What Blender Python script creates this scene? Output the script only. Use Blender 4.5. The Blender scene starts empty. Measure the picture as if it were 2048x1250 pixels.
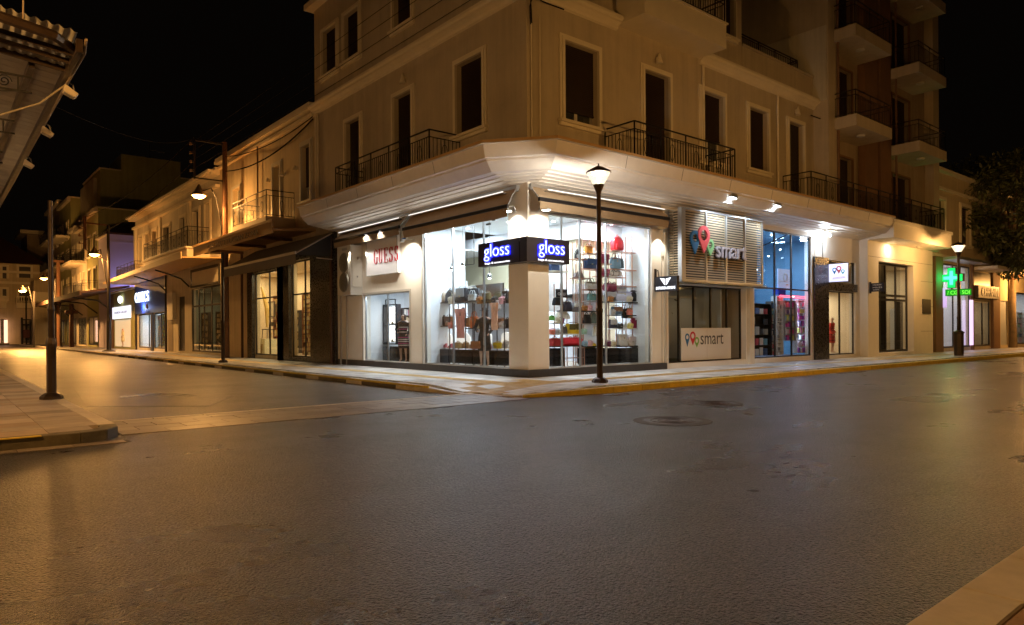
import bpy, bmesh, math, random
from mathutils import Vector, Matrix
rnd = random.Random(7)
# ------------------------------------------------------------------ camera, world, exposure
SC = bpy.context.scene
COL = SC.collection
F = 1399.; CX, CY = 1024., 662.5; RHO = .0064; YAW = math.radians(50.25)
V = (math.cos(YAW), math.sin(YAW)); R = (math.sin(YAW), -math.cos(YAW)); CAM = (-11.90, -13.64, 1.33)
cd = bpy.data.cameras.new('camera'); cam = bpy.data.objects.new('camera', cd); COL.objects.link(cam)
cd.lens = 36 * F / 2048; cd.sensor_width = 36; cd.shift_y = 37.5 / 2048; cd.clip_start = .05; cd.clip_end = 2000
c_, s_ = math.cos(RHO), math.sin(RHO)
rr = Vector((R[0]*c_, R[1]*c_, -s_)); uu = Vector((R[0]*s_, R[1]*s_, c_)); vv = Vector((V[0], V[1], 0))
mw = Matrix((rr, uu, -vv)).transposed().to_4x4(); mw.translation = Vector(CAM); cam.matrix_world = mw
SC.camera = cam
w = bpy.data.worlds.new('World'); SC.world = w; w.use_nodes = True
wn = w.node_tree; bg = wn.nodes['Background']
sky = wn.nodes.new('ShaderNodeTexSky'); sky.sky_type = 'NISHITA'; sky.sun_disc = False
sky.sun_elevation = math.radians(-6); sky.sun_rotation = math.radians(200)
tint = wn.nodes.new('ShaderNodeMix'); tint.data_type = 'RGBA'; tint.inputs[0].default_value = 1.0
tint.inputs[7].default_value = (.004, .0028, .002, 1)      # faint sodium glow of a town night sky
wn.links.new(sky.outputs[0], tint.inputs[6]); wn.links.new(tint.outputs[2], bg.inputs[0]); bg.inputs[1].default_value = .09
SC.view_settings.view_transform = 'Standard'; SC.view_settings.look = 'None'; SC.view_settings.gamma = 1
SC.view_settings.use_curve_mapping = False; SC.view_settings.exposure = 2.0
SC.cycles.use_denoising = True
SC.cycles.sample_clamp_indirect = 4.0
SC.cycles.max_bounces = 7; SC.cycles.diffuse_bounces = 4; SC.cycles.transparent_max_bounces = 16
SODIUM = (1.0, .47, .12); WARM = (1.0, .72, .42); COOL = (.80, .90, 1.0)

# ------------------------------------------------------------------ survey helpers (sight line through a photo point, met with a real plane)
def ray(px, py):
    a = (px-CX)/F; b = (CY-py)/F
    h = a*c_+b*s_; k = b*c_-a*s_
    return (V[0]+h*R[0], V[1]+h*R[1], k)
def onX(px, py, X=0.):
    d = ray(px, py); t = (X-CAM[0])/d[0]; return (CAM[1]+t*d[1], CAM[2]+t*d[2])
def onY(px, py, Y=0.):
    d = ray(px, py); t = (Y-CAM[1])/d[1]; return (CAM[0]+t*d[0], CAM[2]+t*d[2])
def onZ(px, py, Z=.13):
    d = ray(px, py); t = (Z-CAM[2])/d[2]; return (CAM[0]+t*d[0], CAM[1]+t*d[1])

# ------------------------------------------------------------------ mesh builder
class MB:
    def __init__(s): s.v = []; s.f = []
    def box(s, x0, x1, y0, y1, z0, z1):
        if x0 > x1: x0, x1 = x1, x0
        if y0 > y1: y0, y1 = y1, y0
        if z0 > z1: z0, z1 = z1, z0
        n = len(s.v)
        s.v += [(x0,y0,z0),(x1,y0,z0),(x1,y1,z0),(x0,y1,z0),(x0,y0,z1),(x1,y0,z1),(x1,y1,z1),(x0,y1,z1)]
        s.f += [tuple(n+i for i in q) for q in ((0,3,2,1),(4,5,6,7),(0,1,5,4),(1,2,6,5),(2,3,7,6),(3,0,4,7))]
        return s
    def hexa(s, pts):
        n = len(s.v); s.v += [tuple(p) for p in pts]
        s.f += [tuple(n+i for i in q) for q in ((0,3,2,1),(4,5,6,7),(0,1,5,4),(1,2,6,5),(2,3,7,6),(3,0,4,7))]
        return s
    def cyl(s, p, q, r0, r1=None, n=10, caps=True):
        r1 = r0 if r1 is None else r1
        p = Vector(p); q = Vector(q); d = (q-p).normalized()
        a = d.orthogonal().normalized(); b = d.cross(a)
        k = len(s.v)
        for c, r in ((p, r0), (q, r1)):
            for i in range(n):
                t = 2*math.pi*i/n; s.v.append(tuple(c+a*(r*math.cos(t))+b*(r*math.sin(t))))
        for i in range(n): j = (i+1) % n; s.f.append((k+i, k+j, k+n+j, k+n+i))
        if caps: s.f.append(tuple(k+i for i in range(n))[::-1]); s.f.append(tuple(k+n+i for i in range(n)))
        return s
    def tube(s, pts, r, n=6):
        pts = [Vector(p) for p in pts]; k = len(s.v); rs = r if isinstance(r, (list, tuple)) else [r]*len(pts)
        a = None
        for i, p in enumerate(pts):
            d = (pts[min(i+1, len(pts)-1)]-pts[max(i-1, 0)]).normalized()
            if a is None: a = d.orthogonal().normalized()
            else:
                a = a-d*a.dot(d); a = a.normalized() if a.length > 1e-6 else d.orthogonal().normalized()
            b = d.cross(a)
            for j in range(n):
                t = 2*math.pi*j/n; s.v.append(tuple(p+a*(rs[i]*math.cos(t))+b*(rs[i]*math.sin(t))))
        for i in range(len(pts)-1):
            for j in range(n):
                m = (j+1) % n; s.f.append((k+i*n+j, k+i*n+m, k+(i+1)*n+m, k+(i+1)*n+j))
        s.f.append(tuple(k+j for j in range(n))[::-1]); s.f.append(tuple(k+(len(pts)-1)*n+j for j in range(n)))
        return s
    def lathe(s, c, prof, n=16, sx=1., sy=1.):
        k = len(s.v)
        for r, z in prof:
            for i in range(n):
                t = 2*math.pi*i/n; s.v.append((c[0]+sx*r*math.cos(t), c[1]+sy*r*math.sin(t), c[2]+z))
        m = len(prof)
        for a in range(m-1):
            for i in range(n):
                j = (i+1) % n; s.f.append((k+a*n+i, k+a*n+j, k+(a+1)*n+j, k+(a+1)*n+i))
        s.f.append(tuple(k+i for i in range(n))[::-1]); s.f.append(tuple(k+(m-1)*n+i for i in range(n)))
        return s
    def prism(s, poly, fn, t0, t1):       # poly of (a,b), fn(a,b,t) -> world
        n = len(poly); k = len(s.v)
        for t in (t0, t1):
            for a, b in poly: s.v.append(tuple(fn(a, b, t)))
        for i in range(n): j = (i+1) % n; s.f.append((k+i, k+j, k+n+j, k+n+i))
        s.f.append(tuple(range(k, k+n))[::-1]); s.f.append(tuple(range(k+n, k+2*n)))
        return s
    def strip(s, rows):                   # rows of points, open quad sheet
        k = len(s.v); n = len(rows[0])
        for r in rows: s.v += [tuple(p) for p in r]
        for a in range(len(rows)-1):
            for i in range(n-1): s.f.append((k+a*n+i, k+a*n+i+1, k+(a+1)*n+i+1, k+(a+1)*n+i))
        return s
    def add(s, o, M=None):
        k = len(s.v); s.v += [tuple(M @ Vector(p)) if M else p for p in o.v]; s.f += [tuple(k+i for i in f) for f in o.f]
        return s

def root_loc(o):
    l = Vector((0, 0, 0))
    while o: l += o.location; o = o.parent
    return l
def link(name, me, mat, parent=None):
    o = bpy.data.objects.new(name, me); COL.objects.link(o)
    if mat and not me.materials: me.materials.append(mat)
    if parent: o.parent = parent
    return o
SPLIT = {'pilaster', 'wall_panel', 'base_cabinet', 'downpipe', 'pilaster_strip', 'shop_canopy'}
def P(name, mb, mat, parent=None, smooth=False, kind=None, bev=0., label=None, local=False):
    """one mesh object; points given in world coordinates unless local"""
    if name in SPLIT and len(mb.v) > 8 and len(mb.v) % 8 == 0 and len(mb.f) == len(mb.v)//8*6:
        for i in range(0, len(mb.v), 8):
            q = MB(); q.v = mb.v[i:i+8]; q.f = [tuple(k-i for k in f) for f in mb.f[i//8*6:i//8*6+6]]; o = P(name, q, mat, parent, smooth, kind, bev, label, local)
        return o
    off = Vector((0, 0, 0)) if local or not parent else root_loc(parent)
    me = bpy.data.meshes.new(name)
    me.from_pydata([tuple(Vector(p)-off) for p in mb.v], [], mb.f)
    if len(mb.f) < 60000:
        bm = bmesh.new(); bm.from_mesh(me)
        bmesh.ops.recalc_face_normals(bm, faces=bm.faces)
        if bev: bmesh.ops.bevel(bm, geom=bm.edges[:], offset=bev, segments=1, affect='EDGES', clamp_overlap=True)
        bm.to_mesh(me); bm.free()
    if smooth:
        me.polygons.foreach_set('use_smooth', [True]*len(me.polygons))
        if smooth != 'all': me.set_sharp_from_angle(angle=math.radians(40))
    o = link(name, me, mat, parent)
    if kind: o['kind'] = kind
    if label: o['label'] = label
    return o
def T(name, label, cat, loc=(0, 0, 0), group=None, rz=0.):
    o = bpy.data.objects.new(name, None); COL.objects.link(o); o.location = loc; o.rotation_euler.z = rz
    o.empty_display_size = .1; o['label'] = label; o['category'] = cat
    if group: o['group'] = group
    return o
def tag(o, label, cat, group=None):
    o['label'] = label; o['category'] = cat
    if group: o['group'] = group
    return o
def S(name, mb, mat, smooth=False):
    return P(name, mb, mat, smooth=smooth, kind='structure')
def copy_tree(o, parent=None, loc=None):
    c = o.copy(); COL.objects.link(c); c.parent = parent
    if loc is not None: c.location = loc
    for ch in o.children: copy_tree(ch, c)
    return c

# ------------------------------------------------------------------ materials
def mat(name, col, rough=.6, metal=0., bump=0., bscale=30., var=0., vscale=1.5, emit=0., ecol=None, spec=.5, coat=0., rnd_obj=0., rnd_isl=0., streak=0.):
    m = bpy.data.materials.new(name); m.use_nodes = True; nt = m.node_tree; b = nt.nodes['Principled BSDF']
    L = nt.links.new; N = nt.nodes.new
    b.inputs['Base Color'].default_value = (*col, 1); b.inputs['Roughness'].default_value = rough; b.inputs['Metallic'].default_value = metal
    b.inputs['Specular IOR Level'].default_value = spec; b.inputs['Coat Weight'].default_value = coat
    if emit: b.inputs['Emission Color'].default_value = (*(ecol or col), 1); b.inputs['Emission Strength'].default_value = emit
    geo = N('ShaderNodeNewGeometry') if (bump or var or rnd_isl) else None
    if var or rnd_obj or rnd_isl:
        terms = []
        last = None
        hsv = N('ShaderNodeHueSaturation'); hsv.inputs['Color'].default_value = (*col, 1)
        if streak:      # rain streaks run down the wall, patches of repaired render
            mp = N('ShaderNodeMapping'); mp.inputs['Scale'].default_value = (3.2, 3.2, .16); L(geo.outputs['Position'], mp.inputs[0])
            n3 = N('ShaderNodeTexNoise'); n3.inputs['Scale'].default_value = 1.1; n3.inputs['Detail'].default_value = 7; n3.inputs['Roughness'].default_value = .7; L(mp.outputs[0], n3.inputs['Vector'])
            m3 = N('ShaderNodeMapRange'); m3.inputs[1].default_value = .42; m3.inputs[2].default_value = .75; m3.inputs[3].default_value = .05; m3.inputs[4].default_value = -streak
            L(n3.outputs[0], m3.inputs[0]); terms.append(m3.outputs[0])
        if var:
            n1 = N('ShaderNodeTexNoise'); n1.inputs['Scale'].default_value = vscale; n1.inputs['Detail'].default_value = 6; n1.inputs['Roughness'].default_value = .65
            L(geo.outputs['Position'], n1.inputs['Vector'])
            mr = N('ShaderNodeMapRange'); mr.inputs[1].default_value = .3; mr.inputs[2].default_value = .7; mr.inputs[3].default_value = -var; mr.inputs[4].default_value = var
            L(n1.outputs[0], mr.inputs[0]); terms.append(mr.outputs[0])
            rr_ = N('ShaderNodeMapRange'); rr_.inputs[1].default_value = .3; rr_.inputs[2].default_value = .7; rr_.inputs[3].default_value = max(.03, rough-.12*min(1, var*3)); rr_.inputs[4].default_value = min(1, rough+.12*min(1, var*3))
            L(n1.outputs[0], rr_.inputs[0]); L(rr_.outputs[0], b.inputs['Roughness'])
        for amt, src in ((rnd_obj, 'o'), (rnd_isl, 'i')):
            if amt:
                if src == 'o': oi = N('ShaderNodeObjectInfo'); so = oi.outputs['Random']
                else: so = geo.outputs['Random Per Island']
                mr = N('ShaderNodeMapRange'); mr.inputs[3].default_value = -amt; mr.inputs[4].default_value = amt
                L(so, mr.inputs[0]); terms.append(mr.outputs[0])
        acc = None
        for t in terms:
            ad = N('ShaderNodeMath'); ad.operation = 'ADD'
            if acc is None: ad.inputs[0].default_value = 1.0
            else: L(acc, ad.inputs[0])
            L(t, ad.inputs[1]); acc = ad.outputs[0]
        L(acc, hsv.inputs['Value']); L(hsv.outputs[0], b.inputs['Base Color'])
    if bump:
        n2 = N('ShaderNodeTexNoise'); n2.inputs['Scale'].default_value = bscale; n2.inputs['Detail'].default_value = 4
        L(geo.outputs['Position'], n2.inputs['Vector'])
        bp = N('ShaderNodeBump'); bp.inputs['Strength'].default_value = bump; bp.inputs['Distance'].default_value = .01
        L(n2.outputs[0], bp.inputs['Height']); L(bp.outputs[0], b.inputs['Normal'])
    return m
def emis(name, col, k):
    return mat(name, tuple(min(1, c)*.6 for c in col), .4, emit=k*.55, ecol=col)
def glassmat(name, tintc=(.93, .96, .97), rough=.015, ior=1.45):
    m = bpy.data.materials.new(name); m.use_nodes = True; nt = m.node_tree; nt.nodes.clear(); N = nt.nodes.new; L = nt.links.new
    o = N('ShaderNodeOutputMaterial'); mx = N('ShaderNodeMixShader'); tr = N('ShaderNodeBsdfTransparent'); gl = N('ShaderNodeBsdfGlossy'); fr = N('ShaderNodeLayerWeight'); pw = N('ShaderNodeMath'); pw.operation = 'POWER'; pw.inputs[1].default_value = 5; ma = N('ShaderNodeMath'); ma.operation = 'MULTIPLY_ADD'; ma.inputs[1].default_value = .9; ma.inputs[2].default_value = .035
    fr.inputs[0].default_value = .5; L(fr.outputs['Facing'], pw.inputs[0]); L(pw.outputs[0], ma.inputs[0])
    tr.inputs[0].default_value = (*tintc, 1); gl.inputs['Roughness'].default_value = rough; gl.inputs[0].default_value = (.9, .9, .9, 1)
    L(ma.outputs[0], mx.inputs[0]); L(tr.outputs[0], mx.inputs[1]); L(gl.outputs[0], mx.inputs[2]); L(mx.outputs[0], o.inputs[0])
    return m
def asphalt(name, base, rough, patch, gscale=55.):
    m = bpy.data.materials.new(name); m.use_nodes = True; nt = m.node_tree; b = nt.nodes['Principled BSDF']; N = nt.nodes.new; L = nt.links.new
    geo = N('ShaderNodeNewGeometry')
    def noise(sc, det=5, dist=0., ro=.6):
        n = N('ShaderNodeTexNoise'); n.inputs['Scale'].default_value = sc; n.inputs['Detail'].default_value = det; n.inputs['Distortion'].default_value = dist; n.inputs['Roughness'].default_value = ro
        L(geo.outputs['Position'], n.inputs['Vector']); return n.outputs[0]
    def mr(src, a, b_, c, d):
        q = N('ShaderNodeMapRange'); q.inputs[1].default_value = a; q.inputs[2].default_value = b_; q.inputs[3].default_value = c; q.inputs[4].default_value = d
        L(src, q.inputs[0]); return q.outputs[0]
    def math_(op, a, c):
        q = N('ShaderNodeMath'); q.operation = op
        for i, x in enumerate((a, c)):
            if isinstance(x, (int, float)): q.inputs[i].default_value = x
            else: L(x, q.inputs[i])
        return q.outputs[0]
    big = noise(.35, 6, .6); mid = noise(2.2, 5, .3)
    mp = N('ShaderNodeMapping'); mp.inputs['Scale'].default_value = (.12, 1.6, 1)   # long streaks along the traffic lane
    L(geo.outputs['Position'], mp.inputs[0]); st = N('ShaderNodeTexNoise'); st.inputs['Scale'].default_value = .9; st.inputs['Detail'].default_value = 4; L(mp.outputs[0], st.inputs['Vector'])
    grain = noise(gscale, 2, .4); vor = N('ShaderNodeTexVoronoi'); vor.inputs['Scale'].default_value = gscale*1.15; L(geo.outputs['Position'], vor.inputs['Vector'])
    hg = math_('ADD', mr(grain, .35, .65, 0, 1), mr(vor.outputs['Distance'], 0, .8, .9, 0))
    val = math_('MULTIPLY', mr(big, .3, .7, 1-patch, 1+patch), mr(mid, .3, .7, .86, 1.14))
    crs = noise(13., 4, .6, .75); val = math_('MULTIPLY', val, mr(crs, .32, .68, .62, 1.38))
    stn = noise(.9, 3, 1.2); val = math_('MULTIPLY', val, mr(stn, .56, .78, 1., .72))
    val = math_('MULTIPLY', val, mr(hg, .35, 1.5, .05, 2.6))
    cr = N('ShaderNodeTexVoronoi'); cr.feature = 'DISTANCE_TO_EDGE'; cr.inputs['Scale'].default_value = .23; wr = N('ShaderNodeVectorMath'); wr.operation = 'ADD'
    nv = N('ShaderNodeTexNoise'); nv.inputs['Scale'].default_value = 1.3; nv.inputs['Detail'].default_value = 5; L(geo.outputs['Position'], nv.inputs['Vector'])
    L(geo.outputs['Position'], wr.inputs[0]); L(nv.outputs['Color'], wr.inputs[1]); L(wr.outputs[0], cr.inputs['Vector'])
    crack = mr(cr.outputs['Distance'], .0, .004, .35, 1.)
    val = math_('MULTIPLY', val, crack)
    hs = N('ShaderNodeHueSaturation'); hs.inputs['Color'].default_value = (*base, 1); L(val, hs.inputs['Value']); L(hs.outputs[0], b.inputs['Base Color'])
    ro = math_('ADD', mr(big, .3, .7, rough-.05, rough+.07), mr(st.outputs[0], .35, .65, -.015, .02)); L(ro, b.inputs['Roughness'])
    bp = N('ShaderNodeBump'); bp.inputs['Strength'].default_value = 1.; bp.inputs['Distance'].default_value = .011; L(hg, bp.inputs['Height'])
    L(bp.outputs[0], b.inputs['Normal']); b.inputs['Specular IOR Level'].default_value = .42
    return m

M = {}
M['asphalt'] = asphalt('asphalt', (.036, .030, .027), .29, .30, 50.)
M['asphalt_old'] = asphalt('asphalt_old', (.046, .041, .037), .34, .28, 38.)
M['earth'] = mat('earth', (.06, .055, .05), .9, var=.2)
M['plaster'] = mat('plaster', (.50, .43, .33), .85, bump=.25, bscale=60, var=.12, vscale=.7, streak=.16)
M['plaster_white'] = mat('plaster_white', (.62, .58, .50), .85, bump=.2, bscale=60, var=.08, vscale=.8, streak=.22)
M['trim'] = mat('trim', (.74, .67, .54), .75, bump=.1, var=.06)
M['shopwall'] = mat('shopwall', (.80, .76, .68), .7, bump=.08, var=.05, vscale=1.2)
M['plinth'] = mat('plinth', (.045, .042, .042), .35, var=.2, vscale=6)
M['canopy'] = mat('canopy', (.76, .71, .66), .42, var=.06, vscale=2.5)
M['canopy_top'] = mat('canopy_top', (.52, .32, .14), .6, var=.08)
M['shutter'] = mat('shutter', (.020, .008, .006), .5, var=.2)
M['frame_white'] = mat('frame_white', (.55, .52, .46), .5)
M['iron'] = mat('iron', (.012, .011, .011), .5, metal=.3)
M['awning'] = mat('awning', (.34, .25, .16), .85, bump=.3, bscale=9, var=.10, vscale=2.2)
M['awning_dark'] = mat('awning_dark', (.22, .20, .18), .85, bump=.2, bscale=9, var=.10)
M['blackbar'] = mat('blackbar', (.012, .012, .016), .35)
M['alu'] = mat('alu', (.50, .52, .54), .32, metal=.8, var=.05)
M['steel_dark'] = mat('steel_dark', (.05, .045, .043), .4, metal=.6)
M['glass'] = glassmat('glass')
M['glass_dark'] = glassmat('glass_dark', (.55, .6, .6))
M['glass_lamp'] = glassmat('glass_lamp', (.98, .95, .9), .1)
_nt = M['glass_lamp'].node_tree; _e = _nt.nodes.new('ShaderNodeEmission'); _e.inputs[0].default_value = (1, .80, .52, 1); _e.inputs[1].default_value = .55
_m = _nt.nodes.new('ShaderNodeMixShader'); _m.inputs[0].default_value = .5; _o = [n for n in _nt.nodes if n.type == 'OUTPUT_MATERIAL'][0]; _src = _o.inputs[0].links[0].from_socket
_nt.links.new(_src, _m.inputs[1]); _nt.links.new(_e.outputs[0], _m.inputs[2]); _nt.links.new(_m.outputs[0], _o.inputs[0])   # frosted panes glow a little
M['granite'] = mat('granite', (.040, .034, .030), .28, var=.25, vscale=14, bump=.05)
M['white'] = mat('white', (.80, .80, .80), .5)
M['room_white'] = mat('room_white', (.78, .82, .86), .6)
M['room_cream'] = mat('room_cream', (.74, .70, .50), .6)
M['room_warm'] = mat('room_warm', (.62, .50, .34), .7, var=.05)
M['wood_floor'] = mat('wood_floor', (.30, .24, .18), .4, var=.15)
M['black_gloss'] = mat('black_gloss', (.014, .014, .018), .15)
M['copper'] = mat('copper', (.55, .30, .22), .3, metal=.8)
M['kerb_yellow'] = mat('kerb_yellow', (.55, .40, .04), .6, var=.22, vscale=5, bump=.2, rnd_obj=.12, rnd_isl=.1)
M['kerb_dark'] = mat('kerb_dark', (.10, .085, .06), .6, var=.35, vscale=6, bump=.3, rnd_obj=.3, rnd_isl=.3)
M['kerb_stone'] = mat('kerb_stone', (.52, .46, .38), .55, var=.2, vscale=3.5, bump=.25, bscale=22, rnd_obj=.12, rnd_isl=.12)
M['slab'] = mat('slab', (.60, .59, .57), .38, var=.22, vscale=2.5, bump=.1, bscale=25, rnd_obj=.26, rnd_isl=.26)
M['slab_warm'] = mat('slab_warm', (.34, .26, .20), .62, var=.2, vscale=2.5, bump=.12, bscale=25, rnd_obj=.25, rnd_isl=.25)
M['slab_left'] = mat('slab_left', (.38, .32, .27), .62, var=.25, vscale=2.5, bump=.12, bscale=25, rnd_obj=.32, rnd_isl=.3)
M['tactile'] = mat('tactile', (.55, .42, .20), .5, var=.15, vscale=6, rnd_obj=.1, rnd_isl=.1)
M['brick_red'] = mat('brick_red', (.36, .20, .10), .7, var=.2, vscale=5, bump=.3, rnd_obj=.15)
M['sett'] = mat('sett', (.24, .20, .165), .45, var=.22, vscale=3, bump=.3, bscale=25, rnd_obj=.25)
M['grout'] = mat('grout', (.07, .06, .052), .8)
M['lamp_metal'] = mat('lamp_metal', (.055, .036, .026), .38, metal=.5, var=.15, vscale=9)
M['cast_iron'] = mat('cast_iron', (.07, .05, .045), .5, metal=.6, bump=.4, bscale=70, var=.2, vscale=12)
M['wood_pole'] = mat('wood_pole', (.13, .06, .03), .8, bump=.6, bscale=14, var=.25, vscale=6)
M['skin'] = mat('skin', (.55, .36, .27), .5)
M['black_cloth'] = mat('black_cloth', (.018, .018, .022), .8, bump=.2)
M['hair'] = mat('hair', (.05, .026, .016), .5, bump=.5, bscale=80)
M['sign_black'] = mat('sign_black', (.020, .019, .026), .35)
M['wire'] = mat('wire', (.012, .010, .009), .9, spec=.1)
M['cable'] = mat('cable', (.22, .17, .12), .7)
M['louvre'] = mat('louvre', (.44, .36, .25), .5, var=.08)
M['louvre_back'] = mat('louvre_back', (.06, .06, .05), .7)
_cc = {}
def cm(col, rough=.45, **k):
    key = (tuple(col), rough, tuple(sorted(k.items())))
    if key not in _cc: _cc[key] = mat('paint_%d' % len(_cc), col, rough, **k)
    return _cc[key]

# ------------------------------------------------------------------ lights
def point(name, loc, power, col, r=.1, parent=None):
    l = bpy.data.lights.new(name, 'POINT'); l.energy = power; l.color = col; l.shadow_soft_size = r
    o = bpy.data.objects.new(name, l); COL.objects.link(o)
    if parent: o.parent = parent; o.location = Vector(loc)-root_loc(parent)
    else: o.location = loc
    return o
def area(name, loc, size, power, col, direction=(0, 0, -1), parent=None, sy=None):
    l = bpy.data.lights.new(name, 'AREA'); l.energy = power*.56; l.color = col; l.size = size
    if sy: l.shape = 'RECTANGLE'; l.size_y = sy
    o = bpy.data.objects.new(name, l); COL.objects.link(o)
    o.rotation_euler = Vector(direction).to_track_quat('-Z', 'Y').to_euler()
    if parent: o.parent = parent; o.location = Vector(loc)-root_loc(parent)
    else: o.location = loc
    return o
def spot(name, loc, target, power, col, ang=70, r=.04, parent=None, blend=.5):
    l = bpy.data.lights.new(name, 'SPOT'); l.energy = power*.8; l.color = col; l.spot_size = math.radians(ang); l.spot_blend = blend; l.shadow_soft_size = r
    o = bpy.data.objects.new(name, l); COL.objects.link(o)
    o.rotation_euler = (Vector(target)-Vector(loc)).to_track_quat('-Z', 'Y').to_euler()
    if parent: o.parent = parent; o.location = Vector(loc)-root_loc(parent)
    else: o.location = loc
    return o

# ------------------------------------------------------------------ facade frames: s along the wall, d outward, z up
class Fac:
    def __init__(f, axis, at=0., sgn=-1):   # 'L': wall x=at, outward -x (sgn -1) ; 'R': wall y=at, outward -y
        f.a = axis; f.at = at; f.g = sgn
    def pt(f, s, d, z):
        return (f.at+f.g*d, s, z) if f.a == 'L' else (s, f.at+f.g*d, z)
    def box(f, mb, s0, s1, d0, d1, z0, z1):
        a = f.pt(s0, d0, z0); b = f.pt(s1, d1, z1)
        return mb.box(a[0], b[0], a[1], b[1], z0, z1)
    def s(f, px, py, d=0.):
        return (onX(px, py, f.at+f.g*d) if f.a == 'L' else onY(px, py, f.at+f.g*d))[0]
    def z(f, px, py, d=0.):
        return (onX(px, py, f.at+f.g*d) if f.a == 'L' else onY(px, py, f.at+f.g*d))[1]
    def rect(f, pl, pr, pt_, pb, d=0.):     # photo rectangle (top and bottom read at its left edge) -> s0,s1,z0,z1
        m = (pt_+pb)/2
        a, b = f.s(pl, m, d), f.s(pr, m, d)
        return min(a, b), max(a, b), f.z(pl, pb, d), f.z(pl, pt_, d)
    def textM(f, s, d, z):                  # text plane: reads left to right seen from outside
        if f.a == 'L': return Matrix(((0, 0, -1, f.at-d), (-1, 0, 0, s), (0, 1, 0, z), (0, 0, 0, 1)))
        return Matrix(((1, 0, 0, s), (0, 0, -1, f.at-d), (0, 1, 0, z), (0, 0, 0, 1)))
LF = Fac('L'); RF = Fac('R')

_tc = {}
def text_mesh(st, ext=.01, off=0.):
    k = (st, ext, off)
    if k not in _tc:
        cu = bpy.data.curves.new('t', 'FONT'); cu.body = st; cu.size = 1; cu.extrude = ext; cu.offset = off; cu.resolution_u = 3
        o = bpy.data.objects.new('t', cu); COL.objects.link(o)
        dg = bpy.context.evaluated_depsgraph_get(); dg.update()
        me = bpy.data.meshes.new_from_object(o.evaluated_get(dg))
        vs = [v.co.copy() for v in me.vertices]; fs = [tuple(p.vertices) for p in me.polygons]
        bpy.data.objects.remove(o); bpy.data.curves.remove(cu); bpy.data.meshes.remove(me)
        _tc[k] = (vs, fs)
    return _tc[k]
def text(name, st, Mx, wdt, hgt, depth, mt, parent, label=None, off=0.):
    """lettering fitted to a box wdt x hgt whose lower left corner is the frame's origin"""
    vs, fs = text_mesh(st, .5, off)
    x0 = min(v.x for v in vs); x1 = max(v.x for v in vs); y0 = min(v.y for v in vs); y1 = max(v.y for v in vs)
    mb = MB(); mb.v = [tuple(Mx @ Vector(((v.x-x0)/(x1-x0)*wdt, (v.y-y0)/(y1-y0)*hgt, (v.z+.5)*depth))) for v in vs]; mb.f = fs
    me = bpy.data.meshes.new(name); off = root_loc(parent) if parent else Vector((0, 0, 0))
    me.from_pydata([tuple(Vector(p)-off) for p in mb.v], [], mb.f)
    o = link(name, me, mt, parent)
    if label: o['label'] = label
    return o

def wall(fac, s0, s1, z0, z1, holes, d0=-.25, d1=0.):
    """solid wall slab with openings"""
    mb = MB(); zs = sorted({z0, z1, *[min(max(h[2], z0), z1) for h in holes], *[min(max(h[3], z0), z1) for h in holes]})
    for a, b in zip(zs, zs[1:]):
        if b-a < 1e-4: continue
        hs = sorted((max(h[0], s0), min(h[1], s1)) for h in holes if h[2] < b-1e-4 and h[3] > a+1e-4)
        c = s0
        for h in hs:
            if h[0] > c+1e-4: fac.box(mb, c, h[0], d0, d1, a, b)
            c = max(c, h[1])
        if s1 > c+1e-4: fac.box(mb, c, s1, d0, d1, a, b)
    return mb

def window(fac, parent, o, fw=.16, shut=1., sill=True, door=False, trim='trim', deep=.17, name='window', slats=True):
    """moulded surround, roller shutter (down to fraction shut), frame and pane behind it; o = opening rect"""
    s0, s1, z0, z1 = o
    t = MB()
    zb = z0 if not sill else z0-.02
    if fw:
        for a, b, p in ((fw, .6*fw, .05), (.6*fw, 0., .085)):
            fac.box(t, s0-a, s0-b, .001, p, zb, z1+a); fac.box(t, s1+b, s1+a, .001, p, zb, z1+a)
            fac.box(t, s0-b, s1+b, .001, p, z1+b, z1+a)
        if sill:
            fac.box(t, s0-fw-.05, s1+fw+.05, .001, .15, z0-.10, z0-.02); fac.box(t, s0-fw-.02, s1+fw+.02, .001, .09, z0-.19, z0-.10)
        root = P(name, t, M[trim], parent)
    else:
        fac.box(t, s0, s1, -deep-.03, -deep, z0, z0+.04); root = P(name, t, M[trim], parent)
    zc = z1-(z1-z0)*shut
    if slats and shut > 0:
        sh = MB(); z = z1
        while z > zc+.02:
            a = max(z-.052, zc); fac.box(sh, s0, s1, -deep-.012, -deep+.012, a+.008, z); z -= .052
        fac.box(sh, s0, s1, -deep-.03, -deep-.012, zc, z1)
        fac.box(sh, s0, s1, -deep-.02, -deep+.03, zc-.03, zc+.02)
        P('shutter', sh, M['shutter'], root)
    elif shut > 0:
        sh = MB(); fac.box(sh, s0, s1, -deep-.03, -deep, zc, z1); 
        fac.box(sh, (s0+s1)/2-.015, (s0+s1)/2+.015, -deep, -deep+.02, zc, z1); P('shutter', sh, M['shutter'], root)
    if shut < .99:
        fr = MB()
        for a, b in ((s0, s0+.07), (s1-.07, s1), ((s0+s1)/2-.06, (s0+s1)/2+.06)): fac.box(fr, a, b, -deep-.09, -deep-.035, z0, zc)
        fac.box(fr, s0, s1, -deep-.085, -deep-.04, z0, z0+.07); P('sash', fr, M['frame_white'], root)
        g = MB(); fac.box(g, s0, s1, -deep-.07, -deep-.06, z0, max(zc, z0+.1)); P('pane', g, M['glass'], root)
    bk = MB(); fac.box(bk, s0-.05, s1+.05, -.30, -.251, z0-.05, z1+.05); P('curtain', bk, cm((.05, .045, .04), .9), root)
    return root

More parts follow.
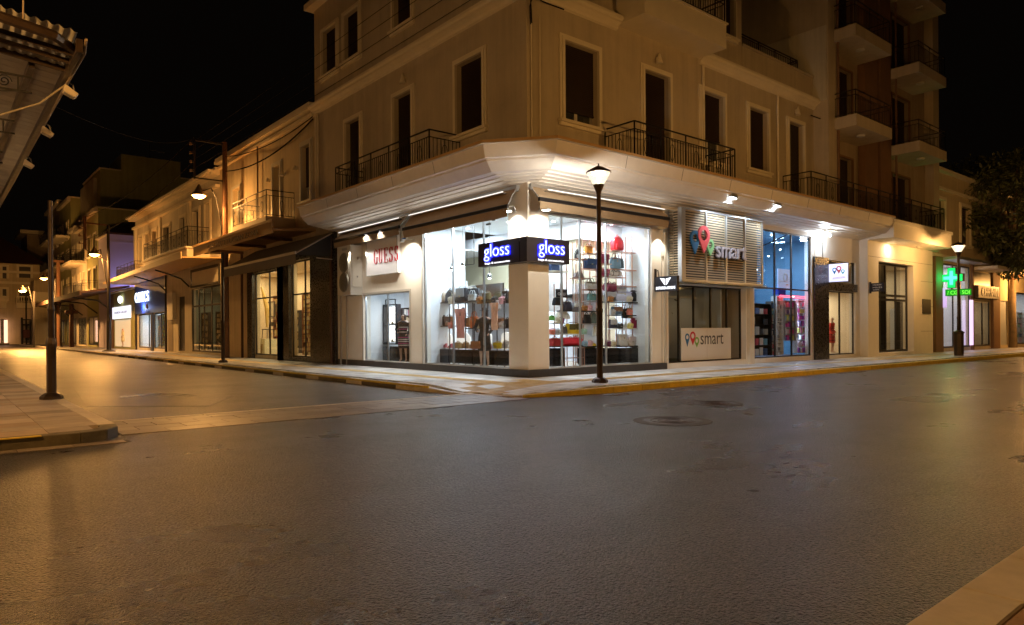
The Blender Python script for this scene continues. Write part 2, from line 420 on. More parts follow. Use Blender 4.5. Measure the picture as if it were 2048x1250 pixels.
def railing(fac, parent, s0, s1, d, z0, h=1.05, ends='both', wall_d=0., step=.125, r=.011, mt='iron', scroll=True, name='railing', label=None):
    mb = MB()
    def run(p0, p1, n, posts=True):
        p0 = Vector(p0); p1 = Vector(p1)
        up = Vector((0, 0, 1))
        for hh, rr_ in ((h, .024), (h*.80, .016), (.08, .016)):
            mb.tube([p0+up*hh, p1+up*hh], rr_, 4)
        for i in range(n+1):
            p = p0.lerp(p1, i/n); big = i % 9 == 0 or i == n
            mb.tube([p+up*(0. if big else .08), p+up*(h if big else h*.8)], r*2.0 if big else r, 4)
            if scroll and not big and i % 9 == 4:
                d_ = (p1-p0).normalized()
                pts = [p+d_*(.10*math.sin(t))+up*(h*.42+.24*math.cos(t)) for t in [k*math.pi/6 for k in range(13)]]
                mb.tube(pts, r*.8, 3)
    n = max(2, int(abs(s1-s0)/step)); run(fac.pt(s0, d, z0), fac.pt(s1, d, z0), n)
    k = max(2, int(abs(d-wall_d)/step))
    if ends in ('both', 's0'): run(fac.pt(s0, wall_d, z0), fac.pt(s0, d, z0), k)
    if ends in ('both', 's1'): run(fac.pt(s1, wall_d, z0), fac.pt(s1, d, z0), k)
    return P(name, mb, M[mt], parent, label=label)

def room(fac, parent, s0, s1, z0, z1, depth, wm, fl=None, power=60, col=WARM, n=1, d_in=-.26, ceil=None, ext=0.):
    """interior of a shop: floor, ceiling and three walls as parts of its building, with ceiling panels that are lit"""
    q = .05; s1 += ext
    m1 = MB(); fac.box(m1, s0-q, s1+q, -depth-q, d_in, z0-q, z0); P('shop_floor', m1, fl or M['wood_floor'], parent)
    m2 = MB(); fac.box(m2, s0-q, s1+q, -depth-q, d_in, z1, z1+q); P('shop_ceiling', m2, ceil or wm, parent)
    m3 = MB(); fac.box(m3, s0-q, s0, -depth-q, d_in, z0, z1); fac.box(m3, s1, s1+q, -depth-q, d_in, z0, z1); fac.box(m3, s0, s1, -depth-q, -depth, z0, z1)
    P('shop_wall', m3, wm, parent)
    for i in range(n):
        s = s0+(s1-s0)*(i+.5)/n
        area('ceiling_light', fac.pt(s, -depth*.5, z1-.03), min(.6, (s1-s0)/n*.5), power/n, col, parent=parent)

def glazing(fac, parent, s0, s1, z0, z1, cuts=(), hcuts=(), fr='steel_dark', w=.045, d=-.06, gl='glass', name='shop_window'):
    """framed shop window: outer frame + mullions, each pane a sub-part"""
    mb = MB()
    ss = [s0, *cuts, s1]; zs = [z0, *hcuts, z1]
    for i, s in enumerate(ss):
        a = s if i == 0 else s-w/2; a = s-w if i == len(ss)-1 else a
        fac.box(mb, a, a+w, d-.03, d+.03, z0, z1)
    for i, z in enumerate(zs):
        a = z if i == 0 else z-w/2; a = z-w if i == len(zs)-1 else a
        fac.box(mb, s0+.001, s1-.001, d-.028, d+.028, a, a+w)
    o = P(name, mb, M[fr], parent)
    for a, b in zip(ss, ss[1:]):
        for c, e in zip(zs, zs[1:]):
            g = MB(); fac.box(g, a+.006, b-.006, d-.005, d+.005, c+.006, e-.006); P('pane', g, M[gl], o)
    return o

# ================================================================== GROUND
S('ground', MB().box(-160, 160, -120, 200, -.6, -.02), M['earth'])
def sheet(name, x0, x1, y0, y1, z, m): return S(name, MB().box(x0, x1, y0, y1, z-.015, z), m)
sheet('main_road', -90, 120, -12.50, -3.30, 0., M['asphalt'])
sheet('side_road', -10.0, -3.3, -1.70, 92, -.001, M['asphalt_old'])
APX = (-3.15, -2.3)
def hz(x, y):            # pavement height: dropped kerb at the corner
    d = math.hypot(x-APX[0], y-APX[1]); t = min(1., max(0., (d-.35)/2.1)); return .012+.118*t*t*(3-2*t)
# kerb lines
def kerb_run(name, pts, w, length, m, hfn, low=-.05, maxobj=300, parent=None, inner_h=0.):
    """row of kerb stones along a polyline; stones lie to the left of the direction of travel"""
    segs = []
    for p, q in zip(pts, pts[1:]):
        p = Vector((*p, 0)); q = Vector((*q, 0)); L = (q-p).length; n = max(1, round(L/length))
        for i in range(n): segs.append((p.lerp(q, i/n), p.lerp(q, (i+1)/n)))
    rest = MB(); cnt = 0
    for a, b in segs:
        d = (b-a).normalized(); nrm = Vector((-d.y, d.x, 0))*w; g = d*.004
        A, B = a+g, b-g; C, D = b-g+nrm, a+g+nrm
        mm = m(a) if callable(m) else m
        top = [(*p.xy, hfn(p.x, p.y)+.002) for p in (A, B, C, D)]
        bot = [(*p.xy, low) for p in (A, B, C, D)]
        far = (a-Vector(CAM)).length > 48
        if far or cnt > maxobj: rest.hexa(bot+top)
        else: P(name, MB().hexa(bot+top), mm, parent, bev=.008); cnt += 1
    if rest.v: P(name, rest, m(segs[-1][0]) if callable(m) else m, parent, kind='stuff')
flat = lambda x, y: .13
def PV(name, mb, m): return S(name, mb, m)
# corner pavement (both sides of the corner building)
PC = [(-3.5, 91), (-3.5, -.1), (-3.42, -1.2), (-3.18, -2.1), (-2.65, -2.85), (-1.8, -3.35), (-.7, -3.55), (5, -3.57), (60, -3.9)]
pav = PV('corner_pavement', MB().box(-3.2, 0.3, -.0, 91, -.3, .085).box(-.2, 60, -3.3, .3, -.3, .0851).box(-2.4, -.2, -2.2, .0, -.3, 0.0), M['grout'])
kl = lambda a: M['kerb_dark'] if (int(a.y*1.1) % 3) else M['kerb_stone']
kerb_run('kerb_stone', PC[:3], .18, .85, kl, hz, parent=pav)
kerb_run('kerb_stone', PC[2:5], .18, .42, M['kerb_stone'], hz, parent=pav)
kerb_run('kerb_stone', PC[4:], .18, .95, M['kerb_yellow'], hz, parent=pav)
# yellow paint line on the edge of the left kerb
yl = MB()
for p, q in zip(PC[:2], PC[1:3]):
    n = 40
    for i in range(n):
        a = Vector((*p, 0)).lerp(Vector((*q, 0)), i/n); b = Vector((*p, 0)).lerp(Vector((*q, 0)), (i+1)/n)
        if hz(a.x, a.y) < .1 or a.y > 45: continue
        yl.hexa([(a.x-.004, a.y, .09), (a.x+.03, a.y, .09), (b.x+.03, b.y, .09), (b.x-.004, b.y, .09), (a.x-.004, a.y, .136), (a.x+.03, a.y, .136), (b.x+.03, b.y, .136), (b.x-.004, b.y, .136)])
P('kerb_paint', yl, M['kerb_yellow'], pav)
def inside_pav(x, y):
    if y >= -.1: return x > -3.32
    # polygon test against kerb chain shifted inwards
    if x >= -.7: return y > -3.38
    pts = PC[1:7]
    for (x0, y0), (x1, y1) in zip(pts, pts[1:]):
        dx, dy = x1-x0, y1-y0; L = math.hypot(dx, dy)
        if ((x-x0)*(-dy)+(y-y0)*dx)/L < .16: return False
    return True
TS = .5
cells = []
def tile_mat(cx, cy):
    on_r = cx > -2.2 and abs(cy+1.62) < .25; on_l = cy > -.9 and abs(cx+1.78) < .25
    if on_r or on_l: return 'tactile'
    return 'slab'
def frange(a, b, st):
    n = int(round((b-a)/st)); return [a+i*st for i in range(n)]
for x in frange(-3.32, 0., .4742857):
    for y in frange(-3.38, 60, .5):
        cells.append((x, x+.4742857, y, y+.5))
for x in frange(0., 40, .5):
    for y in frange(-3.38, 0., .4828571):
        cells.append((x, x+.5, y, y+.4828571))
def split_ok(c):
    x0, x1, y0, y1 = c; return all(inside_pav(x, y) for x, y in ((x0, y0), (x1, y0), (x1, y1), (x0, y1)))
tiles = []
for c in cells:
    x0, x1, y0, y1 = c
    if split_ok(c): tiles.append(c)
    else:
        mx, my = (x0+x1)/2, (y0+y1)/2
        for q in ((x0, mx, y0, my), (mx, x1, y0, my), (mx, x1, my, y1), (x0, mx, my, y1)):
            if split_ok(q): tiles.append(q)
tiles.sort(key=lambda c: (c[0]-CAM[0])**2+(c[2]-CAM[1])**2)
restm = {'slab': MB(), 'tactile': MB()}; cnt = 0; TG = .004
def tactile_diag(cx, cy):    # the ribbed yellow path that leads from the corner to the dropped kerb
    for (ax, ay), (bx, by), ww in (((-3.05, -2.2), (-.55, -.75), .30), ((-3.05, -2.2), (-2.2, -.45), .26)):
        dx, dy = bx-ax, by-ay; L = math.hypot(dx, dy); t = ((cx-ax)*dx+(cy-ay)*dy)/L
        if 0 < t < L and abs((cx-ax)*dy-(cy-ay)*dx)/L < ww: return True
    return False
ribm = MB()
for x0, x1, y0, y1 in tiles:
    cx, cy = (x0+x1)/2, (y0+y1)/2
    k = 'tactile' if tactile_diag(cx, cy) else tile_mat(cx, cy)
    dz = rnd.uniform(-.0012, .0012)
    pts = [(x0+TG, y0+TG), (x1-TG, y0+TG), (x1-TG, y1-TG), (x0+TG, y1-TG)]
    hx = [(x, y, min(.06, hz(x, y)-.03)) for x, y in pts]+[(x, y, hz(x, y)+dz) for x, y in pts]
    if cnt < 330:
        P('tactile_tile' if k == 'tactile' else 'paving_slab', MB().hexa(hx), M[k], pav); cnt += 1
        if k == 'tactile':
            if abs(x0+TG-x1) > .3: n = 7
            else: n = 4
            for i in range(n):
                yy = y0+(y1-y0)*(i+.5)/n; h0 = hz(x0, yy)+dz; h1 = hz(x1, yy)+dz
                ribm.hexa([(x0+.03, yy-.012, h0-.002), (x1-.03, yy-.012, h1-.002), (x1-.03, yy+.012, h1-.002), (x0+.03, yy+.012, h0-.002), (x0+.03, yy-.009, h0+.006), (x1-.03, yy-.009, h1+.006), (x1-.03, yy+.009, h1+.006), (x0+.03, yy+.009, h0+.006)])
    else: restm[k].hexa(hx)
P('tactile_rib', ribm, M['tactile'], pav, kind='stuff')
for k, mb in restm.items(): P('paving_slab', mb, M[k], pav, kind='stuff')

# near-left pavement
npav = PV('left_pavement', MB().box(-40, -10.17, -3.45, 91, -.3, .085), M['grout'])
kerb_run('kerb_stone', [(-10.0, -3.05), (-10.0, 91)], .2, .9, M['kerb_stone'], flat, parent=npav)
kerb_run('kerb_stone', [(-24, -3.78), (-10.5, -3.76), (-10.2, -3.64), (-10.03, -3.37), (-10.0, -3.05)], .2, .8, M['kerb_dark'], flat, parent=npav)
yk = MB().box(-24, -10.9, -3.79, -3.70, .128, .139)
P('kerb_paint', yk, M['kerb_yellow'], npav)
cc = 0; rb = MB()
for j, y in enumerate(frange(-3.55, 30, .5)):
    for i, x in enumerate(frange(-16.2, -10.2, .6)):
        x0 = x; x1 = x+.6
        k = 'slab_left' if rnd.random() < .7 else 'slab_warm'
        hx = (x0+TG, x1-TG, y+TG, y+.5-TG, .06, .13+rnd.uniform(-.0015, .0015))
        if x > -10.9 and y < -3.3: hx = (x0+TG, x1-.12, y+.05, y+.5-TG, .06, .13)
        if cc < 290 and x > -14.6: P('paving_slab', MB().box(*hx), M[k], npav); cc += 1
        else: rb.box(*hx)
P('paving_slab', rb, M['slab_warm'], npav, kind='stuff')
# paved crossing band at the mouth of the side road
band = S('crossing_band', MB().box(-10.0, -2.95, -3.36, -1.72, -.02, .001), M['grout'])
for j, y in enumerate((-3.34, -2.94, -2.54, -2.14)):
    x = -9.98-.3*(j % 2)
    while x < -3.3:
        x0 = max(x, -9.98); x1 = min(x+.6, -3.05 if j else -2.9)
        if x1-x0 > .1: P('sett', MB().box(x0+.006, x1-.006, y+.006, y+.394, -.02, .006+rnd.uniform(0, .003)), M['sett'], band)
        x += .6
for i in range(9): P('edge_stone', MB().box(-9.98+i*.74+.006, -9.98+(i+1)*.74-.006, -1.735, -1.60, -.03, .012), M['kerb_stone'], band)
apr = S('gutter_apron', MB().box(-24, -10.0, -4.04, -3.80, -.02, .0009), M['grout'])
for i in range(24): P('gutter_stone', MB().box(-10.6-i*.55+.005, -10.05-i*.55-.005, -4.03, -3.81, -.02, .007), M['sett'], apr)
# gutter strip along the yellow kerb
sheet('gutter_strip', -1.2, 60, -3.78, -3.56, .0045, mat('gutter', (.16, .13, .10), .5, var=.25, vscale=3))
# road patch of newer asphalt on the side road
S('asphalt_patch', MB().hexa([(-9.7, 1.2, -.02), (-8.0, -.3, -.02), (-6.9, 1.6, -.02), (-9.3, 5.5, -.02), (-9.7, 1.2, .004), (-8.0, -.3, .004), (-6.9, 1.6, .004), (-9.3, 5.5, .004)]), M['asphalt'])
# near-right pavement, where the photographer stands
rp = PV('near_pavement', MB().box(-40, 70, -18, -12.72, -.3, .085), M['grout'])
kerb_run('kerb_stone', [(-9.6-8*.68, -12.47), (-9.6, -12.47), (30, -12.47)][::-1], .25, .68, M['kerb_stone'], flat, parent=rp)
k = 0
for j in range(4):
    for i in range(24):
        x = -10.2+i*.22+(.11 if j % 2 else 0); y = -12.73-(j+1)*.115
        P('brick', MB().box(x+.003, x+.217, y+.003, y+.112, .06, .128+rnd.uniform(0, .003)), M['brick_red'], rp)
P('paving_slab', MB().box(-40, 70, -18, -13.2, .06, .127), M['slab_warm'], rp)
# manholes
def manhole(x, y, r, label, rust=True):
    t = T('manhole_cover', label, 'manhole', (x, y, .004))
    n = 32
    P('surround', MB().lathe((x, y, 0), [(r*1.36, -.01), (r*1.36, .006), (r*1.30, .008), (r*1.02, .0078), (r*1.02, -.01)], n), M['grout'], t)
    P('lid', MB().lathe((x, y, 0), [(r, -.01), (r, .009), (r*.93, .010), (r*.92, .006), (r*.02, .007)], n), M['cast_iron'], t)
    mb = MB()
    for a in range(-5, 6):
        for b in range(-5, 6):
            px, py = a*r*.165, b*r*.165
            if math.hypot(px, py) < r*.86 and (a+b) % 2 == 0: mb.box(x+px-r*.055, x+px+r*.055, y+py-r*.055, y+py+r*.055, .005, .0095)
    mb = MB()
    for q in (.25, .5, .75): mb.tube([(x+r*q*math.cos(a*math.pi/12), y+r*q*math.sin(a*math.pi/12), .008) for a in range(25)], .008, 4)
    P('raised_ring', mb, M['cast_iron'], t, kind='stuff')
manhole(*onZ(1345, 842, 0), .42, 'round rusty manhole cover with a worn concrete collar nearest the middle of the main road', True)
manhole(*onZ(1430, 807, 0), .36, 'smaller flatter manhole cover closer to the yellow kerb, barely proud of the asphalt', True)

# ================================================================== CORNER BUILDING
CB = T('corner_building', 'beige plastered corner building with brown roller shutters above a wrapping white canopy and lit shops', 'building', (0, 0, 0))
ZC = 5.20; XE = 15.05; YE = 12.95
lw = [LF.rect(*a) for a in ()]
def rL(a, b, c, d): return LF.rect(a, b, c, d)
L1 = (9.07, 10.21, 6.05, 9.07); L2 = (5.58, 6.71, 6.05, 9.09); L3 = (1.83, 3.12, 7.06, 9.12)
U1 = (10.91, 12.15, 11.34, 13.08); U2 = (9.11, 10.31, 11.34, 13.08); U3 = (5.56, 6.69, 11.34, 13.08); U4 = (2.0, 3.1, 11.34, 13.08)
R1 = (1.31, 2.64, 7.06, 9.20); R2 = (4.65, 5.86, 6.05, 9.20); R3 = (7.56, 8.83, 6.95, 9.20); R4 = (10.37, 11.6, 7.06, 9.22); R5 = (13.09, 14.18, 6.05, 9.22)
V1 = (1.4, 2.6, 11.35, 13.1); V2 = (4.6, 5.8, 10.95, 13.1); V3 = (8.9, 9.52, 11.38, 13.1)
P('wall', wall(LF, .25, YE, ZC, 14.2, [L1, L2, L3, U1, U2, U3, U4]), M['plaster'], CB)
P('wall', wall(RF, 0, XE, ZC, 10.3, [R1, R2, R3, R4, R5]), M['plaster'], CB)
P('wall', wall(RF, 0, 9.98, 10.3, 14.2, [V1, V2, V3]), M['plaster'], CB)
P('wall', MB().box(.002, XE, YE-.25, YE, 0, 14.2), M['plaster'], CB); P('wall', MB().box(9.73, 9.98, .001, 7, 10.3, 14.2), M['plaster'], CB)
P('roof', MB().box(-.35, 10.3, -.35, YE+.2, 14.2, 14.42).box(9.9, XE, 0.1, YE, 10.2, 10.35), M['trim'], CB)
P('terrace_parapet', MB().box(9.98, XE-.1, -.02, .2, 10.3, 11.25).box(9.98, XE-.1, -.07, .23, 11.25, 11.33), M['plaster'], CB)
railing(RF, CB, 10.1, 14.0, -.1, 11.33, .42, ends='s1', wall_d=-1.5, scroll=False)
# corner pilaster strip
P('corner_pilaster', MB().box(-.03, .0, -.03, .001, ZC, 10.1).box(-.031, .30, -.032, 0, ZC, 10.1), M['plaster'], CB)
# cornice
prof = [(0, 10.02), (.07, 10.05), (.09, 10.12), (.20, 10.20), (.26, 10.22), (.30, 10.28), (.30, 10.36), (.0, 10.42)]
c = MB()
def mitre_sweep(mb, prof, yl, xr, xl0=None):
    n = len(prof); rows = []
    rows.append([(-d, yl, z) for d, z in prof]); rows.append([(-d, -d, z) for d, z in prof]); rows.append([(xr, -d, z) for d, z in prof])
    k = len(mb.v)
    for r in rows: mb.v += r
    for a in range(2):
        for i in range(n-1): mb.f.append((k+a*n+i, k+a*n+i+1, k+(a+1)*n+i+1, k+(a+1)*n+i))
    mb.f.append(tuple(range(k, k+n))); mb.f.append(tuple(range(k+2*n, k+3*n)))
mitre_sweep(c, prof, YE, 3.45)
k = len(c.v); n = len(prof)
c.v += [(7.45, -d, z) for d, z in prof]+[(15.3, -d, z) for d, z in prof]
for i in range(n-1): c.f.append((k+i, k+i+1, k+n+i+1, k+n+i))
c.f.append(tuple(range(k, k+n))); c.f.append(tuple(range(k+n, k+2*n)))
P('cornice', c, M['trim'], CB)
for o, kw in ((L1, dict(sill=False)), (L2, dict(sill=False)), (L3, {}), (U1, dict(fw=.14)), (U2, dict(fw=.14)), (U3, dict(fw=.15)), (U4, dict(fw=.15))): window(LF, CB, o, **kw)
for o, kw in ((R1, dict(shut=.84)), (R2, dict(sill=False)), (R3, dict(shut=.66)), (R4, {}), (R5, dict(sill=False)), (V1, {}), (V2, {}), (V3, dict(fw=.1))): window(RF, CB, o, **kw)
# second-floor balcony
bb = P('balcony', MB().box(3.47, 7.45, -1.04, -.001, 10.2, 10.28).box(3.47, 7.45, -1.04, -.95, 10.28, 10.95).box(3.47, 3.55, -.95, -.002, 10.28, 10.95).box(7.37, 7.45, -.95, -.002, 10.28, 10.95).box(3.42, 7.50, -1.09, -.93, 10.95, 11.0), M['trim'], CB)
railing(RF, bb, 3.5, 7.42, 1.0, 11.0, .75, scroll=False)
# railings standing on the canopy
railing(RF, CB, 2.94, 7.80, 1.09, 6.02, 1.05)
railing(RF, CB, 12.7, 25.6, 1.09, 6.02, 1.05, ends='both')
railing(LF, CB, 2.99, 8.9, 1.06, 6.02, 1.02)
# downpipes
pm = MB()
for s in (7.62, 12.25): P('downpipe', MB().cyl((s, -.06, 6), (s, -.06, 10.0), .045, n=8), M['trim'], CB)
for s in (12.55, 12.75): P('downpipe', MB().cyl((-.06, s, 5.9), (-.06, s, 10.0), .04, n=8), M['trim'], CB)
pm.cyl((.10, -.07, 6.0), (.10, -.07, 10.0), .018, n=6); pm.cyl((.42, -.05, 6.0), (.42, -.05, 9.6), .012, n=6)
P('wall_conduit', pm, M['trim'], CB, kind='stuff')
cb2 = MB().tube([(.1, -.09, 9.3), (.06, -.1, 9.9), (.12, -.12, 10.0), (.5, -.12, 9.95), (.9, -.05, 10.0), (1.3, -.05, 10.01)], .018, 6).tube([(.05, -.1, 9.25), (.02, -.11, 9.7), (.1, -.12, 9.95)], .014, 6)
P('wire', cb2, M['wire'], CB)

# canopy
def A_(d): return (-d, -.06+(1.5-d)*.4)
def B_(d): return (-.35+(1.5-d)*.4, -d)
cp = [(0, 6.02), (1.5, 6.0), (1.5, 5.925), (1.47, 5.915), (1.40, 5.60), (1.335, 5.575), (1.33, 5.53), (1.10, 5.31)]
d, z = 1.10, 5.31
for i in range(5):
    cp += [(d-.02, z+.018), (d-.19, z-.012), (d-.20, z-.035)]; d -= .20; z -= .035
cp += [(.0, z-.0)]
def sweep(prof, mbk):
    n = len(prof); k = len(mbk.v)
    rows = [[(-d, 11.12, z) for d, z in prof], [(*A_(d), z) for d, z in prof], [(*B_(d), z) for d, z in prof], [(18.9, -d, z) for d, z in prof]]
    for r in rows: mbk.v += r
    for a in range(3):
        for i in range(n-1): mbk.f.append((k+a*n+i, k+a*n+i+1, k+(a+1)*n+i+1, k+(a+1)*n+i))
    mbk.f.append(tuple(range(k, k+n))[::-1]); mbk.f.append(tuple(range(k+3*n, k+4*n)))
cmb = MB(); sweep(cp, cmb)
can = P('canopy', cmb, M['canopy'], CB)
# painted top edge strip, gutter lip and seams
e = MB(); sweep([(1.44, 6.003), (1.53, 6.003), (1.53, 5.93), (1.505, 5.93), (1.505, 5.98), (1.44, 5.98)], e); P('edge_strip', e, M['canopy_top'], can)
e = MB(); sweep([(1.50, 5.93), (1.545, 5.93), (1.545, 5.915), (1.50, 5.912)], e); P('gutter_lip', e, M['frame_white'], can)
e = MB()
for s in (2.2, 4.4, 6.6, 8.8): 
    e.hexa([(-1.474, s, 5.91), (-1.474, s+.01, 5.91), (-1.404, s+.01, 5.6), (-1.404, s, 5.6), (-1.468, s, 5.91), (-1.468, s+.01, 5.91), (-1.398, s+.01, 5.6), (-1.398, s, 5.6)])
for s in (2.2, 4.6, 7., 9.4, 11.8, 14.2, 16.6):
    e.hexa([(s, -1.474, 5.91), (s+.01, -1.474, 5.91), (s+.01, -1.404, 5.6), (s, -1.404, 5.6), (s, -1.468, 5.91), (s+.01, -1.468, 5.91), (s+.01, -1.398, 5.6), (s, -1.398, 5.6)])
P('seam', e, M['grout'], can, kind='stuff')

# ground floor walls
A = (5.77, 8.89, .33, 2.65); Bw = (.76, 4.97, .33, 4.72); Cw = (.70, 4.95, .33, 4.44)
P('shop_wall', wall(LF, .25, 10.95, .13, ZC-.0, [A, Bw], d1=.03), M['shopwall'], CB)
SD = (5.75, 10.10, .30, 2.78); BL = (10.45, 14.75, .30, 4.98); S2 = (16.0, 18.55, .27, 2.9); S2u = (16.0, 18.55, 3.0, 4.15)
P('shop_wall', wall(RF, -.03, 15.0, .13, ZC, [Cw, SD, BL], d1=.03), M['shopwall'], CB)
P('plinth', MB().box(-.075, -.031, -.075, 10.95, .1, .33).box(-.031, 5.62, -.075, -.031, .1, .33), M['plinth'], CB)
# corner shop windows
glazing(LF, CB, Bw[0], Bw[1], Bw[2], Bw[3], cuts=(1.95, 3.45), fr='alu', w=.03)
glazing(RF, CB, Cw[0], Cw[1], Cw[2], Cw[3], cuts=(1.25, 1.95, 3.0), fr='alu', w=.03)
glazing(LF, CB, A[0], A[1], A[2], A[3], cuts=(7.3,), fr='alu', w=.03)
P('window_trim', MB().box(-.05, -.032, 4.97, 5.04, .33, 4.72).box(-.05, -.032, 5.70, 5.77, .33, 2.72).box(-.05, -.032, 8.89, 8.96, .33, 2.72).box(-.05, -.032, 5.77, 8.89, 2.65, 2.72), M['frame_white'], CB)
# corner shop interior
F0 = .30; CE = 4.62
P('shop_floor', MB().box(-.0+.02, 9, .02, 9.0, .13, F0), M['wood_floor'], CB)
P('shop_ceiling', MB().box(.26, 9, .26, 5.05, CE, CE+.05).box(.26, 9, 5.05, 9.0, 4.0, 4.05), M['room_white'], CB)
P('partition', MB().box(.26, 1.62, 5.0, 5.06, F0, CE).box(5.0, 5.06, .26, 1.5, F0, CE).box(.26, 1.75, 9.0, 9.06, F0, 3.0).box(1.70, 1.75, 5.06, 9.0, F0, 3.0).box(.26, 1.7, 5.3, 9.0, 2.9, 2.94).box(.26, 9, 9.05, 9.1, F0, CE).box(9, 9.05, .26, 9, F0, CE), M['room_white'], CB)
# mezzanine: cream bulkhead round the sales floor, white edges, mirrored wall below
mz = MB().box(3.2, 3.28, 1.4, 9, 2.75, 4.1).box(3.28, 9, 1.4, 1.48, 2.75, 4.1)
P('mezzanine_wall', mz, M['room_cream'], CB)
P('mezzanine_edge', MB().box(3.05, 3.3, 1.25, 9, 2.45, 2.75).box(3.3, 9, 1.25, 1.5, 2.45, 2.75).box(3.0, 3.3, 1.2, 9, 4.1, CE).box(3.3, 9, 1.2, 1.5, 4.1, CE), M['white'], CB)
P('back_wall', MB().box(4.9, 4.95, 3.0, 9, F0, 2.45).box(4.9, 9, 3.0, 3.05, F0, 2.45), mat('back_wall', (.62, .62, .66), .5, var=.1, vscale=2), CB)
for x, y, sz, pw in ((.9, 2.0, .30, 44), (.9, 3.9, .30, 36), (2.1, 3.0, .30, 40), (2.0, .9, .30, 46), (3.7, .75, .30, 42), (2.4, 5.6, .4, 30), (6, .8, .4, 14)):
    area('ceiling_light', (x, y, CE-.02), sz, pw, COOL, parent=CB)
area('ceiling_light', (4.1, 4.5, 2.42), .5, 34, COOL, parent=CB); area('ceiling_light', (4.4, 2.2, 2.42), .5, 34, COOL, parent=CB)
area('ceiling_light', (.9, 7.3, 2.87), .35, 24, COOL, parent=CB)
ds = MB()
for x, y in ((.5, 1.2), (.5, 1.7), (.55, 2.9), (1.4, 1.5), (1.5, 2.6), (1.3, 4.4), (2.5, 1.7), (2.7, .5), (3.1, .5), (4.3, .6), (1.5, .45)): ds.lathe((x, y, CE-.012), [(.05, 0), (.05, .01)], 10)
P('downlight', ds, emis('downlight', (1, .97, .92), 14), CB, kind='stuff')
tk = MB()
for x, y in ((.6, 1.4), (.8, 2.4), (.55, 3.5), (1.2, 3.2)): tk.box(x-.03, x+.03, y-.09, y+.09, CE-.05, CE)
for x, y in ((1.2, .5), (2.0, .45), (3.4, .5), (4.0, .6)): tk.box(x-.14, x+.14, y-.06, y+.06, CE-.12, CE)
P('track_spot', tk, M['steel_dark'], CB)

# apartment block to the right
AB = T('apartment_block', 'tall brown apartment block with stacked concrete balconies beside the beige corner building', 'building', (20, 0, 0))
TP = 21.
lo = [(16.3, 18.3, a, a+2.45) for a in (6.05, 9.75, 13.45, 17.0)]; ro = [(22.3, 24.3, a, a+2.45) for a in (6.05, 9.75, 13.45, 17.0)]
M['plaster_brown'] = mat('plaster_brown', (.34, .27, .19), .85, var=.08, bump=.2, bscale=50, streak=.22)
M['plaster_dark'] = mat('plaster_dark', (.20, .11, .06), .8, var=.15)
P('wall', wall(RF, 15.9, 27.0, ZC, TP, lo+ro, d0=-.3, d1=.0), M['plaster_brown'], AB)
P('wall', MB().box(15.06, 15.9, -.6, 8, ZC, TP), M['plaster'], AB); P('wall', MB().box(26.3, 27.04, -.4, 8, ZC, TP), M['plaster'], AB)
P('wall', MB().box(15.9, 27.0, 7.7, 8, 0, TP), M['plaster_brown'], AB); P('roof', MB().box(15.06, 27.04, -.6, 8, TP, TP+.2), M['plaster_brown'], AB)
P('pilaster', MB().box(18.95, 20.2, -.3, -.001, 6, TP).box(20.5, 21.6, -.3, -.001, 6, TP), M['plaster_dark'], AB)
P('pilaster', MB().box(20.2, 20.5, -.12, -.002, 6, TP), M['plaster_brown'], AB)
P('downpipe', MB().cyl((21.9, -.4, 6), (21.9, -.4, TP), .05, n=8).cyl((15.75, -.66, 6), (15.75, -.66, TP), .05, n=8), M['plaster_dark'], AB)
for o in lo+ro:
    wd = window(RF, AB, o, fw=.10, shut=1., sill=False, trim='plaster_dark', slats=False)
for k, z in enumerate((9.64, 13.12, 16.6)):
    for x0, x1 in ((15.55, 18.8), (21.7, 24.9)):
        b = P('balcony', MB().box(x0, x1, -1.45, -.001 if x0 > 20 else -.601, z-.45, z), M['plaster'], AB)
        if x0 < 20: P('balcony', MB().box(15.92, x1, -.601, -.001, z-.449, z-.001), M['plaster'], AB)
        railing(RF, b, x0+.04, x1-.04, 1.40, z, .95, scroll=False, step=.14, r=.008, mt='steel_dark')
        P('ceiling_lamp', MB().lathe(((x0+x1)/2, -.9, z-.53), [(.10, 0), (.17, .03), (.17, .079)], 14), M['frame_white'], b)
# terrace side screen of the block
P('terrace_screen', MB().box(15.0, 15.055, -.55, 3.0, 10.3, 13.2), M['plaster_white'], AB)
P('canopy_box', MB().box(18.92, 25.45, -1.45, .0, 5.14, 5.84).box(18.921, 25.50, -1.50, -1.451, 5.76, 5.9), M['shopwall'], AB)
# ground floor of the block
G2 = (19.95, 23.75, .27, 4.30)
P('wall', wall(RF, 18.9, 26.1, .13, 5.14, [G2], d0=0.03, d1=.40), M['shopwall'], AB)
P('wall', wall(RF, 15.01, 18.899, .13, ZC-.05, [S2, S2u], d1=.05), M['shopwall'], CB)
P('wall_panel', MB().box(14.86, 16.0, -.12, -.051, .13, 4.2), M['granite'], CB)
P('wall_panel', MB().box(15.99, 18.6, -.10, -.052, 2.9, 3.22), M['granite'], CB)
mj = MB()
for z in (1.2, 2.4, 3.6): mj.box(24.6, 26.1, -.403, -.4, z, z+.012)
for z in (4.45,): mj.box(18.95, 26.1, -.403, -.4, z, z+.012)
P('panel_joint', mj, M['grout'], AB)
P('wall_vent', MB().box(24.75, 25.75, -.44, -.401, 2.05, 2.75), M['steel_dark'], AB)
area('downlight', (20.9, -.75, 5.12), .14, 14, WARM, parent=AB)
P('downlight', MB().lathe((23.4, -.75, 5.09), [(.1, 0), (.12, .05)], 12), M['frame_white'], AB)

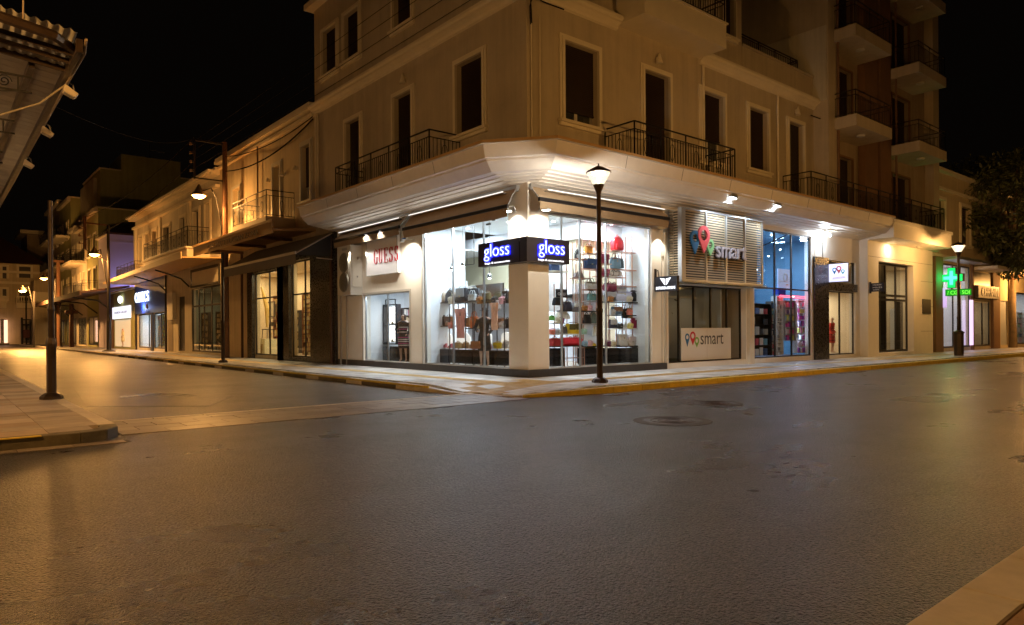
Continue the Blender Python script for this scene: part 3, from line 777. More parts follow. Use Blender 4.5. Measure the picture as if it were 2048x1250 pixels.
# ------------------------------------------------------------------ phone shop ("smart"), print shop and boutique on the right
# louvred sign box
LB = T('louvre_box', 'large box of horizontal slats in a grey metal frame above the dark glass doors', 'sign box', (8, 0, 2.85))
x0, x1, zb, zt, D = 5.76, 10.2, 2.84, 5.10, .62
fr = MB()
for x in (x0, x0+1.12, x0+2.22, x0+3.32, x1-.06): fr.box(x, x+.06, -D-.02, -D+.04, zb, zt-.02)
fr.box(x0, x1, -D-.019, -D+.04, zb, zb+.06).box(x0, x1, -D-.019, -D+.04, zt-.07, zt-.01).box(x0, x0+.05, -D+.04, -.04, zb, zb+.06).box(x0, x1, -D+.04, -.035, zb-.03, zb-.001)
fr.box(x0-.14, x0-.001, -D-.02, -D+.12, zb, zt-.02)
P('frame', fr, M['alu'], LB)
P('back_panel', MB().box(x0+.10, x1-.06, -.44, -.40, zb+.04, zt-.05).box(x0+.25, x0+.29, -.40, -.04, zb+.04, zt-.05), M['louvre_back'], LB)
n = 27; sl = None; sd = None
for i in range(n):
    z = zb+.10+i*(zt-zb-.2)/(n-1)
    for a, b in ((x0+.06, x0+1.12), (x0+1.18, x0+2.22), (x0+2.28, x0+3.32), (x0+3.38, x1-.06)):
        o = P('slat', MB().hexa([(a, -D+.02, z-.018), (b, -D+.02, z-.018), (b, -D+.13, z+.004), (a, -D+.13, z+.004), (a, -D+.02, z+.022), (b, -D+.02, z+.022), (b, -D+.13, z+.020), (a, -D+.13, z+.020)]), M['louvre'], LB)
    P('slat', MB().box(x0-.02, x0+.02, -D+.12, -.045, z-.018, z+.018), M['louvre'], LB)
P('corner_post', MB().box(x0-.02, x0+.03, -D+.13, -D+.19, zb, zt-.05).box(x0-.02, x0+.03, -.09, -.04, zb, zt-.05), M['alu'], LB)

def pin(fac, mb, s, d, z, w, h, th, ring=True):
    """map-pin outline: ring on top running to a point"""
    r = w/2; cz = z+h-r; N = 24; out = []
    a0 = math.asin(min(.99, r/(cz-z)))
    for i in range(N+1):
        t = -a0+(math.pi+2*a0)*i/N; out.append((s+r*math.cos(t), cz+r*math.sin(t)))
    out.append((s, z))
    if fac.a == 'L': out = [(2*s-a, b) for a, b in out]
    ri = r*.56; inn = [(s+ri*math.cos(2*math.pi*i/N), cz+ri*math.sin(2*math.pi*i/N)) for i in range(N)]
    k = len(mb.v)
    for dd in (d, d+th):
        mb.v += [fac.pt(a, dd, b) for a, b in out]; mb.v += [fac.pt(a, dd, b) for a, b in inn]
    no = len(out); ni = len(inn); tot = no+ni
    def nearest(i):
        a, b = out[i]; return min(range(ni), key=lambda j: (inn[j][0]-a)**2+(inn[j][1]-b)**2)
    for layer in (0, tot):
        prev = nearest(0)
        for i in range(no):
            j = (i+1) % no; nx = nearest(j)
            steps = []
            st = prev
            while st != nx:
                q = (st+1) % ni if ((nx-st) % ni) <= ni/2 else (st-1) % ni
                steps.append((st, q)); st = q
            mb.f.append((k+layer+i, k+layer+j, k+layer+no+prev))
            for p_, q_ in steps: mb.f.append((k+layer+j, k+layer+no+q_, k+layer+no+p_))
            prev = nx
    for i in range(no): j = (i+1) % no; mb.f.append((k+i, k+j, k+tot+j, k+tot+i))
    for i in range(ni): j = (i+1) % ni; mb.f.append((k+no+i, k+no+j, k+tot+no+j, k+tot+no+i))

PBLUE = cm((.02, .16, .38), .35); PRED = cm((.70, .10, .12), .35); PGREEN = cm((.22, .52, .24), .35); LETTER = cm((.42, .40, .46), .4)
SG = T('shop_sign', 'raised "smart" lettering with blue, red and green map pins on the slatted box', 'sign', (8, -D, 3.7))
for nm, cl, pl, pr, pt_, pb in (('blue', PBLUE, 1380, 1398, 460, 507), ('red', PRED, 1394, 1417, 450, 505), ('green', PGREEN, 1412, 1426.5, 477, 511)):
    a, b, c_0, d_0 = RF.rect(pl, pr, pt_, pb, D+.06); mb = MB(); pin(RF, mb, (a+b)/2, D+.05+(.02 if nm == 'red' else 0), c_0, b-a, d_0-c_0, .05)
    P('map_pin', mb, cl, SG)
a, b, c_0, d_0 = RF.rect(1431, 1491, 488, 514, D+.06)
text('lettering', 'smart', RF.textM(a, D+.06, c_0), b-a, d_0-c_0, .05, LETTER, SG)
text('letter_side', 'smart', RF.textM(a+.025, D+.0, c_0-.02), b-a, d_0-c_0, .055, cm((.08, .07, .08), .5), SG)

# phone shop: dark glass doors, dim room, banner
glazing(RF, CB, SD[0], SD[1], SD[2], SD[3], cuts=(6.55, 7.35, 8.3, 9.25), fr='steel_dark', w=.05, d=-.20)
room(RF, CB, SD[0], SD[1], .30, 2.80, 3.2, M['room_warm'], power=2.2, col=WARM, n=1)
P('column', MB().box(10.14, 10.42, -.16, -.03, .13, 2.80), M['trim'], CB)
BN = T('banner', 'white banner printed with a small "smart" logo inside the dark glass doors', 'banner', (7.8, .1, .34))
a, b, c_0, d_0 = RF.rect(1362.7, 1461.8, 656, 722, -.13)
BK = P('panel', MB().box(a, (a+b)/2-.004, .13, .15, c_0, d_0).box((a+b)/2+.004, b, .13, .15, c_0, d_0), M['white'], BN)
for cl, pl, pr, pt_, pb in ((cm((.02, .16, .40), .4), 1370, 1379, 667, 694), (cm((.62, .03, .05), .4), 1380, 1391, 663, 691), (cm((.20, .50, .10), .4), 1389, 1398, 674, 695)):
    q = RF.rect(pl, pr, pt_, pb, -.13); mb = MB(); pin(RF, mb, (q[0]+q[1])/2, -.129, q[2], q[1]-q[0], q[3]-q[2], .003); P('map_pin', mb, cl, BN)
q = RF.rect(1401, 1446.5, 668, 689, -.13)
text('lettering', 'smart', RF.textM(q[0], -.128, q[2]), q[1]-q[0], q[3]-q[2], .003, cm((.06, .06, .07), .5), BN)
PL = T('potted_tree', 'dark leafy potted tree standing in the dim room behind the banner', 'potted plant', (6.9, 1.6, .3))
P('pot', MB().lathe((6.9, 1.6, .3), [(.16, 0), (.22, .38), (.24, .40), (.2, .4)], 14), cm((.10, .10, .10), .5), PL)
P('stem', MB().tube([(6.9, 1.6, .6), (6.92, 1.62, 1.3), (6.88, 1.6, 1.9)], .025), M['wood_pole'], PL)
lf = MB(); rl = random.Random(3)
for i in range(420):
    a, b = rl.uniform(0, 6.28), rl.gauss(0, .30); c0 = Vector((6.9+b*math.cos(a)*1.0, 1.6+b*math.sin(a), 1.9+rl.gauss(0, .28)))
    u = Vector((rl.uniform(-1, 1), rl.uniform(-1, 1), rl.uniform(-1, .3))).normalized(); v_ = u.orthogonal()*.035; k = len(lf.v)
    lf.v += [tuple(c0), tuple(c0+u*.07+v_), tuple(c0+u*.15), tuple(c0+u*.07-v_)]; lf.f.append((k, k+1, k+2, k+3))
P('foliage', lf, cm((.03, .07, .02), .5), PL)
CN = T('cupboard', 'plain pale door panel in the dim phone shop, right of the plant', 'cupboard', (8.9, 2.6, .3))
P('body', MB().box(8.3, 9.6, 2.5, 2.95, .3, 2.2), M['room_warm'], CN); P('door', MB().box(8.34, 8.94, 2.47, 2.5, .34, 2.16).box(8.96, 9.56, 2.47, 2.5, .34, 2.16), cm((.45, .33, .2), .5), CN)

# print/accessory shop (blue light, double height)
glazing(RF, CB, BL[0], BL[1], BL[2], BL[3], cuts=(12.15, 13.35,), hcuts=(2.85,), fr='steel_dark', w=.05)
room(RF, CB, BL[0], BL[1]+1.05, .30, 4.99, 3.0, mat('room_blue', (.22, .38, .50), .5, var=.1, vscale=2), fl=cm((.12, .12, .16), .3), power=0, n=0)
area('ceiling_light', (12.3, 1.5, 4.93), .5, 55, (.45, .72, 1.0), parent=CB); area('ceiling_light', (13.6, .9, 4.93), .4, 45, (.5, .68, 1.0), parent=CB)
area('ceiling_light', (11.3, 1.1, 2.82), .4, 20, (.75, .88, 1.0), parent=CB); area('wall_light', (14.55, .45, 1.6), .12, 10, (.75, .8, 1.0), direction=(-1, .2, 0), parent=CB, sy=2.)
P('mezzanine', MB().box(10.5, 12.3, .45, 3.2, 2.86, 2.98), M['white'], CB)
dl = MB()
for x, y, z in ((12.9, .6, 4.96), (13.2, .9, 4.2), (13.2, 1.2, 3.5), (12.0, .7, 3.6), (12.1, .6, 3.05), (13.9, .8, 4.5)): dl.lathe((x, y, z-.03), [(.03, 0), (.035, .03)], 8)
P('downlight', dl, emis('downlight_blue', (.7, .9, 1), 12), CB, kind='stuff')
P('glass_screen', MB().box(12.3, 12.32, .5, 3., 2.98, 4.9).box(13.7, 13.72, .5, 2.6, 2.2, 4.9), M['glass'], CB)
def display_rack(name, label, cat, x0, x1, y, z0, z1, cols, rows, pal, group=None, frame='steel_dark', dep=.25, em=0., fac='R', shelfm=None):
    """framed rack with rows of small printed goods; each piece a part"""
    if x0 > 400: x0, x1 = sorted((onY if fac == 'R' else onX)(p, 660, y)[0] for p in (x0, x1))    # edges read off the photo in the rack's own plane
    t = T(name, label, cat, (x0, y, z0) if fac == 'R' else (y, x0, z0), group)
    def bx(mb, a0, a1, b0, b1, c0, c1):
        return mb.box(a0, a1, b0, b1, c0, c1) if fac == 'R' else mb.box(b0, b1, a0, a1, c0, c1)
    f = MB(); 
    for x in (x0, x1-.03): bx(f, x, x+.03, y, y+dep, z0, z1)
    bx(f, x0, x1, y+dep-.01, y+dep, z0, z1)
    for j in range(rows+1): z = z0+(z1-z0)*j/rows; bx(f, x0+.03, x1-.03, y+.02, y+dep-.01, z-.01, z+.01)
    P('frame', f, M[frame], t)
    for j in range(rows):
        for i in range(cols):
            if rnd.random() < .12: continue
            a = x0+.05+(x1-x0-.1)*i/cols; b = x0+.05+(x1-x0-.1)*(i+.86*rnd.uniform(.7, 1))/cols; z = z0+(z1-z0)*j/rows+.012; h = (z1-z0)/rows*rnd.uniform(.5, .85)
            P('item', bx(MB(), a, b, y+.04, y+.04+rnd.uniform(.03, .12), z, z+h), rnd.choice(pal), t)
    return t
BLP = [cm(c_, .4) for c_ in ((.75, .78, .85), (.1, .2, .5), (.5, .55, .6), (.05, .06, .08), (.8, .8, .82), (.55, .08, .12), (.2, .45, .6))]
MAG = [cm(c_, .4) for c_ in ((.75, .08, .45), (.8, .7, .85), (.45, .05, .5), (.85, .85, .9), (.15, .12, .4), (.9, .3, .5), (.7, .75, .2), (.3, .6, .75))]
display_rack('display_case', 'wide dark display case of framed pictures at the left of the blue-lit shop', 'display case', 1503, 1541, .55, .35, 2.3, 4, 5, BLP)
display_rack('display_rack', 'narrow dark rack of pale cards beside the wide picture case in the blue shop', 'display rack', 1543, 1552, .5, .35, 2.4, 2, 8, BLP)
display_rack('card_rack', 'tall white wire rack packed with small grey cards in the blue shop', 'card rack', 1554, 1567, .4, .35, 2.6, 4, 14, [cm((.5, .55, .6), .4), cm((.7, .75, .8), .4), cm((.3, .33, .38), .4)], frame='white')
display_rack('magazine_rack', 'rack of pink and purple packets under the red sign bar in the blue shop', 'display rack', 1570, 1592, .35, .9, 2.45, 4, 6, MAG, frame='alu')
display_rack('magazine_rack', 'rack of mixed coloured packets beside the right edge of the blue shop window', 'display rack', 1594, 1616, .35, .4, 2.5, 5, 8, MAG, frame='white')
t = T('sign_bar', 'thin glowing red sign bar above the racks in the blue-lit shop', 'sign', (13.6, .3, 2.6))
P('bar', MB().box(13.0, 15.1, .28, .33, 2.56, 2.64), emis('red_bar', (1, .05, .08), 3.), t); text('lettering', 'press', RF.textM(13.7, -.277, 2.575), .3, .05, .003, emis('red_text', (1, .8, .8), 4), t)
t = T('poster', 'pale blue lit poster with a white ring hanging high behind the blue shop glass', 'poster', (13.0, .4, 3.0))
q = RF.rect(1556, 1584, 537, 570, -.45)
P('panel', MB().box(q[0], q[1], .45, .48, q[2]-.1, q[3]), mat('poster_blue', (.55, .62, .85), .5, emit=.1, ecol=(.5, .6, .9)), t)
rg = MB(); rc = ((q[0]+q[1])/2, q[3]-.32)
k = 0; rg.tube([(rc[0]+.13*math.cos(a*math.pi/10), .44, rc[1]+.15*math.sin(a*math.pi/10)) for a in range(21)], .025, 6); P('ring', rg, M['white'], t)
P('spot_mark', MB().lathe((rc[0]+.12, .44, rc[1]-.3), [(.05, 0), (.05, .03)], 8), cm((.8, .4, .1), .4), t)
text('lettering', 'Buonarte', RF.textM(q[0]+.1, -.447, q[2]+.12), (q[1]-q[0])*.6, .09, .004, M['white'], t)
t = T('blue_box', 'small glossy blue box on top of the pink packet rack', 'box', (13.2, .45, 2.66)); P('box', MB().box(12.98, 13.5, .36, .6, 2.66, 2.92), cm((.02, .06, .5), .3), t)
bt = T('awning_stay', 'thin metal stay angled across the upper glass of the blue-lit shop', 'bracket', (10.6, -.1, 4.2))
P('rod', MB().tube([(10.5, -.1, 4.15), (12.0, -.5, 4.75), (12.3, -.12, 4.9)], .018), M['steel_dark'], bt)

# boutique with light box
glazing(RF, CB, S2[0]+.03, S2[1]-.05, S2[2], S2[3], cuts=(17.25,), fr='steel_dark', w=.05)
glazing(RF, CB, S2u[0], S2u[1], S2u[2]+.22, S2u[3], cuts=(), fr='steel_dark', w=.05)
room(RF, CB, S2[0]+.0, S2[1], .29, 3.0, 4.4, M['room_warm'], power=52, col=(1, .85, .62), n=2, ext=1.2)
P('transom_back', MB().box(15.95, 18.6, .3, .33, 3.05, 4.2), M['plaster_white'], CB)
LBX = T('light_box', 'square lilac light box with three map pins projecting over the boutique door', 'sign', (16.1, -.3, 3.3))
ya, za = onX(1645, 529, 16.1); yb, _ = onX(1688, 524, 16.1); zb_ = onX(1645, 566, 16.1)[1]
yb = -.86; ya = -.06
P('case', MB().box(16.10, 16.26, yb, ya, zb_, za).box(16.12, 16.24, ya, -.002, (za+zb_)/2-.05, (za+zb_)/2+.05), M['sign_black'], LBX)
P('face', MB().box(16.085, 16.10, yb+.02, ya-.02, zb_+.02, za-.02), mat('lightbox_face', (.62, .66, .9), .4, emit=.32, ecol=(.60, .62, .95)), LBX)
for cl, u0, u1, v0, v1 in ((cm((.03, .25, .55), .4), .20, .42, .42, .78), (cm((.7, .08, .08), .4), .40, .66, .44, .86), (cm((.05, .5, .5), .4), .64, .82, .40, .66)):
    fx = Fac('L', 16.085); H = za-zb_; W_ = ya-yb; mb = MB(); pin(fx, mb, ya-W_*(u0+u1)/2, .001, zb_+H*v0, W_*(u1-u0), H*(v1-v0), .004); P('map_pin', mb, cl, LBX)
text('lettering', 'accessories', Fac('L', 16.085).textM(ya-.18, .002, zb_+.14), .5, .09, .004, cm((.6, .3, .6), .4), LBX)
SB = T('hanging_sign', 'small black projecting sign with white lettering on the pale pier right of the boutique', 'sign', (19.0, -.6, 3.1))
P('plate', MB().box(19.0, 19.05, -1.02, -.48, 2.92, 3.28).box(19.0, 19.05, -.48, -.41, 2.85, 3.34), M['sign_black'], SB)
for z, st, wd in ((3.17, 'FASHION', .34), (3.06, 'MILES', .38), (2.97, 'outlet', .26)): text('lettering', st, Fac('L', 19.0).textM(-.56, .002, z), wd, .06, .004, M['white'], SB)
# shop of the block (dark frame doors)
glazing(RF, AB, G2[0], G2[1], G2[2], G2[3], cuts=(20.75, 21.35, 22.45), hcuts=(2.65, 2.85), fr='steel_dark', w=.10, d=.1)
room(RF, AB, G2[0], G2[1], .29, 4.3, 3.4, M['room_warm'], power=34, col=(1, .86, .6), n=2, d_in=.02, ext=2.2)
P('door_leaf', MB().box(20.8, 21.3, -.08, -.04, .3, 4.2).box(22.9, 23.6, .02, .06, .3, 2.6), M['steel_dark'], AB)

# ------------------------------------------------------------------ signs at the corner
GS = T('corner_sign', 'black wraparound sign on the corner pillar with glowing blue "gloss" lettering on both faces', 'sign', (0, 0, 3.1))
q = .30; z0, z1 = 3.10, 3.73
P('box', MB().box(-q, -.035, -.0, 1.74, z0, z1).box(-q, 1.20, -q, -.035, z0, z1), M['sign_black'], GS)
BLUE = emis('blue_halo', (.015, .02, 1.0), 3.2); WHT = emis('white_tube', (.30, .36, 1.0), 2.6)
hal = mat('halo_plate', (.01, .01, .12), .4, emit=.5, ecol=(.0, .0, 1.))
for fac, pl, pr, pt_, pb in ((LF, 970.5, 1020, 491, 518), (RF, 1076, 1127, 486, 513)):
    a = fac.s(pl, 505, q); b = fac.s(pr, 505, q); wd = abs(a-b); zz = fac.z(pl, pb, q); h = .44
    for i in range(1): text('halo', 'gloss', fac.textM(a+(-.02 if fac.a == 'R' else .02), q+.012, 3.205), wd+.04, h+.04, .02, BLUE, GS, off=.035)
    text('lettering', 'gloss', fac.textM(a, q+.034, 3.225), wd, h, .012, WHT, GS, off=-.018)
    g = MB(); s_a, s_b = sorted((a, a+(wd if fac.a == 'R' else -wd))); fac.box(g, s_a-.015, s_b+.015, q+.001, q+.004, 3.32, 3.55); P('glow_plate', g, hal, GS)
    text('small_lettering', 'bags & accessories', fac.textM(a, q+.006, 3.125), wd, .07, .01, emis('w_small', (.9, .9, .95), .8), GS)
def pillar_spot(nm, lab, loc, tgt, out):
    t = T(nm, lab, 'spotlight', loc); x, y, z = loc
    P('arm', MB().tube([(x-out[0]*.30, y-out[1]*.30, z+.02), (x-out[0]*.22, y-out[1]*.22, z+.16), (x-out[0]*.06, y-out[1]*.06, z+.13), (x, y, z+.04)], .014), M['alu'], t)
    P('head', MB().lathe((x, y, z), [(.13, 0), (.12, .035), (.05, .05)], 16), M['alu'], t, smooth=True)
    P('lens', MB().lathe((x, y, z-.006), [(.11, 0), (.11, .005)], 16), emis(nm+'_lens', (1, .95, .85), 9), t)
    spot('beam', (x, y, z-.02), tgt, 75, (1, .93, .82), 120, .06, t, .8)
pillar_spot('wall_spotlight', 'round spotlight washing the left face of the corner pillar above the sign', (-.34, .42, 4.45), (-.02, .42, 3.7), (-1, 0))
pillar_spot('wall_spotlight', 'round spotlight washing the right face of the corner pillar above the sign', (.34, -.34, 4.45), (.36, -.02, 3.7), (0, -1))
for loc, tg, lab in (((-.50, 5.45, 4.15), (-.05, 5.6, 3.4), 'small spotlight under the awnings between the red lettering and the big window'), ((-.50, 9.0, 4.15), (-.05, 8.7, 3.4), 'small spotlight left of the red lettered board'), ):
    t = T('wall_spotlight', lab, 'spotlight', loc); x, y, z = loc
    P('head', MB().lathe(loc, [(.07, 0), (.05, .1)], 12), M['alu'], t); P('arm', MB().tube([(x, y, z+.08), (-.03, y, z+.12)], .012), M['alu'], t)
    spot('beam', (x, y, z-.02), tg, 80, (1, .90, .74), 135, .05, t, .8)
t = T('wall_spotlight', 'small spotlight on the pier between the big handbag window and the slatted box', 'spotlight', (5.25, -.3, 4.3))
P('head', MB().lathe((5.25, -.3, 4.3), [(.07, 0), (.05, .1)], 12), M['alu'], t); P('arm', MB().tube([(5.25, -.3, 4.38), (5.25, -.03, 4.42)], .012), M['alu'], t)
spot('beam', (5.25, -.3, 4.28), (5.25, -.0, 3.3), 30, (1, .93, .8), 90, .05, t, .6)

# GUESS board
GB = T('lettered_board', 'white metal board with red serif "GUESS" lettering above the small left window', 'sign', (-.05, 7.4, 3.3))
ga, gb = 8.44, 6.30
P('board', MB().box(-.16, -.05, gb, ga, 3.28, 4.62).box(-.05, -.03, gb+.1, ga-.1, 3.4, 4.5), mat('board_white', (.74, .74, .76), .38, var=.06), GB)
P('edge', MB().box(-.165, -.16, ga-.05, ga, 3.28, 4.62).box(-.165, -.16, gb, gb+.04, 3.28, 4.62), M['alu'], GB)
RED = cm((.42, .01, .03), .4)
P('light_trough', MB().box(-.36, -.28, gb+.3, ga-.3, 4.72, 4.76), M['alu'], GB)
for q_ in (6.9, 7.85): spot('beam', (-.55, q_, 4.66), (-.14, q_, 3.9), 34, (1, .95, .88), 110, .06, GB, .8)
def serif_word(fac, s, d, z, W_, H_, word, m, parent):
    """tall condensed serif capitals built from thick and thin strokes"""
    n = len(word); cw = W_/n; Mx = fac.textM(s, d, z); th = .02
    for i, ch in enumerate(word):
        mb = MB(); ox = i*cw; w_ = cw*.80
        def B(x0, x1, y0, y1): 
            pts = [(ox+w_*x0, H_*y0), (ox+w_*x1, H_*y0), (ox+w_*x1, H_*y1), (ox+w_*x0, H_*y1)]
            mb.hexa([tuple(Mx @ Vector((a, b, 0))) for a, b in pts]+[tuple(Mx @ Vector((a, b, th))) for a, b in pts])
        def arc(cx, cy, rx, ry, a0, a1, t0, t1, n_=14):
            for k in range(n_):
                A0 = math.radians(a0+(a1-a0)*k/n_); A1 = math.radians(a0+(a1-a0)*(k+1)/n_)
                def tk(A): return t0+(t1-t0)*abs(math.cos(A))
                q = []
                for A in (A0, A1):
                    q.append(((cx+(rx)*math.cos(A)), cy+ry*math.sin(A))); q.append(((cx+(rx-tk(A))*math.cos(A)), cy+(ry-tk(A)*.35)*math.sin(A)))
                o_ = [q[0], q[2], q[3], q[1]]
                mb.hexa([tuple(Mx @ Vector((ox+w_*a, H_*b, 0))) for a, b in o_]+[tuple(Mx @ Vector((ox+w_*a, H_*b, th))) for a, b in o_])
        if ch == 'G': arc(.52, .5, .50, .5, 48, 318, .08, .24, 22); B(.72, .90, .04, .42); B(.58, 1.02, .42, .46); B(.86, .90, .68, .95)
        if ch == 'U': B(.10, .30, .24, 1); B(.74, .80, .24, 1); arc(.45, .26, .35, .26, 180, 360, .08, .18, 12); B(0, .42, .96, 1); B(.62, .94, .96, 1)
        if ch == 'E': B(.14, .34, 0, 1); B(.02, .88, .96, 1); B(.02, .92, 0, .04); B(.34, .66, .49, .53); B(.84, .88, .80, 1); B(.88, .92, 0, .24); B(.62, .66, .42, .60)
        if ch == 'S':
            arc(.46, .73, .38, .27, 20, 250, .08, .20, 18); arc(.46, .27, .40, .27, -160, 78, .08, .22, 18)
            B(.78, .83, .72, .98); B(.06, .11, .02, .30)
        P('letter', mb, m, parent)
serif_word(LF, onX(748, 520, -.16)[0], .161, onX(748, 529, -.16)[1], abs(onX(748, 520, -.16)[0]-onX(797, 512, -.16)[0])*1.06, .50, 'GUESS', RED, GB)
t = T('alarm_sticker', 'small blue and white alarm box on the wall right of the red lettered board', 'alarm box', (-.05, 6.0, 4.3)); P('box', MB().box(-.10, -.031, 5.85, 6.12, 4.3, 4.5), M['white'], t); P('label_strip', MB().box(-.103, -.10, 5.87, 6.1, 4.31, 4.38), cm((.05, .2, .6), .4), t)
# projecting sign with eagle mark
EM = T('projecting_sign', 'black projecting sign with a white winged emblem over white lettering beside the slatted box', 'sign', (5.05, -.5, 2.9))
P('box', MB().box(5.05, 5.17, -.88, -.06, 2.50, 2.95), M['sign_black'], EM); P('bracket', MB().tube([(5.11, -.04, 3.1), (5.11, -.14, 3.16), (5.11, -.18, 2.94)], .015).box(5.07, 5.15, -.06, -.032, 2.55, 3.2), M['steel_dark'], EM)
fe = Fac('L', 5.05); we = emis('w_sign', (.9, .93, 1), 1.1)
text('lettering', 'EMPORIO ARMANI', fe.textM(-.12, .002, 2.56), .70, .085, .006, we, EM)
for i in range(5):
    for sg in (-1, 1):
        mb = MB(); z = 2.90-i*.038; l0 = .20-i*.030
        pts = [(.41+sg*.018, z-.028-i*.002), (.41+sg*l0, z), (.41+sg*(l0-.012), z-.022), (.41+sg*.018, z-.052-i*.002)]
        Mx = fe.textM(-.06, .002, 0); mb.hexa([tuple(Mx @ Vector((a, b, 0))) for a, b in pts]+[tuple(Mx @ Vector((a, b, .006))) for a, b in pts]); P('wing_bar', mb, we, EM)
# wall boxes / trunking on the pier
P('wall_trunking', MB().box(5.52, 5.60, -.08, -.032, .33, 4.4).cyl((5.40, -.05, .33), (5.40, -.05, 3.6), .012, n=6).box(5.38, 5.50, -.07, -.032, 3.6, 4.0), M['frame_white'], CB)

# air-conditioning unit and pipes left of the board
AC = T('air_conditioner', 'white two-fan air conditioner on the shop wall under the left awning', 'air conditioner', (-.3, 9.8, 2.7))
P('casing', MB().box(-.50, -.04, 8.95, 9.95, 2.66, 4.42), cm((.52, .50, .45), .5, var=.06), AC)
P('service_cover', MB().box(-.44, -.06, 8.93, 8.949, 2.95, 4.40), cm((.60, .57, .50), .5), AC)
for z in (3.12, 3.82):
    P('fan_grille', MB().lathe((0, 0, 0), [(.36, 0), (.36, .02), (.33, .03), (.30, .01), (.1, .012)], 24), cm((.25, .25, .22), .6), AC, local=True).matrix_local = Matrix.Translation(Vector((-.5, 9.45, z))-AC.location) @ Matrix.Rotation(-math.pi/2, 4, 'Y')
    bl = MB()
    for i in range(5):
        a = i*2*math.pi/5; bl.box(-.003, .003, -.02, .02, 0, .0)
    g = MB()
    for r_ in (.08, .16, .24, .31): g.tube([(-.535, 9.45+r_*math.cos(t_*math.pi/12), z+r_*math.sin(t_*math.pi/12)) for t_ in range(25)], .006, 4)
    for i in range(8): a = i*math.pi/4; g.tube([(-.535, 9.45+.05*math.cos(a), z+.05*math.sin(a)), (-.535, 9.45+.33*math.cos(a), z+.33*math.sin(a))], .006, 4)
    P('grille_wire', g, cm((.15, .15, .13), .5), AC)
P('badge', MB().box(-.505, -.50, 9.2, 9.6, 4.25, 4.34), cm((.3, .3, .3), .4), AC)
P('dial', MB().lathe((-.2, 8.9, 3.95), [(.07, -.05), (.07, .05)], 12).lathe((-.25, 8.9, 3.3), [(.03, -.03), (.03, .03)], 10), cm((.4, .38, .34), .4), AC)
P('pipe', MB().cyl((-.06, 10.15, .13), (-.06, 10.15, 2.9), .03, n=8).cyl((-.07, 10.6, .13), (-.07, 10.6, 4.9), .045, n=8), cm((.32, .29, .25), .5), CB)

# awnings
def awning(label, fac, s0, s1, zt=5.08, d1=.42, zb=4.18, zbar=4.62, slack=.05):
    t = T('awning', label, 'awning', fac.pt(s0, 0, zb))
    N = 16; rows = []
    rg = random.Random(int(s0*10))
    for i in range(N+1):
        s = s0+(s1-s0)*i/N; w_ = .018*math.sin(i*2.1)+rg.uniform(-.012, .012)
        rows.append([fac.pt(s, .10, zt), fac.pt(s, .22+w_*.5, zt-.16), fac.pt(s, d1-.04+w_, zbar+.10), fac.pt(s, d1, zbar)])
    cl = MB().strip(rows); inner = [[tuple(Vector(p)+Vector((.012, 0, 0) if fac.a == 'L' else (0, .012, 0))) for p in r] for r in rows]; cl.strip(inner)
    P('fabric', cl, M['awning'], t, smooth=True)
    b = MB(); fac.box(b, s0-.03, s1+.03, d1-.02, d1+.06, zbar-.06, zbar+.04); P('front_bar', b, M['blackbar'], t, bev=.012)
    rows = []
    for i in range(N+1):
        s = s0+(s1-s0)*i/N; w_ = .02*math.sin(i*1.7+1)
        rows.append([fac.pt(s, d1+.03, zbar-.06), fac.pt(s, d1+.035+w_, (zbar+zb)/2), fac.pt(s, d1+.0+w_*1.3, zb)])
    v_ = MB().strip(rows); v_.strip([[tuple(Vector(p)+Vector((.01, 0, 0) if fac.a == 'L' else (0, .01, 0))) for p in r] for r in rows]); P('valance', v_, M['awning'], t, smooth=True)
    h = MB(); fac.box(h, s0-.02, s1+.02, .035, .14, zt-.02, zt+.06); P('cassette', h, M['alu'], t)
    for s in (s0, s1):
        a = MB().tube([fac.pt(s, .09, zt-.02), fac.pt(s, .26, zt-.20), fac.pt(s, d1+.0, zbar)], .016); P('arm', a, M['alu'], t)
        P('knuckle', MB().lathe(fac.pt(s, .12, zt-.06), [(.05, -.04), (.05, .04)], 10), M['alu'], t)
awning('brown folding awning over the big handbag window left of the corner pillar', LF, .30, 5.45, zbar=4.57, zb=4.29)
awning('brown folding awning at the far left above the red lettered board', LF, 5.72, 10.35, zbar=4.68, zb=4.43)
awning('brown folding awning over the handbag window right of the corner pillar', RF, .02, 5.25, zbar=4.70, zb=4.43)

for fac, s0_, s1_, lab in ((LF, .6, 5.3, 'fluorescent tube under the soffit behind the awning left of the corner pillar'), (LF, 5.9, 10.2, 'fluorescent tube under the soffit behind the far left awning'), (RF, .4, 5.2, 'fluorescent tube under the soffit behind the awning right of the corner pillar')):
    t = T('tube_light', lab, 'light', fac.pt(s0_, .3, 5.0)); P('tube', MB().tube([fac.pt(s0_, .34, 4.99), fac.pt(s1_, .34, 4.99)], .014, 6), emis('fl_tube', (1, .96, .88), .6), t)
    b = MB(); fac.box(b, s0_, s1_, .15, .34, 4.955, 4.97); P('tray', b, M['alu'], t)
    o_ = (-.75, 0, .66) if fac.a == 'L' else (0, -.75, .66)
    for k in range(2):
        a = area('tube_glow', fac.pt(s0_+(s1_-s0_)*(.25+.5*k), .37, 5.0), (s1_-s0_)/2 if fac.a == 'R' else .03, .6, (1, .94, .84), direction=o_, parent=t, sy=.03 if fac.a == 'R' else (s1_-s0_)/2)
        if fac.a == 'L':
            a.rotation_euler = Vector(o_).to_track_quat('-Z', 'X').to_euler(); a.data.size, a.data.size_y = (s1_-s0_)/2, .03
            a.rotation_euler = Matrix((Vector((0, 1, 0)), -Vector(o_).cross(Vector((0, 1, 0))).normalized(), -Vector(o_).normalized())).transposed().to_euler()
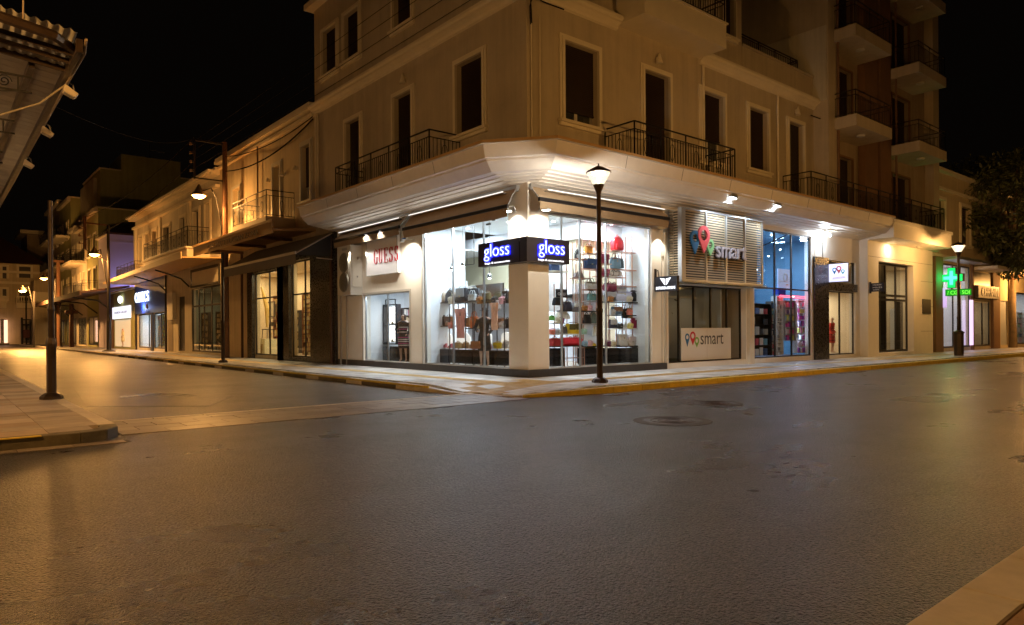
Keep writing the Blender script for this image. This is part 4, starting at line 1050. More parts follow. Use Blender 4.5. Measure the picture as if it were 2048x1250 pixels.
# floodlights on the canopy
for px, py, lab in ((1463, 387, 'left of the two hooded floodlights hanging from the white canopy over the slatted box'), (1552, 404, 'right of the two hooded floodlights hanging from the white canopy')):
    x = onY(px, py, -1.25)[0]; z = onY(px, py, -1.25)[1]
    t = T('floodlight', lab, 'floodlight', (x, -1.25, z))
    P('hood', MB().hexa([(x-.19, -1.36, z-.13), (x+.19, -1.36, z-.13), (x+.19, -1.08, z-.16), (x-.19, -1.08, z-.16), (x-.11, -1.34, z+.10), (x+.11, -1.34, z+.10), (x+.11, -1.16, z+.10), (x-.11, -1.16, z+.10)]), M['alu'], t, bev=.01)
    P('lens', MB().box(x-.16, x+.16, -1.34, -1.10, z-.168, z-.162), emis('flood_lens', (.85, .95, 1), 9), t)
    P('bracket', MB().tube([(x-.02, -1.28, z+.02), (x-.02, -1.31, z+.17)], .02).box(x-.07, x+.07, -1.33, -1.24, z+.13, z+.17), M['steel_dark'], t)
    spot('beam', (x, -1.22, z-.18), (x+.1 if px < 1500 else x-.9, .1, 4.0 if px < 1500 else 3.9), 130, (.78, .90, 1.0), 115, .08, t, .6)
t = T('lamp_cluster', 'three tiny bright bulbs in a row under the canopy above the boutique', 'light', (15.2, -.5, 5.1))
for i in range(3):
    P('bulb', MB().lathe((15.05+i*.22, -.42, 5.0), [(.03, 0), (.05, .04), (.03, .08)], 10), emis('bulb%d' % i, (.9, .95, 1), 12), t)
    point('glow', (15.05+i*.22, -.42, 4.93), 4.5, (.8, .9, 1.), .04, t)
P('rail', MB().box(14.9, 15.7, -.46, -.38, 5.08, 5.12), M['alu'], t); P('drop_cable', MB().tube([(15.6, -.07, 5.0), (15.6, -.07, 4.0)], .015), M['wire'], t)
# facade lamps over shutters
for fac, px, py, lab in ((LF, 806, 158, 'small conical wall lamp above the balcony door on the left face of the beige building'), (RF, 1318, 119, 'small conical wall lamp above the middle balcony door on the right face'), (RF, 1595, 223, 'small conical wall lamp above the last balcony door before the tall block')):
    s, z = fac.s(px, py, .08), fac.z(px, py, .08); t = T('wall_lamp', lab, 'wall lamp', fac.pt(s, .08, z))
    p = fac.pt(s, .10, z-.13)
    P('shade', MB().lathe(p, [(.14, 0), (.03, .30), (.01, .32)], 12, sx=.7 if fac.a == 'L' else 1, sy=1 if fac.a == 'L' else .7), M['trim'], t, smooth=True)
    b = MB(); fac.box(b, s-.05, s+.05, .001, .08, z-.05, z+.08); P('wall_plate', b, M['trim'], t)

# ================================================================== GOODS IN THE CORNER SHOP
def frame_unit(name, label, bars, mt):
    t = T(name, label, 'shelf unit', bars[0][0]); mb = MB()
    for p, q in bars: mb.tube([p, q], .016, 4)
    P('rail', mb, M[mt], t); return t
XS, YS = .80, .72
def shelf(t, fac, d, pl, pr, py, dep=.34, mt='steel_dark', th=.03):
    a = fac.s(pl, py, -d); z = fac.z(pl, py, -d); b = fac.s(pr, py, -d); s0, s1 = sorted((a, b))
    mb = MB(); fac.box(mb, s0, s1, -d-dep/2, -d+dep/2, z-th, z); P('shelf', mb, M[mt] if mt in M else mt, t); return s0, s1, z
def zL(py, px=940): return onX(px, py, XS)[1]
# left window display
t = T('shelf_unit', 'black framed display shelving in the big window left of the corner pillar', 'shelf unit', (XS, 3.5, F0))
fr = MB()
for px in (862, 873, 908, 940, 955, 985, 1018):
    y = onX(px, 650, XS)[0]
    for dx in (-.17, .17): fr.box(XS+dx-.012, XS+dx+.012, y-.012, y+.012, F0, 2.2)
P('upright', fr, M['steel_dark'], t)
for pl, pr, py in ((862, 1022, 607), (863, 905, 652), (940, 1022, 656), (863, 1022, 697)): shelf(t, LF, XS, pl, pr, py)
for i, (pl, pr) in enumerate(((862, 907), (909, 955), (957, 985), (987, 1022))):
    s0 = LF.s(pr, 710, -XS); s1 = LF.s(pl, 710, -XS); P('base_cabinet', MB().box(XS-.2, XS+.2, s0, s1, F0+.05, zL(699)), M['black_gloss'], t)
nm = mat('niche', (.9, .88, .84), .5, emit=.18, ecol=(1, .95, .88))
for pl, pr in ((878, 903), (910, 940), (963, 982), (1000, 1020)):
    s0 = LF.s(pr, 680, -XS-.1); s1 = LF.s(pl, 680, -XS-.1); za = zL(697)+.0; H = .50; c0 = (s0+s1)/2; r_ = (s1-s0)/2-.02
    poly = [(c0-r_, za), (c0+r_, za)]+[(c0+r_*math.cos(a*math.pi/12), za+H-r_*.6+r_*.6*math.sin(a*math.pi/12)) for a in range(13)]
    P('niche_panel', MB().prism(poly, lambda a, b, q: (q, a, b), XS+.13, XS+.16), nm, t)
P('mirror', MB().box(XS+.18, XS+.19, 2.2, 5.2, 2.2, 2.75), mat('mirror', (.75, .78, .8), .08, 1.), t)
# right window display: copper frame with steps of glass and black shelves
t2 = T('shelf_unit', 'copper framed display shelving in the window right of the corner pillar', 'shelf unit', (2.5, YS, F0))
fr = MB(); glm = M['white']
zo = lambda zx, zy: (1080+zx/3.675, 420+zy/3.675)
def yb_(zx, zy): px, py = zo(zx, zy); return onY(px, py, YS)
for zx, za, zb in ((240, 235, 1150), (315, 215, 1130), (410, 160, 830), (500, 220, 1000), (598, 300, 420), (675, 190, 1120), (605, 480, 1000), (150, 540, 1150), (730, 680, 1120), (560, 840, 1120), (305, 390, 1150)):
    x, zt_ = yb_(zx, za); z_ = yb_(zx, zb)[1]; fr.box(x-.011, x+.011, YS-.011, YS+.011, max(F0, z_), zt_); fr.box(x-.011, x+.011, YS+.25, YS+.27, max(F0, z_), zt_)
P('upright', fr, M['copper'], t2)
for zx0, zx1, zy, mt in ((500, 675, 300, 'copper'), (240, 320, 358, 'copper'), (318, 410, 318, 'copper'), (315, 430, 430, 'copper'), (410, 500, 390, 'copper'), (505, 680, 432, 'copper'), (245, 345, 498, 'copper'), (410, 600, 485, 'copper'), (318, 410, 582, 'copper'), (540, 680, 555, 'copper'), (470, 775, 672, 'steel_dark'), (315, 415, 668, 'alu'), (150, 410, 738, 'steel_dark'), (505, 680, 770, 'steel_dark'), (305, 425, 838, 'alu'), (500, 770, 870, 'white'), (62, 290, 912, 'white'), (62, 160, 830, 'white'), (62, 300, 1000, 'steel_dark'), (310, 560, 1000, 'steel_dark'), (560, 768, 1000, 'steel_dark')):
    px0, py = zo(zx0, zy); px1, _ = zo(zx1, zy); shelf(t2, RF, YS, px0, px1, py, mt=mt, dep=.32)
for zx0, zx1 in ((62, 148), (312, 430), (474, 548), (565, 640), (642, 768)):
    x0, zt_ = yb_(zx0, 1006); x1 = yb_(zx1, 1006)[0]; P('base_cabinet', MB().box(x0, x1, YS-.16, YS+.2, F0+.04, zt_-.035), M['black_gloss'], t2)
x0, zt_ = yb_(155, 1010); x1 = yb_(300, 1010)[0]; fr = MB()
for x in (x0, x1): fr.box(x-.012, x+.012, YS-.15, YS-.126, F0, zt_)
P('stand_rail', fr.box(x0, x1, YS-.15, YS-.126, .55, .574), M['copper'], t2)
P('back_panel', MB().box(1.7, 2.9, 1.55, 1.6, 1.9, 3.6).box(3.2, 4.4, 1.55, 1.6, .6, 3.2), M['white'], t2)

def rounded(w, d, h, taper=0., n=10, top=.3, dome=0.):
    """soft box: rings of a superellipse, optionally domed"""
    mb = MB(); rings = []
    zs = [0, .03, .10, .35, .6, .8, .92, 1.]
    for u in zs:
        f = 1-taper*u
        e = 1.
        if u <= .03: e = .93
        if dome: e *= math.sqrt(max(.02, 1-max(0, (u-(1-dome))/dome)**2.4)) if u > 1-dome else 1
        elif u > .93: e *= 1-top*.25
        r = []
        for i in range(16):
            t_ = 2*math.pi*i/16; c, s = math.cos(t_), math.sin(t_); p_ = .45
            r.append((w/2*f*e*math.copysign(abs(c)**p_, c), d/2*(f if u < .8 else f*.6)*math.copysign(abs(s)**p_, s), h*u))
        rings.append(r)
    k = 0
    for r in rings: mb.v += r
    for a in range(len(rings)-1):
        for i in range(16): j = (i+1) % 16; mb.f.append((a*16+i, a*16+j, (a+1)*16+j, (a+1)*16+i))
    mb.f.append(tuple(range(16))[::-1]); mb.f.append(tuple(range((len(rings)-1)*16, len(rings)*16)))
    return mb
HARD = cm((.45, .40, .28), .3, metal=.8)
def bag(fac, d, kind, pl, pr, ptop, pbase, col, label, cat='handbag', col2=None, name=None):
    a = fac.s(pl, pbase, -d); b = fac.s(pr, pbase, -d); s0, s1 = sorted((a, b)); z0 = fac.z(pl, pbase, -d); z1 = fac.z(pl, ptop, -d)
    c0 = (s0+s1)/2; W = s1-s0; H = z1-z0; loc = fac.pt(c0, -d, z0)
    t = T(name or {'backpack': 'backpack', 'shoe': 'shoe', 'scarf': 'scarf'}.get(kind, 'handbag'), label, cat, loc, rz=(-math.pi/2 if fac.a == 'L' else 0))
    c1 = cm(col, .4, var=.12, vscale=9); c2 = cm(col2, .4) if col2 else c1; D = min(.22, max(.1, W*.42))
    Pl = lambda n, mb, m, **k: P(n, mb, m, t, local=True, **k)
    if kind == 'tote':
        hb = H*.68; Pl('body', rounded(W*.94, D, hb, taper=-.05), c1, smooth=True)
        for sg in (-1, 1): Pl('handle', MB().tube([(W*.22*math.cos(math.pi*k/8), sg*D*.3, hb*.95+(H-hb)*math.sin(math.pi*k/8)) for k in range(9)], .011, 5), c2)
        Pl('clasp', MB().box(-.025, .025, -D/2-.008, -D/2, hb*.62, hb*.74), HARD); Pl('trim', MB().box(-W*.42, W*.42, -D/2-.004, D/2+.004, hb*.86, hb*.92), c2)
    elif kind == 'backpack':
        Pl('body', rounded(W*.96, D, H, dome=.5), c1, smooth=True)
        Pl('pocket', MB().add(rounded(W*.70, D*.3, H*.42, dome=.3), Matrix.Translation((0, -D*.52, H*.06))), c2, smooth=True)
        Pl('loop', MB().tube([(.05*math.cos(math.pi*k/6), 0, H*.97+.06*math.sin(math.pi*k/6)) for k in range(7)], .009, 5), c2)
        Pl('zip', MB().tube([(W*.46*math.cos(math.pi*k/10), -D*.30, H*.50+H*.42*math.sin(math.pi*k/10)) for k in range(11)], .006, 4), HARD)
    elif kind == 'boston':
        hb = H*.80; Pl('body', rounded(W, D, hb, taper=.18), c1, smooth=True)
        Pl('handle', MB().tube([(W*.18*math.cos(math.pi*k/8), 0, hb*.97+(H-hb)*math.sin(math.pi*k/8)) for k in range(9)], .012, 5), c2)
        Pl('zip', MB().box(-W*.36, W*.36, -.008, .008, hb, hb+.012), HARD); Pl('strap', MB().box(-W*.25, -W*.20, -D/2-.006, -D/2+.03, .02, hb*.8).box(W*.20, W*.25, -D/2-.006, -D/2+.03, .02, hb*.8), c2)
    elif kind == 'satchel':
        Pl('body', rounded(W, D, H*.94), c1, smooth=True)
        Pl('flap', MB().box(-W*.46, W*.46, -D/2-.014, -D/2+.01, H*.38, H*.93), c2, bev=.01); Pl('clasp', MB().box(-.03, .03, -D/2-.022, -D/2-.012, H*.36, H*.48), HARD)
        Pl('strap', MB().tube([(-W*.47, 0, H*.85), (-W*.3, 0, H*1.05), (0, -.01, H*1.10), (W*.3, 0, H*1.05), (W*.47, 0, H*.85)], .009, 5), c2)
    elif kind == 'duffel':
        r_ = H*.42; Pl('body', MB().cyl((-W/2, 0, r_), (W/2, 0, r_), r_, n=18), c1, smooth=True)
        for sg in (-1, 1): Pl('handle', MB().tube([(sg*.1+.09*math.cos(math.pi*k/8), -r_*.7, r_*1.4+(H-r_*1.6)*math.sin(math.pi*k/8)) for k in range(9)], .012, 5), c2)
        Pl('band', MB().cyl((-W*.25, 0, r_), (-W*.21, 0, r_), r_*1.02, n=18).cyl((W*.21, 0, r_), (W*.25, 0, r_), r_*1.02, n=18), c2)
    elif kind == 'shoe':
        for k in (-.5, .5):
            o = W*.26*k*2
            Pl('sole', MB().box(o-W*.2, o+W*.2, -.06, .06, 0, .03), M['white'], bev=.01)
            Pl('upper', MB().hexa([(o-W*.2, -.05, .03), (o+W*.2, -.05, .03), (o+W*.2, .05, .03), (o-W*.2, .05, .03), (o-W*.17, -.03, .06), (o+W*.19, -.035, H), (o+W*.19, .035, H), (o-W*.17, .03, .06)]), c1, bev=.012)
    elif kind == 'scarf':
        rows = []
        for j in range(9):
            u = j/8; rows.append([(W*(.5-.22*u)*(k/5-1)+.02*math.sin(k*1.9+j), .04*math.sin(k*1.7+u*2)-.05, H*(1-u)) for k in range(11)])
        Pl('cloth', MB().strip(rows).strip([[(x, y+.012, z) for x, y, z in r] for r in rows]), c1, smooth=True)
        Pl('bust', MB().lathe((0, .06, H*.70), [(.05, 0), (.11, .06), (.10, .14), (.045, .22), (.04, .30), (.02, .31)], 14), c2, smooth=True)
    elif kind == 'ring':
        Pl('body', MB().add(rounded(W, D, H*.7)), c1, smooth=True); Pl('handle', MB().tube([(W*.3*math.cos(2*math.pi*k/12), -D/2, H*.62+W*.3*math.sin(2*math.pi*k/12)) for k in range(13)], .012, 5), c2)
    return t
BK_ = (.018, .018, .022)
gl = LF; xs = XS
for a in (
 ('backpack', 872, 891, 581, 607, (.46, .36, .26), 'studded beige dome backpack, leftmost on the top shelf of the left window', 'backpack', (.3, .25, .2)),
 ('backpack', 893, 908, 581, 607, BK_, 'black dome backpack beside the studded beige one on the top shelf', 'backpack'),
 ('satchel', 916, 934, 575, 607, (.03, .03, .035), 'tall black satchel in the middle of the top shelf of the left window', 'handbag', (.3, .32, .35)),
 ('tote', 938, 952, 580, 607, (.50, .54, .55), 'pale grey tote on the top shelf right of the tall black satchel', 'handbag'),
 ('satchel', 968, 981, 585, 607, (.16, .14, .07), 'olive satchel on the top shelf behind the figure in black', 'handbag'),
 ('boston', 1003, 1018, 577, 607, BK_, 'black bag at the right end of the top shelf next to the corner pillar', 'handbag', (.3, .3, .3)),
 ('backpack', 875, 890, 624, 652, BK_, 'small black backpack, leftmost on the second shelf of the left window', 'backpack'),
 ('satchel', 892, 905, 632, 652, (.30, .14, .05), 'brown box satchel next to the small black backpack', 'handbag', (.12, .05, .02)),
 ('satchel', 926, 939, 635, 654, (.42, .20, .07), 'tan box bag with dark corners beside the pink scarf', 'handbag', (.2, .08, .03)),
 ('tote', 942, 955, 622, 656, (.62, .20, .06), 'orange tote on the second shelf left of the figure in black', 'handbag'),
 ('satchel', 987, 1010, 636, 656, (.46, .24, .12), 'wide tan saddle bag on the second shelf right of the figure in black', 'handbag', (.25, .11, .05)),
 ('boston', 1010, 1020, 634, 656, BK_, 'little black bag pressed against the pillar on the second shelf', 'handbag'),
 ('shoe', 884, 905, 686, 697, (.50, .12, .14), 'pair of patterned red and white shoes on the low shelf of the left window', 'shoes'),
 ('boston', 909, 924, 682, 697, (.38, .26, .10), 'gold textured bag on the low shelf beside the patterned shoes', 'handbag'),
 ('boston', 925, 939, 682, 697, (.34, .20, .08), 'bronze crocodile bag right of the gold textured one', 'handbag'),
 ('satchel', 989, 1003, 684, 697, (.78, .58, .02), 'bright yellow camera bag on the low shelf right of the figure in black', 'handbag'),
 ('boston', 1005, 1020, 680, 697, (.50, .46, .42), 'stone coloured bag at the right end of the low shelf', 'handbag')):
    bag(LF, XS-.02, *a)
bag(LF, .45, 'scarf', 911, 936, 618, 676, (.80, .38, .32), 'long pink scarf hung on a dark bust in the left window', 'scarf', BK_)
bag(LF, .45, 'scarf', 982, 1001, 606, 660, (.85, .52, .36), 'peach scarf hung on a bust right of the figure in black', 'scarf', (.35, .3, .28))
def bz(kind, x0, x1, y0, y1, *r, d=YS): 
    a, b = zo(x0, y0); c, e = zo(x1, y1); return bag(RF, d, kind, a, c, b, e, *r)
for a in (
 ('backpack', 527, 607, 190, 292, (.68, .03, .04), 'glossy red dome backpack alone at the top of the right window', 'backpack'),
 ('tote', 330, 384, 240, 314, (.60, .26, .04), 'orange tote with dark squares high in the right window', 'handbag', (.2, .05, .02)),
 ('backpack', 255, 295, 288, 356, BK_, 'tiny black backpack high up next to the corner sign', 'backpack', (.5, .5, .5)),
 ('satchel', 325, 405, 350, 428, (.02, .05, .13), 'navy satchel below the orange tote', 'handbag', (.03, .07, .17)),
 ('satchel', 430, 498, 316, 389, (.26, .03, .08), 'burgundy box bag just right of the lamp post near the window top', 'handbag'),
 ('tote', 520, 588, 310, 428, (.20, .36, .50), 'light blue tote with thin round handles in the right window', 'handbag', (.30, .12, .10)),
 ('boston', 590, 612, 345, 428, (.10, .15, .18), 'narrow dark teal bag tucked behind the light blue tote', 'handbag'),
 ('satchel', 430, 500, 425, 483, (.34, .04, .12), 'burgundy quilted bag on the step under the other burgundy box bag', 'handbag', (.4, .1, .16)),
 ('duffel', 503, 590, 436, 484, (.80, .78, .78), 'white barrel bag with two black handles in the right window', 'handbag', BK_),
 ('boston', 250, 318, 452, 496, (.22, .17, .16), 'flat taupe bag on the left step of the right window', 'handbag'),
 ('tote', 335, 408, 500, 580, (.46, .45, .42), 'silver patterned tote left of the lamp post', 'handbag', (.15, .1, .08)),
 ('duffel', 482, 540, 522, 600, (.24, .02, .05), 'dark red round bag behind the lit white tote', 'handbag', (.1, .01, .03)),
 ('ring', 555, 625, 545, 620, (.55, .56, .60), 'grey bag with a ring handle above the lit white tote', 'handbag'),
 ('tote', 350, 408, 590, 664, (.12, .25, .26), 'teal tote left of the lamp post at mid height', 'handbag'),
 ('satchel', 478, 545, 598, 668, (.10, .10, .12), 'grey and black geometric bag on the long dark shelf', 'handbag', (.45, .45, .5)),
 ('tote', 545, 665, 560, 668, (.62, .68, .92), 'large white and blue bag gleaming in the middle of the long dark shelf', 'handbag', (.5, .55, .9)),
 ('tote', 670, 762, 550, 670, (.035, .03, .035), 'black handbag with upright handle at the right end of the long dark shelf', 'handbag'),
 ('boston', 95, 168, 630, 700, BK_, 'dark bag behind the black letter card at the left of the right window', 'handbag'),
 ('boston', 168, 232, 660, 738, (.03, .03, .05), 'black round bag on the left end of the dark shelf in the right window', 'handbag'),
 ('satchel', 236, 300, 676, 736, (.22, .22, .25), 'black and white flowered bag beside the black round one', 'handbag', (.6, .6, .6)),
 ('satchel', 527, 596, 706, 768, (.10, .18, .28), 'slate blue bag with a brown strap below the long dark shelf', 'handbag', (.25, .12, .06)),
 ('tote', 602, 640, 692, 796, (.03, .03, .03), 'tall black tote below the gleaming blue and white bag', 'handbag'),
 ('tote', 641, 675, 682, 796, (.26, .15, .04), 'tall mustard brown tote beside the tall black one', 'handbag'),
 ('boston', 110, 212, 740, 800, (.72, .70, .66), 'white bag with a big round handle low at the left of the right window', 'handbag', (.5, .5, .48)),
 ('boston', 65, 108, 770, 812, (.12, .35, .08), 'small green bag low next to the corner pillar', 'handbag'),
 ('boston', 315, 372, 752, 836, BK_, 'dark slouchy bag just left of the lamp post', 'handbag'),
 ('backpack', 368, 412, 745, 834, (.12, .17, .17), 'dark green backpack pressed beside the lamp post', 'backpack'),
 ('satchel', 505, 560, 800, 868, (.04, .04, .07), 'small navy and white bag right of the lamp post on the white shelf', 'handbag', (.6, .6, .65)),
 ('shoe', 606, 668, 815, 868, (.75, .73, .70), 'pair of white shoes beside the burgundy holdall', 'shoes'),
 ('boston', 662, 765, 775, 868, (.30, .01, .05), 'burgundy holdall at the right end of the white shelf', 'handbag', (.2, .01, .03)),
 ('boston', 160, 200, 845, 910, (.10, .09, .09), 'grey bag half hidden by the yellow spotted one', 'handbag'),
 ('satchel', 193, 294, 832, 910, (.72, .50, .03), 'yellow bag with black blotches low in the right window', 'handbag', (.10, .08, .02)),
 ('boston', 65, 150, 930, 1000, (.45, .04, .05), 'dark red bag next to the pillar on the lowest shelf', 'handbag'),
 ('duffel', 155, 296, 925, 1000, (.80, .04, .07), 'bright red duffel bag on the lowest shelf of the right window', 'handbag'),
 ('backpack', 388, 428, 848, 925, (.72, .72, .68), 'rounded white backpack just left of the lamp post', 'backpack'),
 ('duffel', 322, 402, 975, 1015, (.70, .48, .02), 'yellow roll bag above the stand left of the lamp post', 'handbag'),
 ('tote', 565, 640, 872, 1000, (.70, .70, .72), 'white bag with two upright ears on the low shelf', 'handbag', (.65, .65, .66)),
 ('satchel', 642, 696, 925, 1000, (.70, .64, .62), 'white printed box bag on the low shelf at the right', 'handbag', (.6, .5, .5)),
 ('satchel', 698, 757, 925, 1000, (.10, .16, .42), 'blue and white printed box bag at the right end of the low shelf', 'handbag', (.5, .55, .7))):
    bz(*a)
CLT = {'cream': (.72, .66, .52), 'coral': (.70, .20, .14), 'plum': (.18, .04, .14), 'sky blue': (.30, .48, .66), 'mint': (.36, .58, .46), 'cognac': (.40, .17, .05), 'charcoal': (.06, .06, .065), 'rose': (.70, .38, .42), 'lemon': (.78, .70, .22), 'silver': (.55, .56, .58)}
for row, py, hh, names in (('top shelf of the left window', 607, 13, ('cream', 'cognac', 'charcoal', 'rose')), ('second shelf of the left window', 656, 12, ('coral', 'cream', 'charcoal', 'silver')), ('low shelf of the left window', 697, 10, ('lemon', 'plum', 'sky blue', 'rose'))):
    for i_, c__ in enumerate(names):
        px = (898, 955, 985, 1000)[i_] if py != 697 else (868, 945, 957, 974)[i_]
        bag(LF, XS-.14, 'satchel', px, px+9, py-hh, py+1, CLT[c__], 'small %s clutch at the front of the %s' % (c__, row), 'clutch', name='clutch')
for row, zy, xs_l, names in (('long dark shelf of the right window', 672, (640, 500), ('cream', 'cognac')), ('white shelf above the red duffel', 912, (70, 110, 305), ('coral', 'silver', 'mint')), ('lowest shelf of the right window', 1000, (310, 350, 480, 520), ('sky blue', 'rose', 'plum', 'cream')), ('dark shelf under the ringed white bag', 770, (515, 640), ('silver', 'coral')), ('white shelf beside the burgundy holdall', 870, (570, 645), ('charcoal', 'lemon')), ('glass ledge under the teal tote', 738, (310, 345), ('cognac', 'rose')), ('white ledge near the green bag', 830, (112, 138), ('cream', 'plum'))):
    for zx, c__ in zip(xs_l, names):
        a_, b_ = zo(zx, zy-38); c_0, d_0 = zo(zx+34, zy+2); bag(RF, YS-.14, 'satchel', a_, c_0, b_, d_0, CLT[c__], 'small %s clutch at the front of the %s' % (c__, row), 'clutch', name='clutch')
mk = T('winged_emblem', 'large white winged emblem standing at the right end of the long dark shelf', 'emblem', (5.2, YS, 2.3))
e0, e1 = yb_(690, 590), yb_(735, 515)
for i in range(4):
    for sg in (-1, 1):
        cx = (yb_(712, 540)[0]); z = e1[1]-i*.06; mb = MB().hexa([(cx+sg*.01, YS-.25, z-.06), (cx+sg*(.17-i*.03), YS-.25, z), (cx+sg*(.15-i*.03), YS-.25, z-.035), (cx+sg*.01, YS-.25, z-.10), (cx+sg*.01, YS-.22, z-.06), (cx+sg*(.17-i*.03), YS-.22, z), (cx+sg*(.15-i*.03), YS-.22, z-.035), (cx+sg*.01, YS-.22, z-.10)]); P('wing_bar', mb, M['white'], mk)
P('stem', MB().box(cx-.01, cx+.01, YS-.24, YS-.23, yb_(712, 672)[1], e1[1]-.3), M['alu'], mk)
cdn = T('letter_card', 'black card with pale letters standing in the right window next to the pillar', 'card', (.9, .5, 2.1))
a = yb_(64, 645); b = yb_(146, 588)
P('card', MB().box(a[0], b[0], .42, .44, a[1], b[1]), M['sign_black'], cdn); text('lettering', 'ORLI', RF.textM(a[0]+.06, -.418, a[1]+.06), (b[0]-a[0])*.66, .08, .003, M['white'], cdn)
nb = T('price_box', 'navy box on a ledge directly under the right half of the corner sign', 'box', (.9, .9, 2.9))
a = yb_(64, 447); b = yb_(128, 398); P('box', MB().box(a[0], b[0], .62, .85, a[1], b[1]), cm((.03, .06, .16), .4), nb); P('ledge', MB().box(a[0]-.02, b[0]+.2, .5, .95, a[1]-.03, a[1]), M['trim'], nb)
# pendants
for i, (px, py) in enumerate(((881, 541), (903, 536), (926, 528), (979, 552))):
    y, z = onX(px, py, .95); t = T('pendant_lamp', ('chrome ball pendant hanging lowest at the left of the big window', 'second chrome ball pendant from the left in the big window', 'third chrome pendant, nearest the cream wall edge', 'chrome pendant hanging just below the left half of the corner sign')[i], 'pendant lamp', (.95, y, z))
    P('cord', MB().tube([(.95, y, z+.08), (.95, y, CE)], .006, 4), M['steel_dark'], t); P('ball', MB().lathe((.95, y, z), [(.02, -.08), (.07, -.05), (.08, 0), (.06, .05), (.02, .08), (.015, .14)], 14), cm((.5, .52, .55), .12, metal=1.), t, smooth=True)
    P('bulb', MB().lathe((.95, y, z-.09), [(.04, 0), (.04, .02)], 10), emis('pend%d' % i, (1, .97, .9), 8), t)
t = T('wire_frame_rack', 'thin square metal hanging frame high in the big left window', 'display rack', (1.0, 3, 3.2))
y0, z0 = onX(934, 530, 1.); y1, z1 = onX(948, 500, 1.)
P('rod', MB().tube([(1., y0, z0), (1., y1, z0), (1., y1, z1), (1., y0, z1), (1., y0, z0)], .012, 4).tube([(1., y1, z1), (1., y1, CE)], .01, 4).tube([(1., y0, z0), (1., y0+.4, z0)], .01, 4), M['steel_dark'], t)

